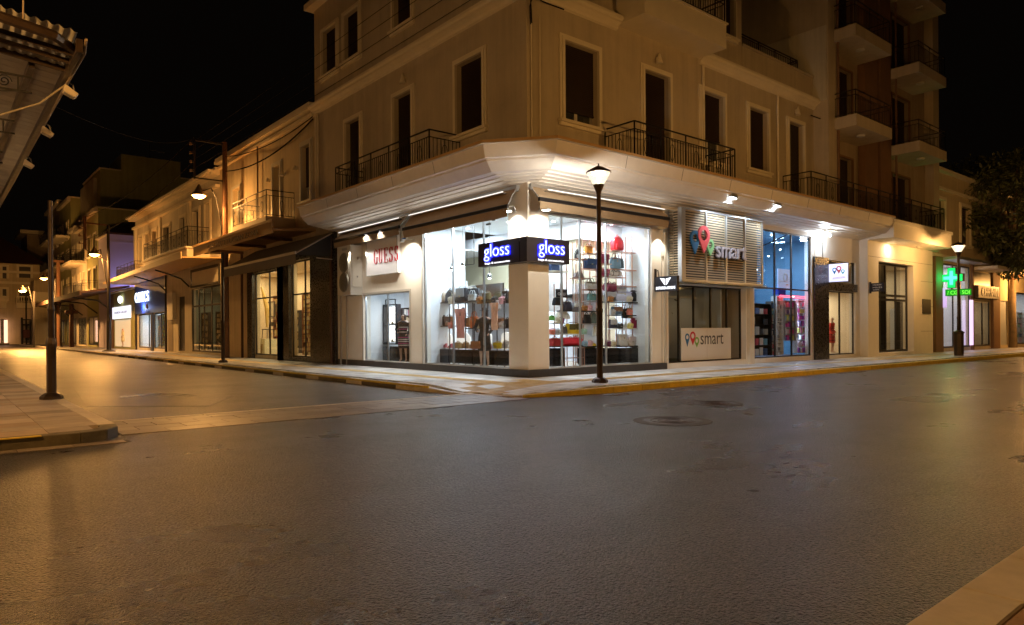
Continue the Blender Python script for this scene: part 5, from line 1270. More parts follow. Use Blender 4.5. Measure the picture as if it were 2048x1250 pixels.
# mannequins (one skin-modelled body each)
def mannequin(loc, rz, h, label, dress, hair_long=True, hat=False, pose=0, skirt=None, bagc=None):
    t = T('mannequin', label, 'mannequin', loc, rz=rz)
    J = {'pel': (0, 0, .53), 'wai': (0, 0, .62), 'che': (0, .005, .74), 'nek': (0, .005, .83), 'nk2': (0, 0, .865), 'hd': (0, -.008, .905), 'top': (0, -.003, .965),
         'hl': (-.055, 0, .50), 'kl': (-.06, -.012, .28), 'al': (-.06, .01, .045), 'fl': (-.062, -.06, .012), 'hr': (.055, 0, .50), 'kr': (.065, -.03, .28), 'ar': (.07, 0, .045), 'fr': (.075, -.07, .012),
         'sl': (-.105, .0, .80), 'el': (-.15, .02, .64), 'wl': (-.13, -.05, .51), 'ml': (-.12, -.07, .465), 'sr': (.105, .0, .80), 'er': (.15, .02, .65), 'wr': (.115, -.07, .56), 'mr': (.10, -.10, .525)}
    if pose: J['el'] = (-.17, .0, .66); J['wl'] = (-.09, -.08, .60); J['ml'] = (-.06, -.10, .60)
    E_ = [('pel', 'wai'), ('wai', 'che'), ('che', 'nek'), ('nek', 'nk2'), ('nk2', 'hd'), ('hd', 'top'), ('pel', 'hl'), ('hl', 'kl'), ('kl', 'al'), ('al', 'fl'), ('pel', 'hr'), ('hr', 'kr'), ('kr', 'ar'), ('ar', 'fr'), ('nek', 'sl'), ('sl', 'el'), ('el', 'wl'), ('wl', 'ml'), ('nek', 'sr'), ('sr', 'er'), ('er', 'wr'), ('wr', 'mr')]
    Rd = {'pel': (.075, .055), 'wai': (.060, .045), 'che': (.075, .052), 'nek': (.05, .035), 'nk2': (.025, .025), 'hd': (.040, .048), 'top': (.030, .034), 'hl': (.050, .052), 'hr': (.050, .052), 'kl': (.031, .031), 'kr': (.031, .031), 'al': (.018, .020), 'ar': (.018, .020), 'fl': (.020, .012), 'fr': (.020, .012), 'sl': (.030, .030), 'sr': (.030, .030), 'el': (.022, .022), 'er': (.022, .022), 'wl': (.015, .013), 'wr': (.015, .013), 'ml': (.018, .010), 'mr': (.018, .010)}
    ks = list(J); me = bpy.data.meshes.new('body'); me.from_pydata([tuple(c*h for c in J[k]) for k in ks], [(ks.index(a), ks.index(b)) for a, b in E_], [])
    ob = bpy.data.objects.new('body', me); COL.objects.link(ob)
    sk = ob.modifiers.new('s', 'SKIN'); sk.use_smooth_shade = True; ss = ob.modifiers.new('u', 'SUBSURF'); ss.levels = 2; ss.render_levels = 2
    for i, k in enumerate(ks):
        me.skin_vertices[0].data[i].radius = (Rd[k][0]*h, Rd[k][1]*h); me.skin_vertices[0].data[i].use_root = (k == 'pel')
    dg = bpy.context.evaluated_depsgraph_get(); dg.update(); m2 = bpy.data.meshes.new_from_object(ob.evaluated_get(dg)); bpy.data.objects.remove(ob)
    link('body', m2, M['skin'], t).data.materials.append(M['skin']) if not m2.materials else None
    b = [o for o in t.children]; 
    Pl = lambda n, mb, m, **k: P(n, mb, m, t, local=True, **k)
    H = h
    Pl('dress', MB().lathe((0, 0, 0), [(.115*H if not skirt else .10*H, (.27 if not skirt else .30)*H), (.115*H, .40*H), (.105*H, .52*H), (.078*H, .62*H), (.098*H, .72*H), (.112*H, .80*H), (.045*H, .842*H)], 18, sy=.72), dress[0], smooth='all')
    for i, z in enumerate((.33, .37, .41, .45, .49, .55, .60, .66, .70)):
        if len(dress) > 1:
            r_ = .118 if z < .53 else .098 if z > .64 else .09
            Pl('stripe', MB().lathe((0, 0, z*H), [(r_*H, 0), (r_*H, .014*H)], 18, sy=.74), dress[1+i % (len(dress)-1)])
    for sg in (-1, 1):
        e_ = J['el'] if sg < 0 else J['er']; s_1 = J['sl'] if sg < 0 else J['sr']; w__ = J['wl'] if sg < 0 else J['wr']
        Pl('sleeve', MB().tube([tuple(c*H for c in s_1), tuple(c*H for c in e_), tuple(c*H for c in w__)], [.038*H, .030*H, .024*H], 8), dress[0], smooth=True)
    if hair_long: Pl('hair', MB().lathe((0, .022*H, .78*H), [(.03*H, 0), (.055*H, .04*H), (.058*H, .12*H), (.052*H, .17*H), (.02*H, .205*H)], 14, sy=.8), M['hair'], smooth=True)
    if hat: Pl('hat', MB().lathe((0, 0, .945*H), [(.085*H, 0), (.082*H, .006*H), (.048*H, .008*H), (.046*H, .05*H), (.02*H, .06*H)], 16), M['black_cloth'], smooth=True)
    for sg in (-1, 1): Pl('eye', MB().lathe((sg*.016*H, -.05*H, .918*H), [(.005*H, -.003*H), (.005*H, .003*H)], 6), M['hair'])
    Pl('nose', MB().cyl((0, -.045*H, .915*H), (0, -.062*H, .900*H), .003*H, .007*H, 6), M['skin']); Pl('mouth', MB().box(-.012*H, .012*H, -.053*H, -.048*H, .884*H, .889*H), cm((.4, .05, .06), .5))
    if bagc:
        Pl('held_bag', MB().add(rounded(.30, .12, .22), Matrix.Translation((-.12*H, -.10*H, .46*H-.26))), bagc, smooth=True)
    return t
mannequin((.45, onX(969, 730, .45)[0], F0), math.radians(-62), 1.72, 'dummy in long black coat and hat holding a brown bag in the big left window', [M['black_cloth']], hat=True, pose=1, bagc=cm((.25, .10, .04), .4))
mannequin((.55, onX(807, 720, .55)[0], F0+.02), math.radians(-60), 1.66, 'dummy in black, white and magenta stripes in the small window under the red lettering', [cm((.02, .02, .03), .7), cm((.75, .75, .75), .7), cm((.55, .04, .30), .7), cm((.7, .7, .72), .7)], pose=1)
# small window: lit frames and a low table
t = T('shelf_unit', 'black display frames with lit white panels in the small window under the red lettering', 'shelf unit', (.9, 7.4, F0))
def bA(pl, pr, pt_, pb, d0=.9, th=.02): a = onX(pr, pb, d0)[0]; b = onX(pl, pb, d0)[0]; return a, b, onX(pl, pb, d0)[1], onX(pl, pt_, d0)[1]
for pl, pr in ((751, 767), (775, 792)):
    for pt_, pb in ((614, 648), (651, 684)):
        y0, y1, z0, z1 = bA(pl, pr, pt_, pb); P('lit_panel', MB().box(.98, 1.0, y0, y1, z0, z1), mat('lit_panel', (.9, .85, .8), .5, emit=.5, ecol=(1, .93, .85)), t)
        y_ = (y0+y1)/2; P('tube_light', MB().cyl((.96, y_, z0+.03), (.96, y_, z1-.03), .015, n=8), emis('tube_l', (1, .97, .93), 5), t)
fb = MB()
for pl, pr, pt_, pb in ((748, 796, 612, 687),):
    y0, y1, z0, z1 = bA(pl, pr, pt_, pb)
    ym = (y0+y1)/2
    for y in (y0, ym, y1): fb.box(.80, 1.02, y-.06 if y == ym else y-.015, y+.06 if y == ym else y+.015, z0, z1)
    for z in (z0, (z0+z1)/2, z1): fb.box(.80, 1.02, y0, y1, z-.02, z+.02)
    fb.box(.9, .93, y0+.2, y1-.2, z1+.18, z1+.21); 
    for y in (y0+.2, ym, y1-.2): fb.box(.9, .93, y-.015, y+.015, z1, z1+.2)
P('frame', fb, M['black_gloss'], t)
for i in range(5): P('base_cabinet', MB().box(.6, 1.1, 5.95+i*.55, 6.47+i*.55, F0, .82), M['black_gloss'], t)
for i, (px, py) in enumerate(((758, 648), (765, 648), (786, 649), (757, 684), (786, 684))):
    y, z = onX(px, py, .88); P('shoe', MB().box(.84, .92, y-.06, y+.06, z, z+.05).hexa([(.85, y, z+.05), (.91, y, z+.05), (.91, y+.06, z+.05), (.85, y+.06, z+.05), (.86, y+.02, z+.11), (.90, y+.02, z+.11), (.90, y+.06, z+.11), (.86, y+.06, z+.11)]), cm((.25, .22, .10), .4), t)
SHP = [cm(c, .4) for c in ((.10, .08, .06), (.5, .4, .25), (.7, .68, .65), (.35, .08, .12), (.06, .06, .07), (.4, .42, .45))]
display_rack('display_rack', 'narrow rack of small shoes at the left edge of the small window', 'display rack', 733, 746, .75, .85, 2.1, 3, 5, SHP, fac='L', frame='black_gloss')
display_rack('display_rack', 'rack of small pale goods right of the striped dummy in the small window', 'display rack', 800, 819, 1.35, .5, 2.2, 4, 6, SHP, fac='L', frame='black_gloss')
# boutique dummy
mannequin((onY(1664, 690, .9)[0], .9, .30), math.radians(15), 1.6, 'dummy in a red top and black skirt behind the boutique glass', [cm((.5, .03, .02), .6), M['black_cloth']], hair_long=False)
t = T('chandelier', 'warm chandelier glowing in the boutique behind the glass doors', 'chandelier', (17.3, 1.5, 2.1)); CHX = onY(1672, 640, 1.5)[0]
P('stem', MB().tube([(CHX, 1.5, 2.1), (CHX, 1.5, 2.98)], .012), M['copper'], t); P('globe', MB().lathe((CHX, 1.5, 1.9), [(.02, 0), (.12, .05), (.15, .14), (.10, .22), (.03, .25)], 12), emis('chand', (1, .85, .6), 5), t, smooth=True)
display_rack('clothes_rack', 'pale shelves of folded clothes at the back of the boutique', 'shelf unit', 1684, 1696, 2.0, .35, 2.2, 3, 5, [cm(c, .6) for c in ((.6, .5, .4), (.2, .18, .16), (.7, .65, .6))], frame='white')
display_rack('display_rack', 'shelves of small pale goods behind the dark framed doors of the apartment block', 'shelf unit', 1791, 1804, .6, .35, 2.3, 4, 6, [cm(c, .5) for c in ((.75, .7, .6), (.3, .2, .12), (.6, .08, .08), (.8, .8, .75))], frame='white')
display_rack('display_rack', 'second pale cabinet of goods at the left pane of the apartment block shop', 'shelf unit', 1757, 1771, .6, .35, 2.0, 3, 5, [cm(c, .5) for c in ((.75, .7, .6), (.3, .25, .12), (.7, .6, .4))], frame='white')

# ================================================================== STREET LAMPS, POLES
def lantern_lamp(label, x, y, power, ped=0.0, top=True, h=5.13, group=None, k=1., col=(1., .93, .80), energy_only=False):
    t = T('street_lamp', label, 'street lamp', (x, y, .13), group)
    P('base', MB().lathe((x, y, .13), [(.19, 0), (.19, .05), (.15, .09), (.10, .12)], 8), M['lamp_metal'], t)
    if ped:
        P('pedestal', MB().lathe((x, y, .2), [(ped, 0), (ped, .9), (ped*1.15, .93), (ped*1.15, .97), (.07, 1.06)], 8), M['lamp_metal'], t, smooth=True)
    pt_ = h-.62 if top else h
    P('pole', MB().lathe((x, y, .2), [(.075*k, 0), (.072*k, 1.55), (.082*k, 1.57), (.082*k, 1.63), (.060*k, 1.66), (.052*k, pt_-.2)], 12), M['lamp_metal'], t, smooth=True)
    P('hatch', MB().box(x-.03, x+.03, y-.081, y-.06, .9, 1.15), M['lamp_metal'], t)
    if top:
        z = pt_
        P('holder', MB().lathe((x, y, z-.02), [(.055, 0), (.06, .04), (.125, .20), (.13, .22), (.12, .22)], 16), M['lamp_metal'], t, smooth=True)
        gm = MB().lathe((x, y, z+.2), [(.115, 0), (.27, .27)], 16); gm.f = gm.f[:-2]
        P('glass', gm, M['glass_lamp' if power else 'glass'], t, smooth='all')
        P('cap', MB().lathe((x, y, z+.47), [(.285, 0), (.30, .012), (.285, .035), (.10, .14), (.02, .17), (.012, .22)], 16), M['lamp_metal'], t, smooth=True)
        P('bulb', MB().lathe((x, y, z+.24), [(.02, 0), (.04, .03), (.04, .15), (.02, .19)], 12), emis('lantern_bulb', (1, .85, .62), 9), t, smooth=True)
        P('reflector', MB().lathe((x, y, z+.44), [(.16, 0), (.17, .02)], 16), emis('lantern_refl', (1, .88, .68), 4), t)
        point('lantern_light', (x, y, z+.34), power, col, .07, t)
    return t
lantern_lamp('lit lantern lamp post on the pavement in front of the handbag shop', .02, -2.48, 420)
lantern_lamp('lit lantern lamp post with a thick pedestal near the green cross at the right', 23.1, -2.48, 520, ped=.20, col=(1, .52, .16))
lantern_lamp('dark unlit post with a tall pedestal on the near left pavement', -10.18, 1.76, 0, ped=.080, top=False, h=3.8, k=.72)
lantern_lamp('thin dark unlit post on the left pavement in front of the dark awning', -2.72, 15.84, 0, ped=.0, top=False, h=4.6)
lantern_lamp('short dark post before the far pale shopfronts', -2.7, 62.0, 0, ped=.09, top=False, h=4.2)
ring = MB().lathe((-10.3, 1.76, 2.85), [(.07, 0), (.085, .01), (.085, .05), (.07, .06)], 12)
# unseen lamp posts added to throw orange light on the facades and road
for x, y, p_, lab in ((5.5, -13.1, 2300, 'unseen lantern lamp post added on the near pavement opposite the handbag shop'), (27., -13.1, 800, 'unseen lantern lamp post added on the near pavement opposite the green cross'), (-17.5, -13.2, 250, 'unseen lantern lamp post added on the near pavement behind the photographer'), (-13.6, -6.6, 1800, 'unseen lantern lamp post added at the front of the near left pavement')):
    lantern_lamp(lab, x, y, p_, h=5.13, col=(1, .50, .13))

def sodium(name_parent, p_pole, p_lamp, power, group=None):
    """curved arm with conical hood and glowing lamp"""
    a = Vector(p_pole); b = Vector(p_lamp); t = name_parent
    P('arm', MB().tube([a+Vector((0, 0, -2.2)), a+Vector((-.15, 0, -1.2)), a+Vector((-.3, 0, -.35)), (a+b)/2+Vector((0, 0, .22)), b+Vector((.25, 0, .20)), b+Vector((0, 0, .12))], .035, 8), M['steel_dark'], t)
    P('hood', MB().lathe((b.x, b.y, b.z-.02), [(.34, -.06), (.33, .0), (.20, .14), (.08, .40), (.05, .46), (.03, .48)], 18), cm((.30, .22, .14), .5, metal=.4), t, smooth=True)
    P('lamp_glass', MB().lathe((b.x, b.y, b.z-.08), [(.06, -.14), (.20, -.10), (.28, -.02), (.30, .01)], 16), emis('sodium_glass', (1, .50, .12), 22), t, smooth=True)
    spot('sodium_light', (b.x, b.y, b.z-.26), (b.x, b.y, 0), power*1.7, SODIUM, 168, .14, t, .25); point('sodium_glow', (b.x, b.y, b.z-.30), power*.34, SODIUM, .16, t)
UP = T('utility_pole', 'brown utility pole with insulators and a glowing orange street lamp before the dark awning', 'utility pole', (-.95, 20.9, .13))
Yp = 21.4
Xp = -.85
zt_ = 10.6
P('pole', MB().tube([(Xp, Yp, .1), (Xp, Yp, 4), (Xp, Yp, zt_)], [.17, .15, .11], 10), M['wood_pole'], UP)
fr = MB()
x_r = -2.25
fr.tube([(Xp, Yp, 10.5), (x_r, Yp, 10.5)], .06, 4).tube([(Xp, Yp, 8.7), (x_r, Yp, 8.7)], .04, 4).tube([(x_r, Yp, 8.65), (x_r, Yp, 10.6)], .055, 4)
P('cross_arm', fr, M['steel_dark'], UP)
ins = MB()
for i in range(4): ins.lathe((x_r-.16, Yp, 8.95+i*.42), [(.03, 0), (.07, .03), (.05, .07), (.07, .10), (.02, .14)], 8).tube([(x_r, Yp, 9.0+i*.42), (x_r-.16, Yp, 9.0+i*.42)], .015, 4)
P('insulator', ins, cm((.25, .16, .1), .3), UP, kind='stuff')
sodium(UP, (Xp-.1, Yp, 7.7+.5), (-2.05, Yp, 7.95), 340)
P('cable', MB().tube([(Xp-.19, Yp, 7.2), (Xp-.19, Yp, .3)], .02, 5), M['wire'], UP)
UP2 = T('utility_pole', 'thin dark pole with an insulator rack and an orange lamp before the lavender wall', 'utility pole', (-2.57, 40.4, .13))
P('pole', MB().tube([(-2.57, 40.4, .1), (-2.57, 40.4, 2.2), (-2.57, 40.4, 2.4), (-2.57, 40.4, 8.75)], [.16, .15, .11, .09], 10), M['steel_dark'], UP2)
P('base', MB().lathe((-2.57, 40.4, .13), [(.42, 0), (.42, .05), (.2, .12)], 10), M['steel_dark'], UP2)
x2 = -3.95
P('cross_arm', MB().tube([(-2.57, 40.4, 8.7), (x2, 40.4, 8.75)], .06, 4).tube([(x2, 40.4, 7.0), (x2, 40.4, 9.2)], .12, 4).tube([(x2, 40.4, 7.0), (-2.57, 40.4, 6.2)], .03, 4), M['wood_pole'], UP2)
ins = MB()
for i in range(4): ins.lathe((x2-.3, 40.4, 7.3+i*.5), [(.04, 0), (.10, .04), (.06, .1), (.03, .2)], 8).tube([(x2, 40.4, 7.35+i*.5), (x2-.3, 40.4, 7.35+i*.5)], .03, 4)
P('insulator', ins, cm((.25, .16, .1), .3), UP2, kind='stuff')
sodium(UP2, (-2.67, 40.4, 6.9), (-3.40, 40.4, 6.75), 700)
for nm, X0, px, py, pole_px, lab, pw in (('a', -3.0, 88, 555, 96, 'orange lamp on a thin pole, third along the left street', 1300), ('b', -3.2, 45, 580, 64, 'farthest orange lamp in front of the end building', 1100)):
    y, z = onX(px, py, -3.6 if nm == 'a' else -5.2); x = -3.6 if nm == 'a' else -5.2
    t = T('street_lamp', lab, 'street lamp', (x+.9, y, .13))
    P('pole', MB().tube([(x+.9, y, .1), (x+.9, y, z-.1)], .08, 8), M['steel_dark'], t); sodium(t, (x+.9, y, z+.1), (x, y, z), pw)
# brown posts along the far left pavement
for px, lab in ((117, 'tall dark wooden pole between the near unlit post and the far shops'), (143, 'dark wooden post with a short cross piece by the far shops')):
    y, z = onX(px, 640, -1.8); t = T('wooden_pole', lab, 'pole', (-1.8, y, .13)); top_ = onX(px, 520 if px == 117 else 608, -1.8)[1]
    P('pole', MB().tube([(-1.8, y, .1), (-1.8, y, top_)], [.22, .17], 8), M['wood_pole'], t); P('cross_piece', MB().box(-2.3, -1.3, y-.1, y+.1, top_-.9 if px == 143 else top_-.2, top_-.6 if px == 143 else top_), M['wood_pole'], t)

# wires
def wire(label, pts, sag=0., r=.012, n=18, m='wire'):
    p, q = Vector(pts[0]), Vector(pts[-1]); L = []
    for i in range(n+1): t = i/n; c = p.lerp(q, t); c.z -= sag*4*t*(1-t); L.append(c)
    o = P('overhead_wire', MB().tube(L, r, 4), M[m]); tag(o, label, 'wire'); return o
for i, (z, lab) in enumerate(((10.55, 'topmost'), (10.1, 'second'), (9.65, 'third'), (9.2, 'lowest'))):
    wire('%s of the four thin wires running along the left face of the beige building' % lab, [(x_r-.16, Yp, 9.02+.42*(3-i)), (x_r-.2, -22, 9.0+.42*(3-i))], .15, .007)
wire('upper wire between the two utility poles over the left street', [(x_r-.1, Yp, 10.5), (x2, 40.4, 9.1)], .5, .018)
wire('lower wire between the two utility poles over the left street', [(x_r-.1, Yp, 9.4), (x2, 40.4, 7.6)], .5, .018)
wire('long slack wire crossing the black sky from the old canopy to the first utility pole', [(-10.45, *onX(100, 208, -10.45)), (x_r, Yp, 10.6)], .42, .008)
wire('bundled black cable sagging from the beige building to the first utility pole', [(-.12, 12.85, 9.85), (Xp, Yp, 9.2)], .5, .03)
wire('second black cable sagging below the roof edge of the yellow lit building', [(-.12, 12.9, 9.95), (Xp, Yp, 9.9)], .35, .02)
wire('thin service wire running from the beige building corner to the apartment block', [(14.6, -.12, 9.7), (18.4, -1.4, 9.3)], .1, .02)

# ================================================================== LEFT STREET
M['plaster_yel'] = mat('plaster_yel', (.55, .46, .32), .85, var=.10, vscale=.6, bump=.2, streak=.22)
M['plaster_green'] = mat('plaster_green', (.38, .37, .17), .85, var=.12, vscale=.4, streak=.22)
M['plaster_pale'] = mat('plaster_pale', (.58, .53, .44), .85, var=.10, vscale=.6, streak=.22)
M['plaster_lav'] = mat('plaster_lav', (.52, .46, .66), .8, var=.06, vscale=.5)
M['tile_red'] = mat('tile_red', (.07, .028, .018), .8, var=.2)
def building(name, label, y0, y1, ztop, depth, m, holes=(), zsplit=None, ghole=(), gm=None, X0=0., roof_over=.25, name_trim='trim'):
    t = T(name, label, 'building', (X0, (y0+y1)/2, 0)); f = Fac('L', X0)
    zs = zsplit or 4.0
    P('wall', wall(f, y0, y1, zs, ztop, list(holes)), M[m], t)
    P('wall', wall(f, y0, y1, .1, zs, list(ghole)), M[gm or m], t)
    P('side_wall', MB().box(X0+.25, X0+depth, y0, y0+.2, .1, ztop).box(X0+.25, X0+depth, y1-.2, y1, .1, ztop).box(X0+depth-.2, X0+depth, y0+.2, y1-.2, .1, ztop), M[m], t)
    P('roof', MB().box(X0-roof_over, X0+depth, y0-.02, y1+.02, ztop, ztop+.14), M[name_trim], t)
    return t, f
# yellow-lit two-storey building next to the corner building
w1_ = (13.35, 14.2, 6.75, 9.0); w2_ = (16.5, 17.35, 6.2, 8.75); w3_ = (21.6, 22.8, 6.5, 8.6)
g1 = (16.70, 19.80, .30, 4.15); g2 = (13.20, 15.40, .30, 4.35)
B2, f2 = building('two_storey_house', 'yellow-lit two-storey house with a dark shop awning, joined to the beige corner building', 12.96, 24.9, 10.4, 9, 'plaster_yel', [w1_, w2_, w3_], 5.2, [g1, g2, (25, 25.1, 0, .1)])
P('cornice', MB().box(-.16, .0-.001, 12.96, 24.9, 10.0, 10.12).box(-.30, -.001, 12.96, 24.9, 10.25, 10.398), M['trim'], B2)
window(f2, B2, w1_, fw=.22, shut=.72, sill=True, trim='frame_white', slats=True); window(f2, B2, w2_, fw=.18, shut=0, sill=False, trim='frame_white'); window(f2, B2, w3_, fw=.15, shut=0., trim='frame_white')
P('shop_surround', wall(LF, 10.96, 16.68, .13, 5.15, [(13.20, 15.40, .30, 4.35)], d0=.002, d1=.14), M['granite'], B2)
P('shop_surround', MB().box(-.14, -.002, 16.0, 16.69, .13, 5.1).box(-.13, -.002, 19.82, 20.5, .13, 4.3).box(-.138, -.002, 16.7, 19.81, 4.16, 5.1), M['granite'], B2)
pj = MB()
for z in (1.3, 2.5, 3.7, 4.5): pj.box(-.143, -.14, 10.97, 13.1, z, z+.01)
pj.box(-.144, -.1405, 12.0, 12.01, .2, 5.0)
P('panel_joint', pj, M['grout'], B2)
P('downpipe', MB().cyl((-.22, 20.95, .1), (-.22, 20.95, 5.2), .06, n=8).cyl((-.16, 18.9, 5.6), (-.16, 18.9, 10), .04, n=8).cyl((-.18, 11.2, .15), (-.18, 11.2, 5.), .06, n=8), cm((.10, .05, .03), .6), B2)
for g in (g1, g2):
    glazing(LF, B2, g[0], g[1], g[2], g[3], cuts=((g[0]+g[1])/2-.2,), hcuts=(2.95,), w=.06)
room(LF, B2, 13.15, 24.6, .28, 4.4, 2.9, M['room_warm'], power=210, col=(1, .76, .40), n=5)
# balcony of that house
bz0 = 6.15
b2 = P('balcony', MB().box(-1.25, -.001, 15.0, 19.2, bz0-.42, bz0), M['trim'], B2)
railing(LF, b2, 15.05, 19.15, 1.2, bz0, 1.1, scroll=True)
for y, lab in ((17.75, 'left of two tiny wall lamps flanking the balcony door of the yellow-lit house'), (16.1, 'right of two tiny wall lamps flanking the balcony door of the yellow-lit house'), (14.7, 'tiny wall lamp beside the shuttered window of the yellow-lit house')):
    t = T('wall_lamp', lab, 'wall lamp', (-.1, y, 8.2)); P('shade', MB().lathe((-.12, y, 8.15), [(.09, 0), (.05, .16), (.02, .18)], 10), M['trim'], t); P('wall_plate', MB().box(-.06, -.001, y-.05, y+.05, 8.15, 8.3), M['trim'], t)
# metal canopy with painted lettering
C2 = P('canopy', MB().hexa([(-1.75, 12.9, 5.28), (-.001, 12.9, 5.38), (-.001, 23.2, 5.38), (-1.75, 23.2, 5.28), (-1.75, 12.9, 5.34), (-.001, 12.9, 5.5), (-.001, 23.2, 5.5), (-1.75, 23.2, 5.34)]).box(-1.80, -1.751, 12.9, 23.3, 5.16, 5.66).box(-1.84, -1.801, 12.88, 23.32, 5.60, 5.70), M['canopy_top'], B2)
P('canopy_rib', MB().box(-1.7, -.15, 14.9, 14.96, 5.18, 5.30).box(-1.7, -.15, 17.9, 17.96, 5.18, 5.30).box(-1.7, -.15, 20.9, 20.96, 5.18, 5.30), M['wood_pole'], B2)
t = T('fascia_lettering', 'faded raised lettering along the metal canopy edge of the yellow-lit house', 'sign', (-1.85, 17, 5.3))
text('lettering', 'ONOMATETIUUIIAN ZONA', LF.textM(20.9, 1.802, 5.26), 6.6, .22, .02, cm((.18, .12, .07), .6), t)
# dark awning
t = T('awning', 'dark grey sloping shop awning with a pale front edge', 'awning', (-1.5, 16, 4.2))
ya_, yb2 = 11.15, 19.3
P('fabric', MB().hexa([(-1.55, ya_, 4.27), (-.16, ya_, 5.12), (-.16, yb2, 5.12), (-1.55, yb2, 4.27), (-1.55, ya_, 4.29), (-.16, ya_, 5.145), (-.16, yb2, 5.145), (-1.55, yb2, 4.29)]), M['awning_dark'], t)
P('front_bar', MB().box(-1.60, -1.55, ya_, yb2, 4.22, 4.32), cm((.55, .50, .45), .5), t)
N = 40; va = MB().strip([[(-1.59, ya_+(yb2-ya_)*i/N, 4.22), (-1.60, ya_+(yb2-ya_)*i/N, 3.84+.03*abs(math.sin(i*1.2)))] for i in range(N+1)])
va.strip([[(-1.575, ya_+(yb2-ya_)*i/N, 4.22), (-1.585, ya_+(yb2-ya_)*i/N, 3.84+.03*abs(math.sin(i*1.2)))] for i in range(N+1)]); P('valance', va, M['awning_dark'], t)
P('side_panel', MB().hexa([(-1.54, ya_, 4.2), (-.16, ya_, 4.2), (-.16, ya_+.02, 4.2), (-1.54, ya_+.02, 4.2), (-1.54, ya_, 4.26), (-.16, ya_, 5.11), (-.16, ya_+.02, 5.11), (-1.54, ya_+.02, 4.26)]), cm((.03, .028, .028), .8), t)
P('arm', MB().tube([(-.15, ya_-.03, 5.1), (-1.56, ya_-.03, 4.26)], .025, 6).tube([(-.15, ya_-.03, 4.1), (-.8, ya_-.03, 4.12)], .02, 6), cm((.5, .4, .3), .4), t); P('winder', MB().box(-.22, -.14, 11.2, 11.36, 4.25, 4.55), M['alu'], t)
# goods in those windows
def chair(name, label, x, y, z, mt, rz=0.):
    t = T(name, label, 'chair', (x, y, z), rz=rz); Pl = lambda n, mb, **k: P(n, mb, mt, t, local=True, **k)
    Pl('seat', MB().box(-.22, .22, -.22, .22, .43, .47), bev=.01); Pl('backrest', MB().tube([(-.2, .2, .47), (-.22, .26, .95), (0, .29, 1.02), (.22, .26, .95), (.2, .2, .47)], .018, 6)); Pl('backrest', MB().box(-.19, .19, .235, .25, .62, .82))
    for a, b in ((-.2, -.2), (.2, -.2), (.2, .2), (-.2, .2)): Pl('leg', MB().cyl((a, b, 0), (a*.9, b*.9, .43), .018, n=6))
    return t
gold = cm((.40, .28, .12), .35, metal=.6); dkw = cm((.05, .035, .03), .5)
chair('chair', 'dark framed chair on a box in the window under the dark awning', .9, onX(536, 640, .9)[0], 1.05, dkw, -1.3); chair('chair', 'gilt chair standing lower in the window under the dark awning', .8, onX(531, 690, .8)[0], .30, gold, -1.9)
YCH = onX(536, 640, .9)[0]-18.1; t = T('plinth_box', 'pale box under the dark framed chair in the awning window', 'box', (.9, 18.1, .29)); P('box', MB().box(.6, 1.2, 17.75+YCH, 18.45+YCH, .29, 1.04), M['room_cream'], t)
t = T('wall_mirror', 'dark framed mirror hanging above the chairs in the awning window', 'mirror', (1.3, 18.3, 2.2)); P('frame', MB().box(1.25, 1.3, 18.2+YCH, 19.1+YCH, 2.1, 2.9), dkw, t); P('glass', MB().box(1.24, 1.249, 18.26+YCH, 19.04+YCH, 2.16, 2.84), cm((.6, .6, .6), .1, metal=1.), t)
t = T('curtain_cloth', 'golden cloth draped from the ceiling of the awning window', 'cloth', (.7, 17.4, 2.)); P('cloth', MB().tube([(.7, 18.4+YCH, 3.6), (.72, 18.1+YCH, 3.1), (.75, 17.8+YCH, 2.5), (.7, 17.7+YCH, 1.6)], [.04, .10, .12, .05], 8), cm((.6, .4, .12), .6), t)
t = T('leaning_basket', 'round woven basket on the floor of the awning window', 'basket', (.7, 18.8, .3)); P('bowl', MB().lathe((.75, onX(527, 700, .75)[0], .3), [(.15, 0), (.28, .2), (.3, .4), (.26, .4)], 14), gold, t)
WGP = [cm(c, .3) for c in ((.85, .62, .25), (.6, .4, .14), (.9, .78, .5), (.25, .15, .06), (.7, .5, .2), (.85, .8, .65))]
display_rack('display_rack', 'tall shelves crowded with golden trinkets behind the glass beside the granite pier', 'display rack', 604, 626, .7, .35, 3.0, 7, 14, WGP, fac='L', frame='copper')
display_rack('display_rack', 'narrow dim shelves deeper in the window beside the granite pier', 'display rack', 586, 597, 1.6, .35, 2.4, 3, 6, WGP, fac='L', frame='steel_dark')

display_rack('display_rack', 'open shelves of gilt frames behind the chairs of the awning window', 'display rack', 546, 558, 1.5, .35, 3.2, 3, 7, WGP, fac='L', frame='copper')
display_rack('display_rack', 'shelves of small warm lit ornaments left of the pointed plant', 'display rack', 402, 416, 1.2, .35, 2.6, 4, 6, WGP, fac='L', frame='steel_dark')
display_rack('display_rack', 'tall dark cabinet of ornaments right of the pointed plant', 'display rack', 431, 441, 1.2, .35, 2.6, 3, 7, WGP, fac='L', frame='steel_dark')
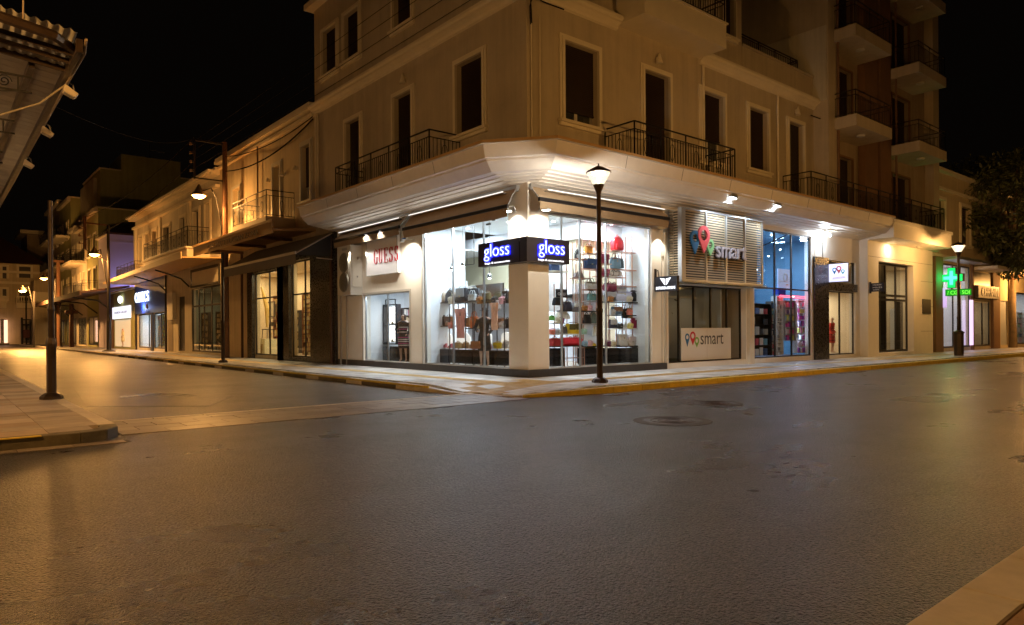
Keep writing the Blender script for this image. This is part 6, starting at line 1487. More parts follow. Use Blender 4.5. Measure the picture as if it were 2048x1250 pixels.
# pale building with long balcony and blue shop
hW = [(26.55, 27.45, 6.0, 8.55), (28.6, 29.8, 6.0, 8.45), (31.4, 32.6, 6.0, 8.4), (34.9, 36.5, 6.0, 8.3), (38.3, 39.5, 6.4, 8.4), (40.4, 41.5, 6.4, 8.4), (42.4, 43.6, 6.4, 8.4)]
gd = (24.75, 30.3, .25, 3.95); nd = (31.75, 33.2, .25, 3.6); bl1 = (36.5, 39.4, .3, 2.75); bl2 = (39.9, 44.0, .3, 2.75)
B3, f3 = building('two_storey_house', 'pale two-storey house with a heavy cornice, a long iron balcony and a blue shop below', 24.92, 44.9, 10.0, 9, 'plaster_pale', hW, 5.2, [gd, nd, bl1, bl2])
P('cornice', MB().box(-.25, -.001, 24.92, 44.9, 9.1, 9.25).box(-.45, -.001, 24.92, 45.1, 9.75, 9.87).box(-.60, -.001, 24.92, 45.25, 9.87, 9.998), M['trim'], B3)
P('pilaster', MB().box(-.12, -.001, 30.2, 30.7, 5.2, 9.1).box(-.12, -.001, 37.1, 37.6, 5.2, 9.1).box(-.12, -.001, 44.4, 44.9, 5.2, 9.1), M['trim'], B3)
for o in hW: window(f3, B3, o, fw=.2, shut=1., sill=o[2] > 6.2, trim='trim', slats=False)
b3 = P('balcony', MB().box(-1.2, -.001, 26.7, 36.8, 5.35, 5.95).box(-1.28, -.001, 26.6, 36.9, 5.95, 6.05), M['trim'], B3)
railing(LF, b3, 26.75, 36.8, 1.15, 6.05, 1.1, scroll=True)
b3b = P('balcony', MB().box(-1.1, -.001, 39.9, 46.2, 5.1, 5.25), M['plaster_dark'], B3)
railing(LF, b3b, 40., 46.1, 1.05, 5.25, 1.1)
glazing(LF, B3, gd[0], gd[1], gd[2], gd[3], cuts=(26.6, 28.0, 29.0), hcuts=(2.9,), w=.10)
room(LF, B3, gd[0], gd[1], .28, 4.0, 3.2, mat('room_teal', (.22, .26, .22), .6), power=40, col=(1, .75, .4), n=3, ext=5.0)
P('transom_panel', MB().box(-.04, -.001, 25.1, 30.1, 4.1, 4.9), M['trim'], B3); P('transom_frame', wall(LF, 24.95, 30.3, 4.0, 5.05, [(25.1, 30.1, 4.1, 4.9)], d0=.001, d1=.07), M['steel_dark'], B3)
P('door', MB().box(.1, .15, 31.75, 33.2, .2, 3.6), M['steel_dark'], B3)
P('door', MB().box(-.02, -.001, 34.4, 35.6, .2, 2.7), cm((.22, .18, .14), .5), B3)
P('wall_panel', MB().box(-.10, -.001, 36.1, 44.5, 2.78, 5.15), mat('panel_blue', (.05, .10, .34), .5, var=.05), B3)
P('wall_panel', MB().box(-.11, -.001, 35.95, 36.1, .13, 5.15).box(-.10, -.001, 44.5, 44.8, .13, 5.0).box(-.105, -.001, 39.4, 39.9, .13, 2.78), M['sign_black'], B3)
glazing(LF, B3, bl1[0], bl1[1], bl1[2], bl1[3], cuts=(37.6,), w=.08); glazing(LF, B3, bl2[0], bl2[1], bl2[2], bl2[3], cuts=(41.0,), w=.08)
room(LF, B3, bl1[0], bl2[1], .28, 2.9, 2.5, M['room_white'], power=110, col=(.75, .90, 1), n=3)
t = T('wall_sign_box', 'white vertical sign box on the pale pier between the blue shop and the dark door', 'sign', (-.2, 34.2, 3)); P('case', MB().box(-.22, -.02, 33.7, 35.0, 2.2, 3.9), cm((.62, .60, .56), .5), t)
display_rack('display_rack', 'bright rack of white and pink bottles in the right window of the blue shop', 'display rack', onX(319, 650, .5)[0], onX(310, 650, .5)[0], .5, .35, 2.6, 3, 9, [cm(c, .3) for c in ((.8, .85, .9), (.2, .6, .8), (.8, .2, .3), (.9, .9, .95))], fac='L', frame='white')
display_rack('display_rack', 'rack of orange and green packets in the blue shop window', 'display rack', onX(330, 650, .6)[0], onX(321, 650, .6)[0], .6, .35, 2.7, 4, 9, [cm(c, .3) for c in ((.9, .5, .05), (.2, .5, .15), (.8, .7, .1), (.2, .3, .5))], fac='L', frame='steel_dark')
display_rack('display_rack', 'narrow dark rack in the left window of the blue shop', 'display rack', onX(297, 650, .8)[0], onX(288, 650, .8)[0], .8, .35, 2.4, 3, 7, [cm(c, .3) for c in ((.3, .3, .35), (.1, .1, .12), (.6, .6, .65))], fac='L', frame='steel_dark')
t = T('shop_sign', 'glowing white "OETICS" lettering on the blue panel', 'sign', (-.15, 42, 3.8))
f41 = Fac('L')
text('lettering', 'OETICS', LF.textM(44.3, .14, 3.62), 4.1, .72, .05, emis('oetics', (.75, .85, 1), 1.6), t); area('sign_light', (-.5, 42., 3.2), .3, 14, (.4, .5, 1.), direction=(.9, 0, .4), parent=t)
t = T('round_emblem', 'small round orange emblem on the blue panel under the white lettering', 'emblem', (-.12, 41.2, 3.3)); P('disc', MB().cyl((-.10, 40.9, 3.25), (-.15, 40.9, 3.25), .16, n=16), cm((.35, .18, .08), .5), t); P('ring', MB().tube([(-.15, 40.9+.15*math.cos(a*math.pi/8), 3.25+.15*math.sin(a*math.pi/8)) for a in range(17)], .02, 5), gold, t)
t = T('potted_shrub', 'small dark pointed plant in a stand behind the wide glass doors', 'potted plant', (.6, 26.3, .3)); P('pot', MB().lathe((.7, 26.5, .3), [(.12, 0), (.2, .3), (.16, .3)], 10), dkw, t); P('foliage', MB().lathe((.7, 26.5, .62), [(.05, 0), (.34, .25), (.30, .5), (.12, .75), (.02, 1.0)], 9), cm((.02, .03, .015), .8), t)
for i, (y, z) in enumerate(((28.3, 3.0), (27.2, 3.0), (25.9, 3.0))):
    t = T('ceiling_lamp', ('orange lamp glowing behind the transom, left', 'orange lamp glowing behind the transom, middle', 'orange lamp glowing behind the transom, right')[i]+' of the wide glass doors', 'lamp', (1.2, y, z)); P('shade', MB().lathe((1.2, y, z), [(.12, 0), (.05, .12)], 10), emis('orange_l%d' % i, (1, .55, .15), 7), t); P('cord', MB().tube([(1.2, y, z+.1), (1.2, y, 3.98)], .01), M['wire'], t)
# lean-to canopy of that house with curved bracket
t = P('canopy', MB().hexa([(-2.0, 24.6, 5.20), (-.02, 24.6, 5.28), (-.02, 45.5, 5.02), (-2.0, 45.5, 5.02), (-2.0, 24.6, 5.26), (-.02, 24.6, 5.34), (-.02, 45.5, 5.10), (-2.0, 45.5, 5.08)]), M['canopy_top'], B3)
P('canopy_edge', MB().hexa([(-2.05, 24.6, 5.16), (-2.0, 24.6, 5.16), (-2.0, 45.5, 4.98), (-2.05, 45.5, 4.98), (-2.05, 24.6, 5.50), (-2.0, 24.6, 5.50), (-2.0, 45.5, 5.16), (-2.05, 45.5, 5.16)]), M['canopy_top'], B3)
for y in (36.0, 30.6): P('bracket', MB().tube([(-.05, y, 4.1), (-.5, y, 4.55), (-1.2, y, 4.8), (-1.9, y, 5.0)], .045, 6), M['iron'], B3)

# low shops and the lavender wall beyond
ghs = [(46.2, 52.5, .25, 2.55), (46.2, 52.5, 3.4, 4.3)]
B4, f4 = building('shop_row', 'low shop with a white lit sign panel between the blue shop and the lavender wall', 44.95, 54.6, 4.7, 8, 'plaster_green', (), 2.0, ())
B4c = None
P('shopfront', wall(LF, 45.0, 54.5, .13, 4.6, [(46.2, 52.4, .25, 2.5)], d0=.002, d1=.10), mat('shop_olive', (.42, .40, .16), .7, var=.05), B4)
P('pilaster', MB().box(-.22, -.101, 52.6, 53.6, .13, 4.6), cm((.14, .07, .03), .6), B4)
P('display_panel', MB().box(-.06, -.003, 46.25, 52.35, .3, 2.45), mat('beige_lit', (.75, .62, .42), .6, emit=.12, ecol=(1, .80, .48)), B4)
t = T('lit_sign', 'white glowing sign panel with small dark lettering over the beige lit shop', 'sign', (-.2, 49, 2.8)); P('case', MB().box(-.22, -.101, 46.0, 52.5, 2.55, 3.5), emis('panel_w', (.85, .85, 1), .6), t); text('lettering', 'FASHION GALLERY', LF.textM(51.6, .222, 2.95), 4.8, .18, .01, cm((.1, .1, .2), .5), t)
t = T('round_lamp', 'oval white lamp above the glowing sign panel of the low shop', 'lamp', (-.2, 49, 4)); P('globe', MB().lathe((-.25, 49.2, 3.75), [(.1, 0), (.42, .12), (.5, .3), (.42, .5), (.1, .6)], 14, sx=.3), emis('oval', (.95, 1, .95), 1.2), t, smooth=True)
mannequin((-.18, 48.6, .3), math.radians(-90), 1.5, 'pale dummy torso figure against the beige lit shopfront', [cm((.8, .7, .5), .6)], hair_long=False)
P('lean_to_roof', MB().hexa([(-3.3, 46.5, 4.35), (-.1, 46.5, 4.9), (-.1, 78, 4.9), (-3.3, 78, 4.35), (-3.3, 46.5, 4.5), (-.1, 46.5, 5.05), (-.1, 78, 5.05), (-3.3, 78, 4.5)]).box(-3.4, -3.3, 46.5, 78, 4.2, 4.55), M['tile_red'], B4)
for y in (53, 60, 68, 76): P('roof_strut', MB().tube([(-.1, y, 3.2), (-1.2, y, 4.1), (-3.0, y, 4.3)], .06, 5), M['iron'], B4)
hol = [(57.5, 59.5, 5.6, 7.6)]
B5, f5 = building('lavender_house', 'two-storey house whose blank side wall glows lavender behind the pale house', 54.7, 59.9, 9.9, 12, 'plaster_lav', (), 5.0, ())
P('window', MB().box(3.3, 4.0, 54.67, 54.7, 6.4, 8.1), cm((.12, .14, .25), .3), B5); P('string_course', MB().box(.0, 12, 54.66, 54.7, 9.2, 9.35), M['plaster_lav'], B5)
P('eave', MB().hexa([(-.3, 54.5, 9.9), (12, 54.5, 9.9), (12, 59.8, 10.0), (-.3, 59.8, 10.0), (-.3, 54.5, 10.05), (12, 54.5, 10.05), (9, 59.8, 12.0), (3, 59.8, 12.0)]), M['tile_red'], B5)
area('facade_light', (1.5, 53.0, 5.0), 1.2, 30, (.55, .50, 1.0), direction=(.15, 1, .3), parent=B5)
# olive block, tall block, and the rest of the far row
def far_house(label, y0, y1, z, depth, m, wins=2, rows=2, balc=(), zb=4.6, X0=0., roofm='trim'):
    hs = []
    for r_ in range(rows):
        zz = zb+1.0+r_*3.2
        for i in range(wins):
            c0 = y0+(y1-y0)*(i+.5)/wins; hw = min(.7, (y1-y0)/wins*.25); hs.append((c0-hw, c0+hw, zz, zz+1.9))
    gh = []
    k = max(1, int((y1-y0)/4))
    for i in range(k): a = y0+(y1-y0)*i/k; gh.append((a+.5, a+(y1-y0)/k-.5, .25, 3.0))
    t, f = building('town_house', label, y0, y1, z, depth, m, [h for h in hs if h[3] < z-.3], zb, gh, X0=X0)
    for h in hs:
        if h[3] < z-.3: window(f, t, h, fw=.16, shut=1., slats=False, trim='trim')
    for i, h in enumerate(gh):
        glazing(f, t, h[0], h[1], h[2], h[3], cuts=((h[0]+h[1])/2,), w=.12)
        bk = MB(); f.box(bk, h[0]-.1, h[1]+.1, -1.3, -1.2, .2, 3.1); P('shop_back', bk, M['room_warm'], t)
        area('shop_light', f.pt((h[0]+h[1])/2, -.7, 2.95), .4, 12, WARM, parent=t)
    for (a, b, zz) in balc:
        q = P('balcony', MB().box(X0-1.3, X0-.001, a, b, zz-.25, zz), M['trim'], t); railing(f, q, a+.05, b-.05, 1.25, zz, 1.05, scroll=False, step=.3, r=.02)
    P('cornice', MB().box(X0-.35, X0-.001, y0, y1, z-.35, z-.01), M['trim'], t)
    return t, f
far_house('olive-walled block with a plain side wall just left of the lavender wall', 60.0, 66.0, 12.9, 12, 'plaster_green', 2, 2, [(60.3, 65.5, 5.2)])
far_house('narrow pale house with a curved white balcony in the far row', 66.1, 72.0, 12.2, 9, 'plaster_pale', 2, 2, [(66.8, 72., 8.6), (66.8, 72., 5.3)])
far_house('cream house with a wide overhanging balcony in the far row', 72.1, 76.1, 12.6, 9, 'plaster_pale', 1, 2, [(72.5, 76.5, 8.6)])
far_house('greenish four-storey house with a flat dark roof in the far row', 76.2, 84.6, 16.3, 9, 'plaster_green', 2, 3, [(77, 84, 8.9), (77, 84, 12.2)])
far_house('brown four-storey house at the far end of the row', 84.7, 96.0, 17.2, 9, 'plaster_brown', 3, 3, [(85, 92, 9), (85, 92, 12.5)])
YT = 66.05
def xat(px, Y): return onY(px, 400, Y)[0]
t, f_ = building('tall_block', 'tall windowless concrete block rising above the far row of roofs', YT, 76., onY(215, 339, YT)[1], 26, 'plaster_green', (), 5., (), X0=xat(201, YT), roof_over=.1)
xs_ = xat(243, YT); P('stair_head', MB().box(xs_, xat(361, YT), YT-.05, 72, onY(215, 345, YT)[1]+.14, onY(300, 316, YT)[1]), M['plaster_green'], t)
P('side_bay', MB().box(xat(187, 68.), xat(203, 68.), 68, 76, 10, onY(195, 356, 68)[1]), M['plaster_pale'], t)
# end building closing the street
EB = T('end_building', 'two-storey yellow-lit building with balconies closing the far end of the left street', 'building', (-6, 92, 0)); fe_ = Fac('R', 92.)
def eX(px, py, Y=92.): return onY(px, py, Y)
xr = eX(84, 600)[0]; xm = eX(64, 600)[0]; zt2 = eX(20, 527)[1]
ew = []
for pl, pr, pt_, pb in ((38, 61, 533, 556), (5, 13, 533, 557), (38, 61, 582, 602), (5, 13, 578, 602)):
    a, z1_ = eX(pl, pt_); b, z0_ = eX(pr, pb); ew.append((a, b, z0_, z1_))
a, z1_ = eX(42, 638); b, z0_ = eX(62, 681); dr = (a, b, .3, z1_)
a0_, _ = eX(0, 640); b0_, z1_ = eX(13, 638); dr2 = (a0_, b0_, .3, z1_)
P('wall', wall(fe_, -30, xr, .1, zt2, ew+[dr, dr2]), M['plaster_yel'], EB); P('side_wall', MB().box(-30, xr, 92.3, 104, .1, zt2), M['plaster_yel'], EB)
P('roof', MB().hexa([(-30, 91.4, zt2), (xr+.6, 91.4, zt2), (xr+.6, 104, zt2), (-30, 104, zt2), (-29, 92, zt2+.3), (xr, 92, zt2+.3), (xr-4, 98, zt2+4), (-25, 98, zt2+4)]), M['tile_red'], EB)
zc = eX(20, 568)[1]; P('string_course', MB().box(-30, xr+.1, 91.85, 91.999, zc, zc+.3).box(-30, xr+.2, 91.7, 91.999, zt2-1.2, zt2-.9), M['trim'], EB)
for h in ew: window(fe_, EB, h, fw=.25, shut=1., slats=False, trim='trim', sill=False)
for pl, pr in ((33, 63), (0, 13)):
    a, zz = eX(pl, 614, 90.8); b = eX(pr, 614, 90.8)[0]; q = P('balcony', MB().box(a, b, 90.8, 91.999, zz-.1, zz+.3).box(a, b, 90.75, 90.9, zz+.3, zz+.5), M['trim'], EB)
    bl = MB(); n = max(6, int((b-a)/.4))
    for i in range(n+1): x = a+(b-a)*i/n; bl.lathe((x, 90.85, zz+.5), [(.05, 0), (.10, .2), (.05, .5), (.08, .7)], 6)
    bl.box(a, b, 90.75, 90.95, zz+1.2, zz+1.35); P('balustrade', bl, M['trim'], q)
for h in (dr, dr2):
    glazing(fe_, EB, h[0], h[1], h[2], h[3], cuts=((h[0]+h[1])/2,), w=.15); q = MB(); fe_.box(q, h[0], h[1], -1.5, -1.4, .2, h[3]); P('shop_back', q, M['room_cream'], EB)
    area('shop_light', ((h[0]+h[1])/2, 92.8, h[3]-.1), .6, 60, WARM, parent=EB)

t = T('lit_column', 'thin red and white lit column at the far left shop entrance', 'sign', eX(9, 640)+(0,)); a, z1_ = eX(8, 640, 91.5); P('tube', MB().box(a, a+.35, 91.4, 91.6, .13, z1_).box(a-.7, a-.4, 91.4, 91.6, .13, z1_), emis('redcol', (1, .55, .35), .9), t); P('base', MB().box(a-.8, a+.5, 91.3, 91.7, .1, .3), M['steel_dark'], t)
t = T('market_stall', 'dark jumble of stands in front of the lit door of the end building', 'stall', (eX(52, 680)[0], 90.5, .1)); xa, xb = eX(44, 680, 90.5)[0], eX(61, 680, 90.5)[0]
P('frame', MB().tube([(xa, 90.5, .1), (xa, 90.5, 3.4)], .12).tube([(xb, 90.5, .1), (xb, 90.5, 3.2)], .12).tube([(xa, 90.5, 2.5), (xb, 90.5, 2.5)], .1).tube([((xa+xb)/2, 90.4, .1), ((xa+xb)/2, 90.4, 6.)], .08), M['iron'], t); P('goods', MB().box(xa+.1, xb-.1, 90.2, 90.8, .9, 1.9), cm((.12, .04, .05), .7), t)
# protruding bay with lettered parapet between the end building and the row
BY = T('bay_house', 'yellow house with a pale parapet sign projecting beside the end building', 'building', (-1.6, 88, 0))
xa = eX(68, 600, 88)[0]; xb = eX(104, 600, 88)[0]; z0_ = eX(70, 604, 88)[1]; z1_ = eX(70, 585, 88)[1]
P('wall', MB().box(xa, xb+1.5, 88, 97, .1, eX(70, 560, 88)[1]), M['plaster_yel'], BY); P('parapet', MB().box(xa-.3, xb+.4, 86.6, 87.999, z0_, z1_), M['trim'], BY); P('awning_board', MB().box(xa+2.5, xb+1, 86, 87.99, 3.7, 4.2), M['trim'], BY)
P('door', MB().box(xa+1.6, xa+3.6, 87.95, 87.999, .2, 3.4), cm((.5, .5, .55), .3), BY); P('window', MB().box(xa+1.5, xa+4, 87.93, 87.999, 5.0, 6.6), M['shutter'], BY)
bk2 = T('back_house', 'dim brown house rising behind the end building', 'building', (-2, 102, 0)); a, z1_ = onY(54, 468, 102); b = onY(92, 468, 102)[0]; P('wall', MB().box(a, b+6, 102, 110, .1, z1_), M['plaster_brown'], bk2); P('roof', MB().box(a-.8, b+6.5, 101.4, 110.5, z1_, z1_+.5), M['trim'], bk2)
t = T('roof_antenna', 'thin roof antenna on the tall block', 'antenna', (xat(300, 67), 67, 21.0)); AX = xat(300, 67); P('mast', MB().tube([(AX, 67, 17.), (AX, 67, onY(300, 288, 67)[1])], .04), M['iron'], t); P('boom', MB().tube([(AX, 67, onY(300, 300, 67)[1]), (AX+1.4, 67, onY(300, 301, 67)[1])], .05), M['alu'], t)

# ================================================================== FAR RIGHT SHOPS, TREE
PH = T('pharmacy_house', 'yellowish building with a brightly lit pharmacy on its ground floor behind the tree', 'building', (35, 0, 0)); XA, XB = 27.1, 58.
zt3 = 9.4
fsh = [(28.3, 32.7, .3, 4.75), (33.0, 36.0, .3, 2.9), (37.9, 39.4, .3, 3.0), (41.0, 47.5, .3, 3.6)]
P('wall', wall(RF, XA, XB, .1, 5.0, fsh), M['plaster_yel'], PH); wh = [(27.6, 28.9, 5.9, 8.0), (31.2, 32.6, 5.9, 8.0), (35.2, 36.6, 5.9, 8.0), (39.2, 40.6, 5.9, 8.0)]
P('wall', wall(RF, XA, XB, 5.0, zt3, wh), M['plaster_yel'], PH); P('roof', MB().box(XA, XB, -.3, 8, zt3, zt3+.15).box(XA, XB, -.12, -.001, 8.5, 8.65).box(XA, XB, -.15, -.001, 5.0, 5.15), M['trim'], PH)
for h in wh: window(RF, PH, h, fw=.18, shut=1., slats=False)
P('pilaster', MB().box(27.1, 28.1, -.2, -.001, .1, 5.0).box(36.1, 37.3, -.15, -.001, .1, 5.0).box(32.72, 33.0, -.1, -.001, .1, 5.0), M['plaster_dark'], PH)
P('shop_canopy', MB().box(28.1, 33, -.9, -.001, 4.85, 5.0), M['alu'], PH); P('shop_canopy', MB().box(33.1, 47, -1.2, -.001, 4.6, 4.78), M['trim'], PH)
glazing(RF, PH, *fsh[0], cuts=(30.2, 31.3), hcuts=(3.2,), w=.09); glazing(RF, PH, *fsh[1], cuts=(34.8,), w=.09); glazing(RF, PH, *fsh[3], cuts=(44,), w=.09)
room(RF, PH, 28.3, 32.7, .3, 4.8, 3.5, M['white'], power=50, col=(1, .93, .96), n=2); room(RF, PH, 33.0, 36.0, .3, 3.1, 3, M['room_warm'], power=18, col=(1, .88, .66), n=1); room(RF, PH, 41, 47.5, .3, 3.8, 3, M['white'], power=30, col=(.95, .97, 1), n=2)
P('shutter', MB().box(37.9, 39.4, .08, .12, .3, 3.0), cm((.35, .37, .42), .5), PH); P('wall_panel', MB().box(33.1, 36.0, -.05, -.001, 3.0, 4.5), M['sign_black'], PH)
t = T('shop_sign', 'unlit dark sign with pale vertical letters between the pharmacy and the tree', 'sign', (34.5, -.2, 3.2)); P('board', MB().box(33.2, 36.8, -.25, -.06, 3.05, 3.75), cm((.10, .08, .05), .5), t); text('lettering', 'CHRIMIN', RF.textM(33.7, .252, 3.15), 2.9, .5, .02, cm((.5, .45, .38), .5), t)
GR = emis('green_led', (.0, .75, .14), .55); GR2 = emis('green_core', (.10, 1., .45), .8); GD = emis('green_dim', (.0, .35, .01), .35)
CR = T('pharmacy_cross', 'glowing green pharmacy cross sticking out over the pavement', 'sign', (28, -.6, 3.9)); fx = Fac('L', 28.)
cy0, cz0 = -.60, 3.90
def crossmb(x0, x1, arm, half): return MB().box(x0, x1, cy0-half, cy0+half, cz0-arm, cz0+arm).box(x0+.001, x1-.001, cy0-arm, cy0-half, cz0-half, cz0+half).box(x0+.001, x1-.001, cy0+half, cy0+arm, cz0-half, cz0+half)
P('case', crossmb(28.03, 28.25, .52, .19), M['sign_black'], CR); P('face', crossmb(27.99, 28.03, .49, .165), GR, CR); P('core', crossmb(27.975, 27.989, .36, .08), GR2, CR); P('bracket', MB().box(28.1, 28.18, -.1, -.002, 3.8, 4.0), M['steel_dark'], CR)
point('green_light', (27.7, -.6, 3.9), 8, (.0, 1., .2), .25, CR)
LD = T('led_board', 'green scrolling display board under the pharmacy cross', 'sign', (28, -1, 3.1)); P('case', MB().box(28.0, 28.2, -1.5, -.32, 2.98, 3.32), M['sign_black'], LD); P('face', MB().box(27.985, 28.0, -1.48, -.34, 3.0, 3.3), GD, LD); text('lettering', '/ CGF SOI', Fac('L', 27.985).textM(-.42, .002, 3.05), 1.0, .19, .004, emis('led_t', (.25, 1, .1), .6), LD)
P('bracket', MB().box(28.05, 28.12, -.6, -.55, 3.3, 3.45), M['steel_dark'], LD)
display_rack('display_rack', 'white pharmacy shelf with small boxes and a purple display', 'shelf unit', 28.6, 30.0, 1.2, .35, 2.2, 5, 6, [cm(c, .4) for c in ((.9, .9, .9), (.3, .1, .6), (.2, .3, .7), (.8, .8, .85), (.6, .2, .5))], frame='white')
PHP = [cm(c, .4) for c in ((.9, .9, .92), (.75, .8, .9), (.2, .3, .6), (.8, .5, .6), (.3, .6, .5), (.85, .85, .8))]
display_rack('display_rack', 'second pharmacy shelf of pale boxes behind the lamp post', 'shelf unit', 1904, 1916, 2.0, .35, 2.6, 4, 7, PHP, frame='white')
display_rack('display_rack', 'third pharmacy shelf of pale boxes near the lilac strip', 'shelf unit', 1922, 1936, 1.6, .35, 2.6, 4, 7, PHP, frame='white')
display_rack('display_rack', 'rack of toys in the bright window right of the tree trunk', 'shelf unit', 2034, 2046, 1.2, .35, 2.4, 4, 6, PHP, frame='white')
display_rack('display_rack', 'clothes shelf right of the chandelier in the boutique', 'shelf unit', 1697, 1706, 1.2, .35, 2.3, 3, 7, PHP, frame='white')
t = T('table', 'small dark counter in front of the dim shop inner door', 'table', (33.6, 1, .3)); a = onY(1946, 680, .9)[0]; P('tabletop', MB().box(a, a+.9, .7, 1.2, 1.05, 1.1), M['steel_dark'], t)
for q in (a+.04, a+.82): P('leg', MB().box(q, q+.05, .75, .8, .3, 1.05), M['steel_dark'], t)
t = T('lit_strip', 'vertical lilac light strip at the right edge of the pharmacy door', 'light', (32.4, -.2, 1.8)); P('tube', MB().box(32.2, 32.7, -.14, -.10, .4, 2.9), emis('lilac', (.85, .6, 1), .6), t)
t = T('lit_strip', 'short lilac wall light on the pier left of the pharmacy glass', 'light', (28.1, -.3, 3.)); P('tube', MB().box(28.02, 28.12, -.35, -.2, 2.4, 3.4), emis('lilac2', (.7, .5, 1), .4), t)
t = T('inner_door', 'wood framed inner door in the dim shop right of the pharmacy', 'door', (34.2, 1.5, .3)); P('frame', wall(Fac('R', 1.5), 33.9, 35.2, .3, 2.6, [(34.1, 35.0, .5, 2.4)], d0=0, d1=.08), cm((.45, .28, .12), .5), t); P('pane', MB().box(34.1, 35.0, 1.45, 1.47, .5, 2.4), cm((.5, .5, .45), .3), t)
t = T('round_lamp', 'small orange lamp glowing under the tree crown', 'lamp', (38.9, -1.1, 4.3)); P('globe', MB().lathe((39.3, -1.3, 4.15), [(.03, 0), (.10, .08), (.03, .16)], 10), emis('or_tree', (1, .5, .15), 14), t); P('arm', MB().tube([(39.3, -1.3, 4.3), (39.3, -.02, 4.4)], .03), M['steel_dark'], t)
point('glow', (39.3, -1.6, 3.9), 150, SODIUM, .1, t)

TR = T('street_tree', 'dark leafy street tree on the pavement at the right edge, partly covering the pharmacy building', 'tree', (0, 0, 0))
tx, ty = onZ(2026, 695); 
P('trunk', MB().tube([(tx, ty, .05), (tx+.05, ty, 1.4), (tx-.05, ty+.05, 2.6), (tx+.05, ty, 4.6)], [.24, .19, .17, .14], 10), mat('bark', (.14, .10, .06), .9, bump=.8, bscale=12, var=.3, vscale=6), TR, smooth=True)
P('trunk', MB().tube([(tx+1.1, ty+.3, .05), (tx+.9, ty+.3, 2.0), (tx+.5, ty+.1, 3.8)], [.16, .13, .10], 8), M['wood_pole'], TR)
lr = random.Random(11); clumps = []; lb = MB()
cc0 = Vector((tx-1.2, ty-.6, 8.2))
for i in range(100):
    while True:
        v_ = Vector((lr.uniform(-1, 1), lr.uniform(-1, 1), lr.uniform(-.9, 1)))
        if .45 < v_.length < 1.0: break
    c0 = cc0+Vector((v_.x*6.4, v_.y*4.4, v_.z*3.4-abs(v_.x)*.7)); clumps.append((c0, lr.uniform(.55, 1.05)))
    if i % 3 == 0:
        m0 = Vector((tx+.05, ty, 4.3)); m1 = m0.lerp(c0, .5)+Vector((0, 0, .4)); lb.tube([m0, m1, c0], [.09, .05, .02], 5)
P('limb', lb, M['wood_pole'], TR)
lf = MB()
for c0, rad in clumps:
    for k in range(210):
        v_ = Vector((lr.gauss(0, 1), lr.gauss(0, 1), lr.gauss(0, .8))).normalized()*rad*lr.uniform(.35, 1.05)
        p_ = c0+v_; u = (v_.normalized()+Vector((lr.uniform(-.7, .7), lr.uniform(-.7, .7), lr.uniform(-.9, .2)))).normalized(); sd = u.cross(Vector((lr.uniform(-1, 1), lr.uniform(-1, 1), 1))).normalized(); L = lr.uniform(.22, .42); n = len(lf.v)
        up = u.cross(sd)*.02
        lf.v += [tuple(p_), tuple(p_+u*L*.5+sd*L*.22+up), tuple(p_+u*L), tuple(p_+u*L*.5-sd*L*.22+up)]; lf.f.append((n, n+1, n+2, n+3))
me = bpy.data.meshes.new('crown'); me.from_pydata(lf.v, [], lf.f); link('crown', me, mat('leaf', (.09, .10, .035), .38, rnd_isl=.5), TR)

# ================================================================== OLD CANOPY AT THE LEFT EDGE
OC = T('old_shop_building', 'old building on the near left corner with a boarded iron canopy over the pavement', 'building', (-14, 10, 0))
XC = -10.5; XW = -13.6; YC0 = -3.75; zc0 = 4.86
P('wall', MB().box(-22, XW, -1.2, 30, .1, 9), M['plaster_white'], OC)
sl_ = 0.12   # canopy falls towards the kerb
def zcan(x): return zc0+(XC-x)*sl_
b0 = YC0+1.15; pl_ = []
n = 0; y = b0
while y < 24:
    w_ = .24; P('board', MB().hexa([(XW, y+.006, zcan(XW)), (XC, y+.006, zcan(XC)), (XC, y+w_-.006, zcan(XC)), (XW, y+w_-.006, zcan(XW)), (XW, y+.006, zcan(XW)+.02), (XC, y+.006, zcan(XC)+.02), (XC, y+w_-.006, zcan(XC)+.02), (XW, y+w_-.006, zcan(XW)+.02)]), M['board'] if 'board' in M else M.setdefault('board', mat('board', (.34, .31, .27), .7, var=.15, vscale=5, bump=.2, rnd_obj=.12)), OC); y += w_; n += 1
# corrugated hip at the front end
cg = MB(); rows = []
N = 220
for i in range(N+1):
    x = XW+(XC-XW)*i/N; dz = .016*math.cos(2*math.pi*x/.115)
    rows.append([(x, b0-.02, zcan(x)+.05+dz), (x, YC0+.05, zcan(x)+.16+dz)])
cg.strip(rows); P('corrugated_sheet', cg, mat('zinc', (.36, .35, .33), .5, metal=.2, var=.12), OC, smooth='all')
cg = MB().box(XW, XC, b0, 24, zcan(XW)+.05, zcan(XW)+.12); P('roof_sheet', cg, M['tile_red'], OC)
ir = MB()
for y in (YC0+.30, YC0+.62, YC0+.98): ir.hexa([(XW, y-.02, zcan(XW)-.07), (XC, y-.02, zcan(XC)-.07), (XC, y+.02, zcan(XC)-.07), (XW, y+.02, zcan(XW)-.07), (XW, y-.02, zcan(XW)-.01), (XC, y-.02, zcan(XC)-.01), (XC, y+.02, zcan(XC)-.01), (XW, y+.02, zcan(XW)-.01)])
P('rafter', ir, M['lamp_metal'], OC)
P('edge_beam', MB().box(XC-.02, XC+.05, YC0, 24, zc0-.10, zc0+.06).box(XC-.40, XC-.33, b0, 24, zcan(XC-.36)-.09, zcan(XC-.36)-.005).tube([(XW, YC0-.25, zc0+.1), (XC-.9, YC0-.22, zc0+.05), (XC-.25, YC0-.08, zc0), (XC+.02, YC0+.25, zc0-.02)], .06, 6), M['lamp_metal'], OC)
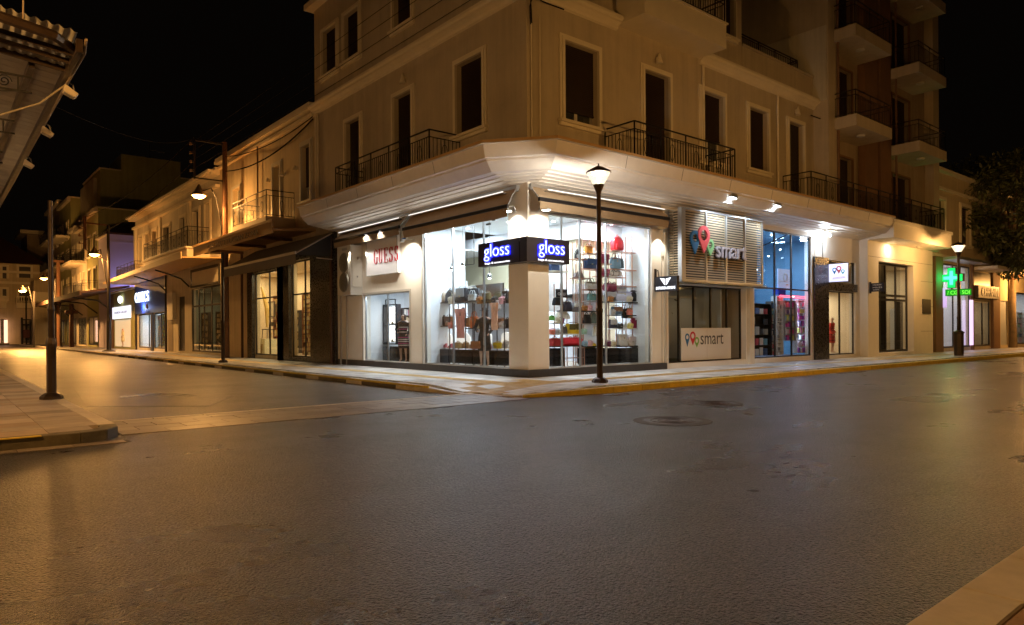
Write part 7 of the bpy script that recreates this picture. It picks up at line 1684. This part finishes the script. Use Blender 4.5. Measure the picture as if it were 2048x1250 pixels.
for j, y in enumerate((b0+.12, b0+2.55, b0+5.0, b0+7.5, b0+10, b0+13)):
    g = MB(); za, zb = zcan(XC)-.14, zcan(XC)-.34
    for z in (za, zb): g.box(XW, XC-.35, y-.012, y+.012, z-.012, z+.012)
    x = XC-.5
    while x > XW:
        g.box(x-.01, x+.01, y-.01, y+.01, zb, za)
        cx = x-.15; pts = []
        for k in range(20): a = k*.62; r_ = .085-.0037*k; pts.append((cx+r_*math.cos(a), y, (za+zb)/2+r_*math.sin(a)))
        g.tube(pts, .008, 4); x -= .3
    g.tube([(XC-.5, y, zb), (XC-.75, y, zb-.05), (XC-.9, y, zb-.14), (XC-.85, y, zb-.20), (XC-.78, y, zb-.15)], .012, 4).tube([(XC-1.6, y, zb), (XC-1.1, y, zb-.03), (XC-.95, y, zb-.14), (XC-1.05, y, zb-.20), (XC-1.1, y, zb-.14)], .012, 4).box(XC-.935, XC-.905, y-.012, y+.012, zb-.26, zb)
    P('iron_bracket', g, M['iron'], OC)
P('cable', MB().tube([(XC+.07, YC0-.1, zc0+.03), (XC+.10, YC0+.25, zc0-.02), (XC+.05, b0+.1, zc0-.12), (XC+.07, 2, zc0-.05), (XC+.06, 5, zc0-.10), (XC+.07, 9, zc0-.05), (XC+.06, 22, zc0-.08)], .018, 6), M['cable'], OC)
P('cable', MB().tube([(XC+.03, b0+.15, zc0-.14), (XC-.25, b0+.25, zc0-.42), (XC-.7, b0+.3, zc0-.66), (XC-1.4, b0+.3, zc0-.74), (XC-2.4, b0+.3, zc0-.5)], .013, 6), cm((.30, .26, .20), .7), OC)
P('cable', MB().tube([(XC-.55, YC0-.1, zc0+.7), (XC-.56, YC0-.1, zc0+.05)], .01, 5), M['cable'], OC)
for j, (y, lab) in enumerate(((b0+.15, 'square grey floodlight nearest the front corner of the old canopy'), (b0+2.6, 'second small floodlight along the old canopy edge'), (b0+5.4, 'third small floodlight along the old canopy edge'))):
    t = T('small_floodlight', lab, 'floodlight', (XC+.05, y, zc0-.25))
    q = P('head', MB().hexa([(XC+.00, y-.07, zc0-.24), (XC+.14, y-.07, zc0-.30), (XC+.14, y+.07, zc0-.30), (XC+.00, y+.07, zc0-.24), (XC+.02, y-.07, zc0-.14), (XC+.18, y-.07, zc0-.25), (XC+.18, y+.07, zc0-.25), (XC+.02, y+.07, zc0-.14)]), cm((.55, .48, .38), .5), t, bev=.008); P('bracket', MB().tube([(XC+.03, y, zc0-.06), (XC+.12, y, zc0-.12), (XC+.14, y, zc0-.22)], .012), M['steel_dark'], t)
    P('lens', MB().hexa([(XC+.01, y-.055, zc0-.255), (XC+.13, y-.055, zc0-.306), (XC+.13, y+.055, zc0-.306), (XC+.01, y+.055, zc0-.255), (XC+.01, y-.055, zc0-.245), (XC+.13, y-.055, zc0-.296), (XC+.13, y+.055, zc0-.296), (XC+.01, y+.055, zc0-.245)]), cm((.3, .3, .3), .1), t)

t = T('added_wall_lantern', 'unseen lantern added on the old building wall to light its boarded canopy', 'wall lamp', (-13.4, 3.5, 2.9))  # unseen lamp added to light the canopy boards and pavement
P('bracket', MB().tube([(-13.6, 3.5, 3.1), (-13.35, 3.5, 3.15), (-13.3, 3.5, 3.0)], .02), M['iron'], t); P('globe', MB().lathe((-13.3, 3.5, 2.72), [(.05, 0), (.14, .08), (.14, .2), (.05, .28)], 12), emis('wall_globe', (1, .6, .25), 5), t, smooth=True)
point('wall_light', (-13.1, 3.5, 2.6), 22, (1, .60, .26), .12, t)
# ------------------------------------------------------------------ groups of like things
GN = {'clutch': 'small clutches on the shelves of the corner shop', 'tube_light': 'fluorescent tubes behind the awnings', 'street_lamp': 'street lamps along the two streets', 'handbag': 'handbags displayed in the corner shop windows', 'backpack': 'backpacks displayed in the corner shop windows', 'scarf': 'scarves hung in the big left window', 'shoe': 'pairs of shoes in the corner shop windows', 'awning': 'shop awnings', 'wall_spotlight': 'spotlights on the corner shop walls', 'floodlight': 'hooded floodlights under the white canopy', 'wall_lamp': 'small wall lamps on the facades', 'pendant_lamp': 'chrome pendants in the big left window', 'mannequin': 'dummies in the shop windows', 'display_rack': 'racks of goods in the shops', 'overhead_wire': 'overhead wires and cables', 'utility_pole': 'utility poles on the left street', 'wooden_pole': 'dark posts along the left street', 'manhole_cover': 'manhole covers in the main road', 'town_house': 'houses of the far row on the left street', 'two_storey_house': 'two storey houses on the left street', 'chair': 'chairs in the awning window', 'ceiling_lamp': 'orange lamps behind the transom', 'small_floodlight': 'small floodlights on the old canopy', 'magazine_rack': 'racks of coloured packets in the blue-lit shop', 'shelf_unit': 'display shelving of the corner shop', 'lit_strip': 'lilac light strips of the pharmacy', 'shop_sign': 'signs over the shops', 'round_lamp': 'small round lamps over shopfronts'}
from collections import defaultdict
_g = defaultdict(list)
for o in SC.objects:
    if o.parent is None and o.get('category'): _g[o.name.split('.')[0]].append(o)
for k, L_ in _g.items():
    if len(L_) > 1 and k in GN:
        for o in L_: o['group'] = GN[k]
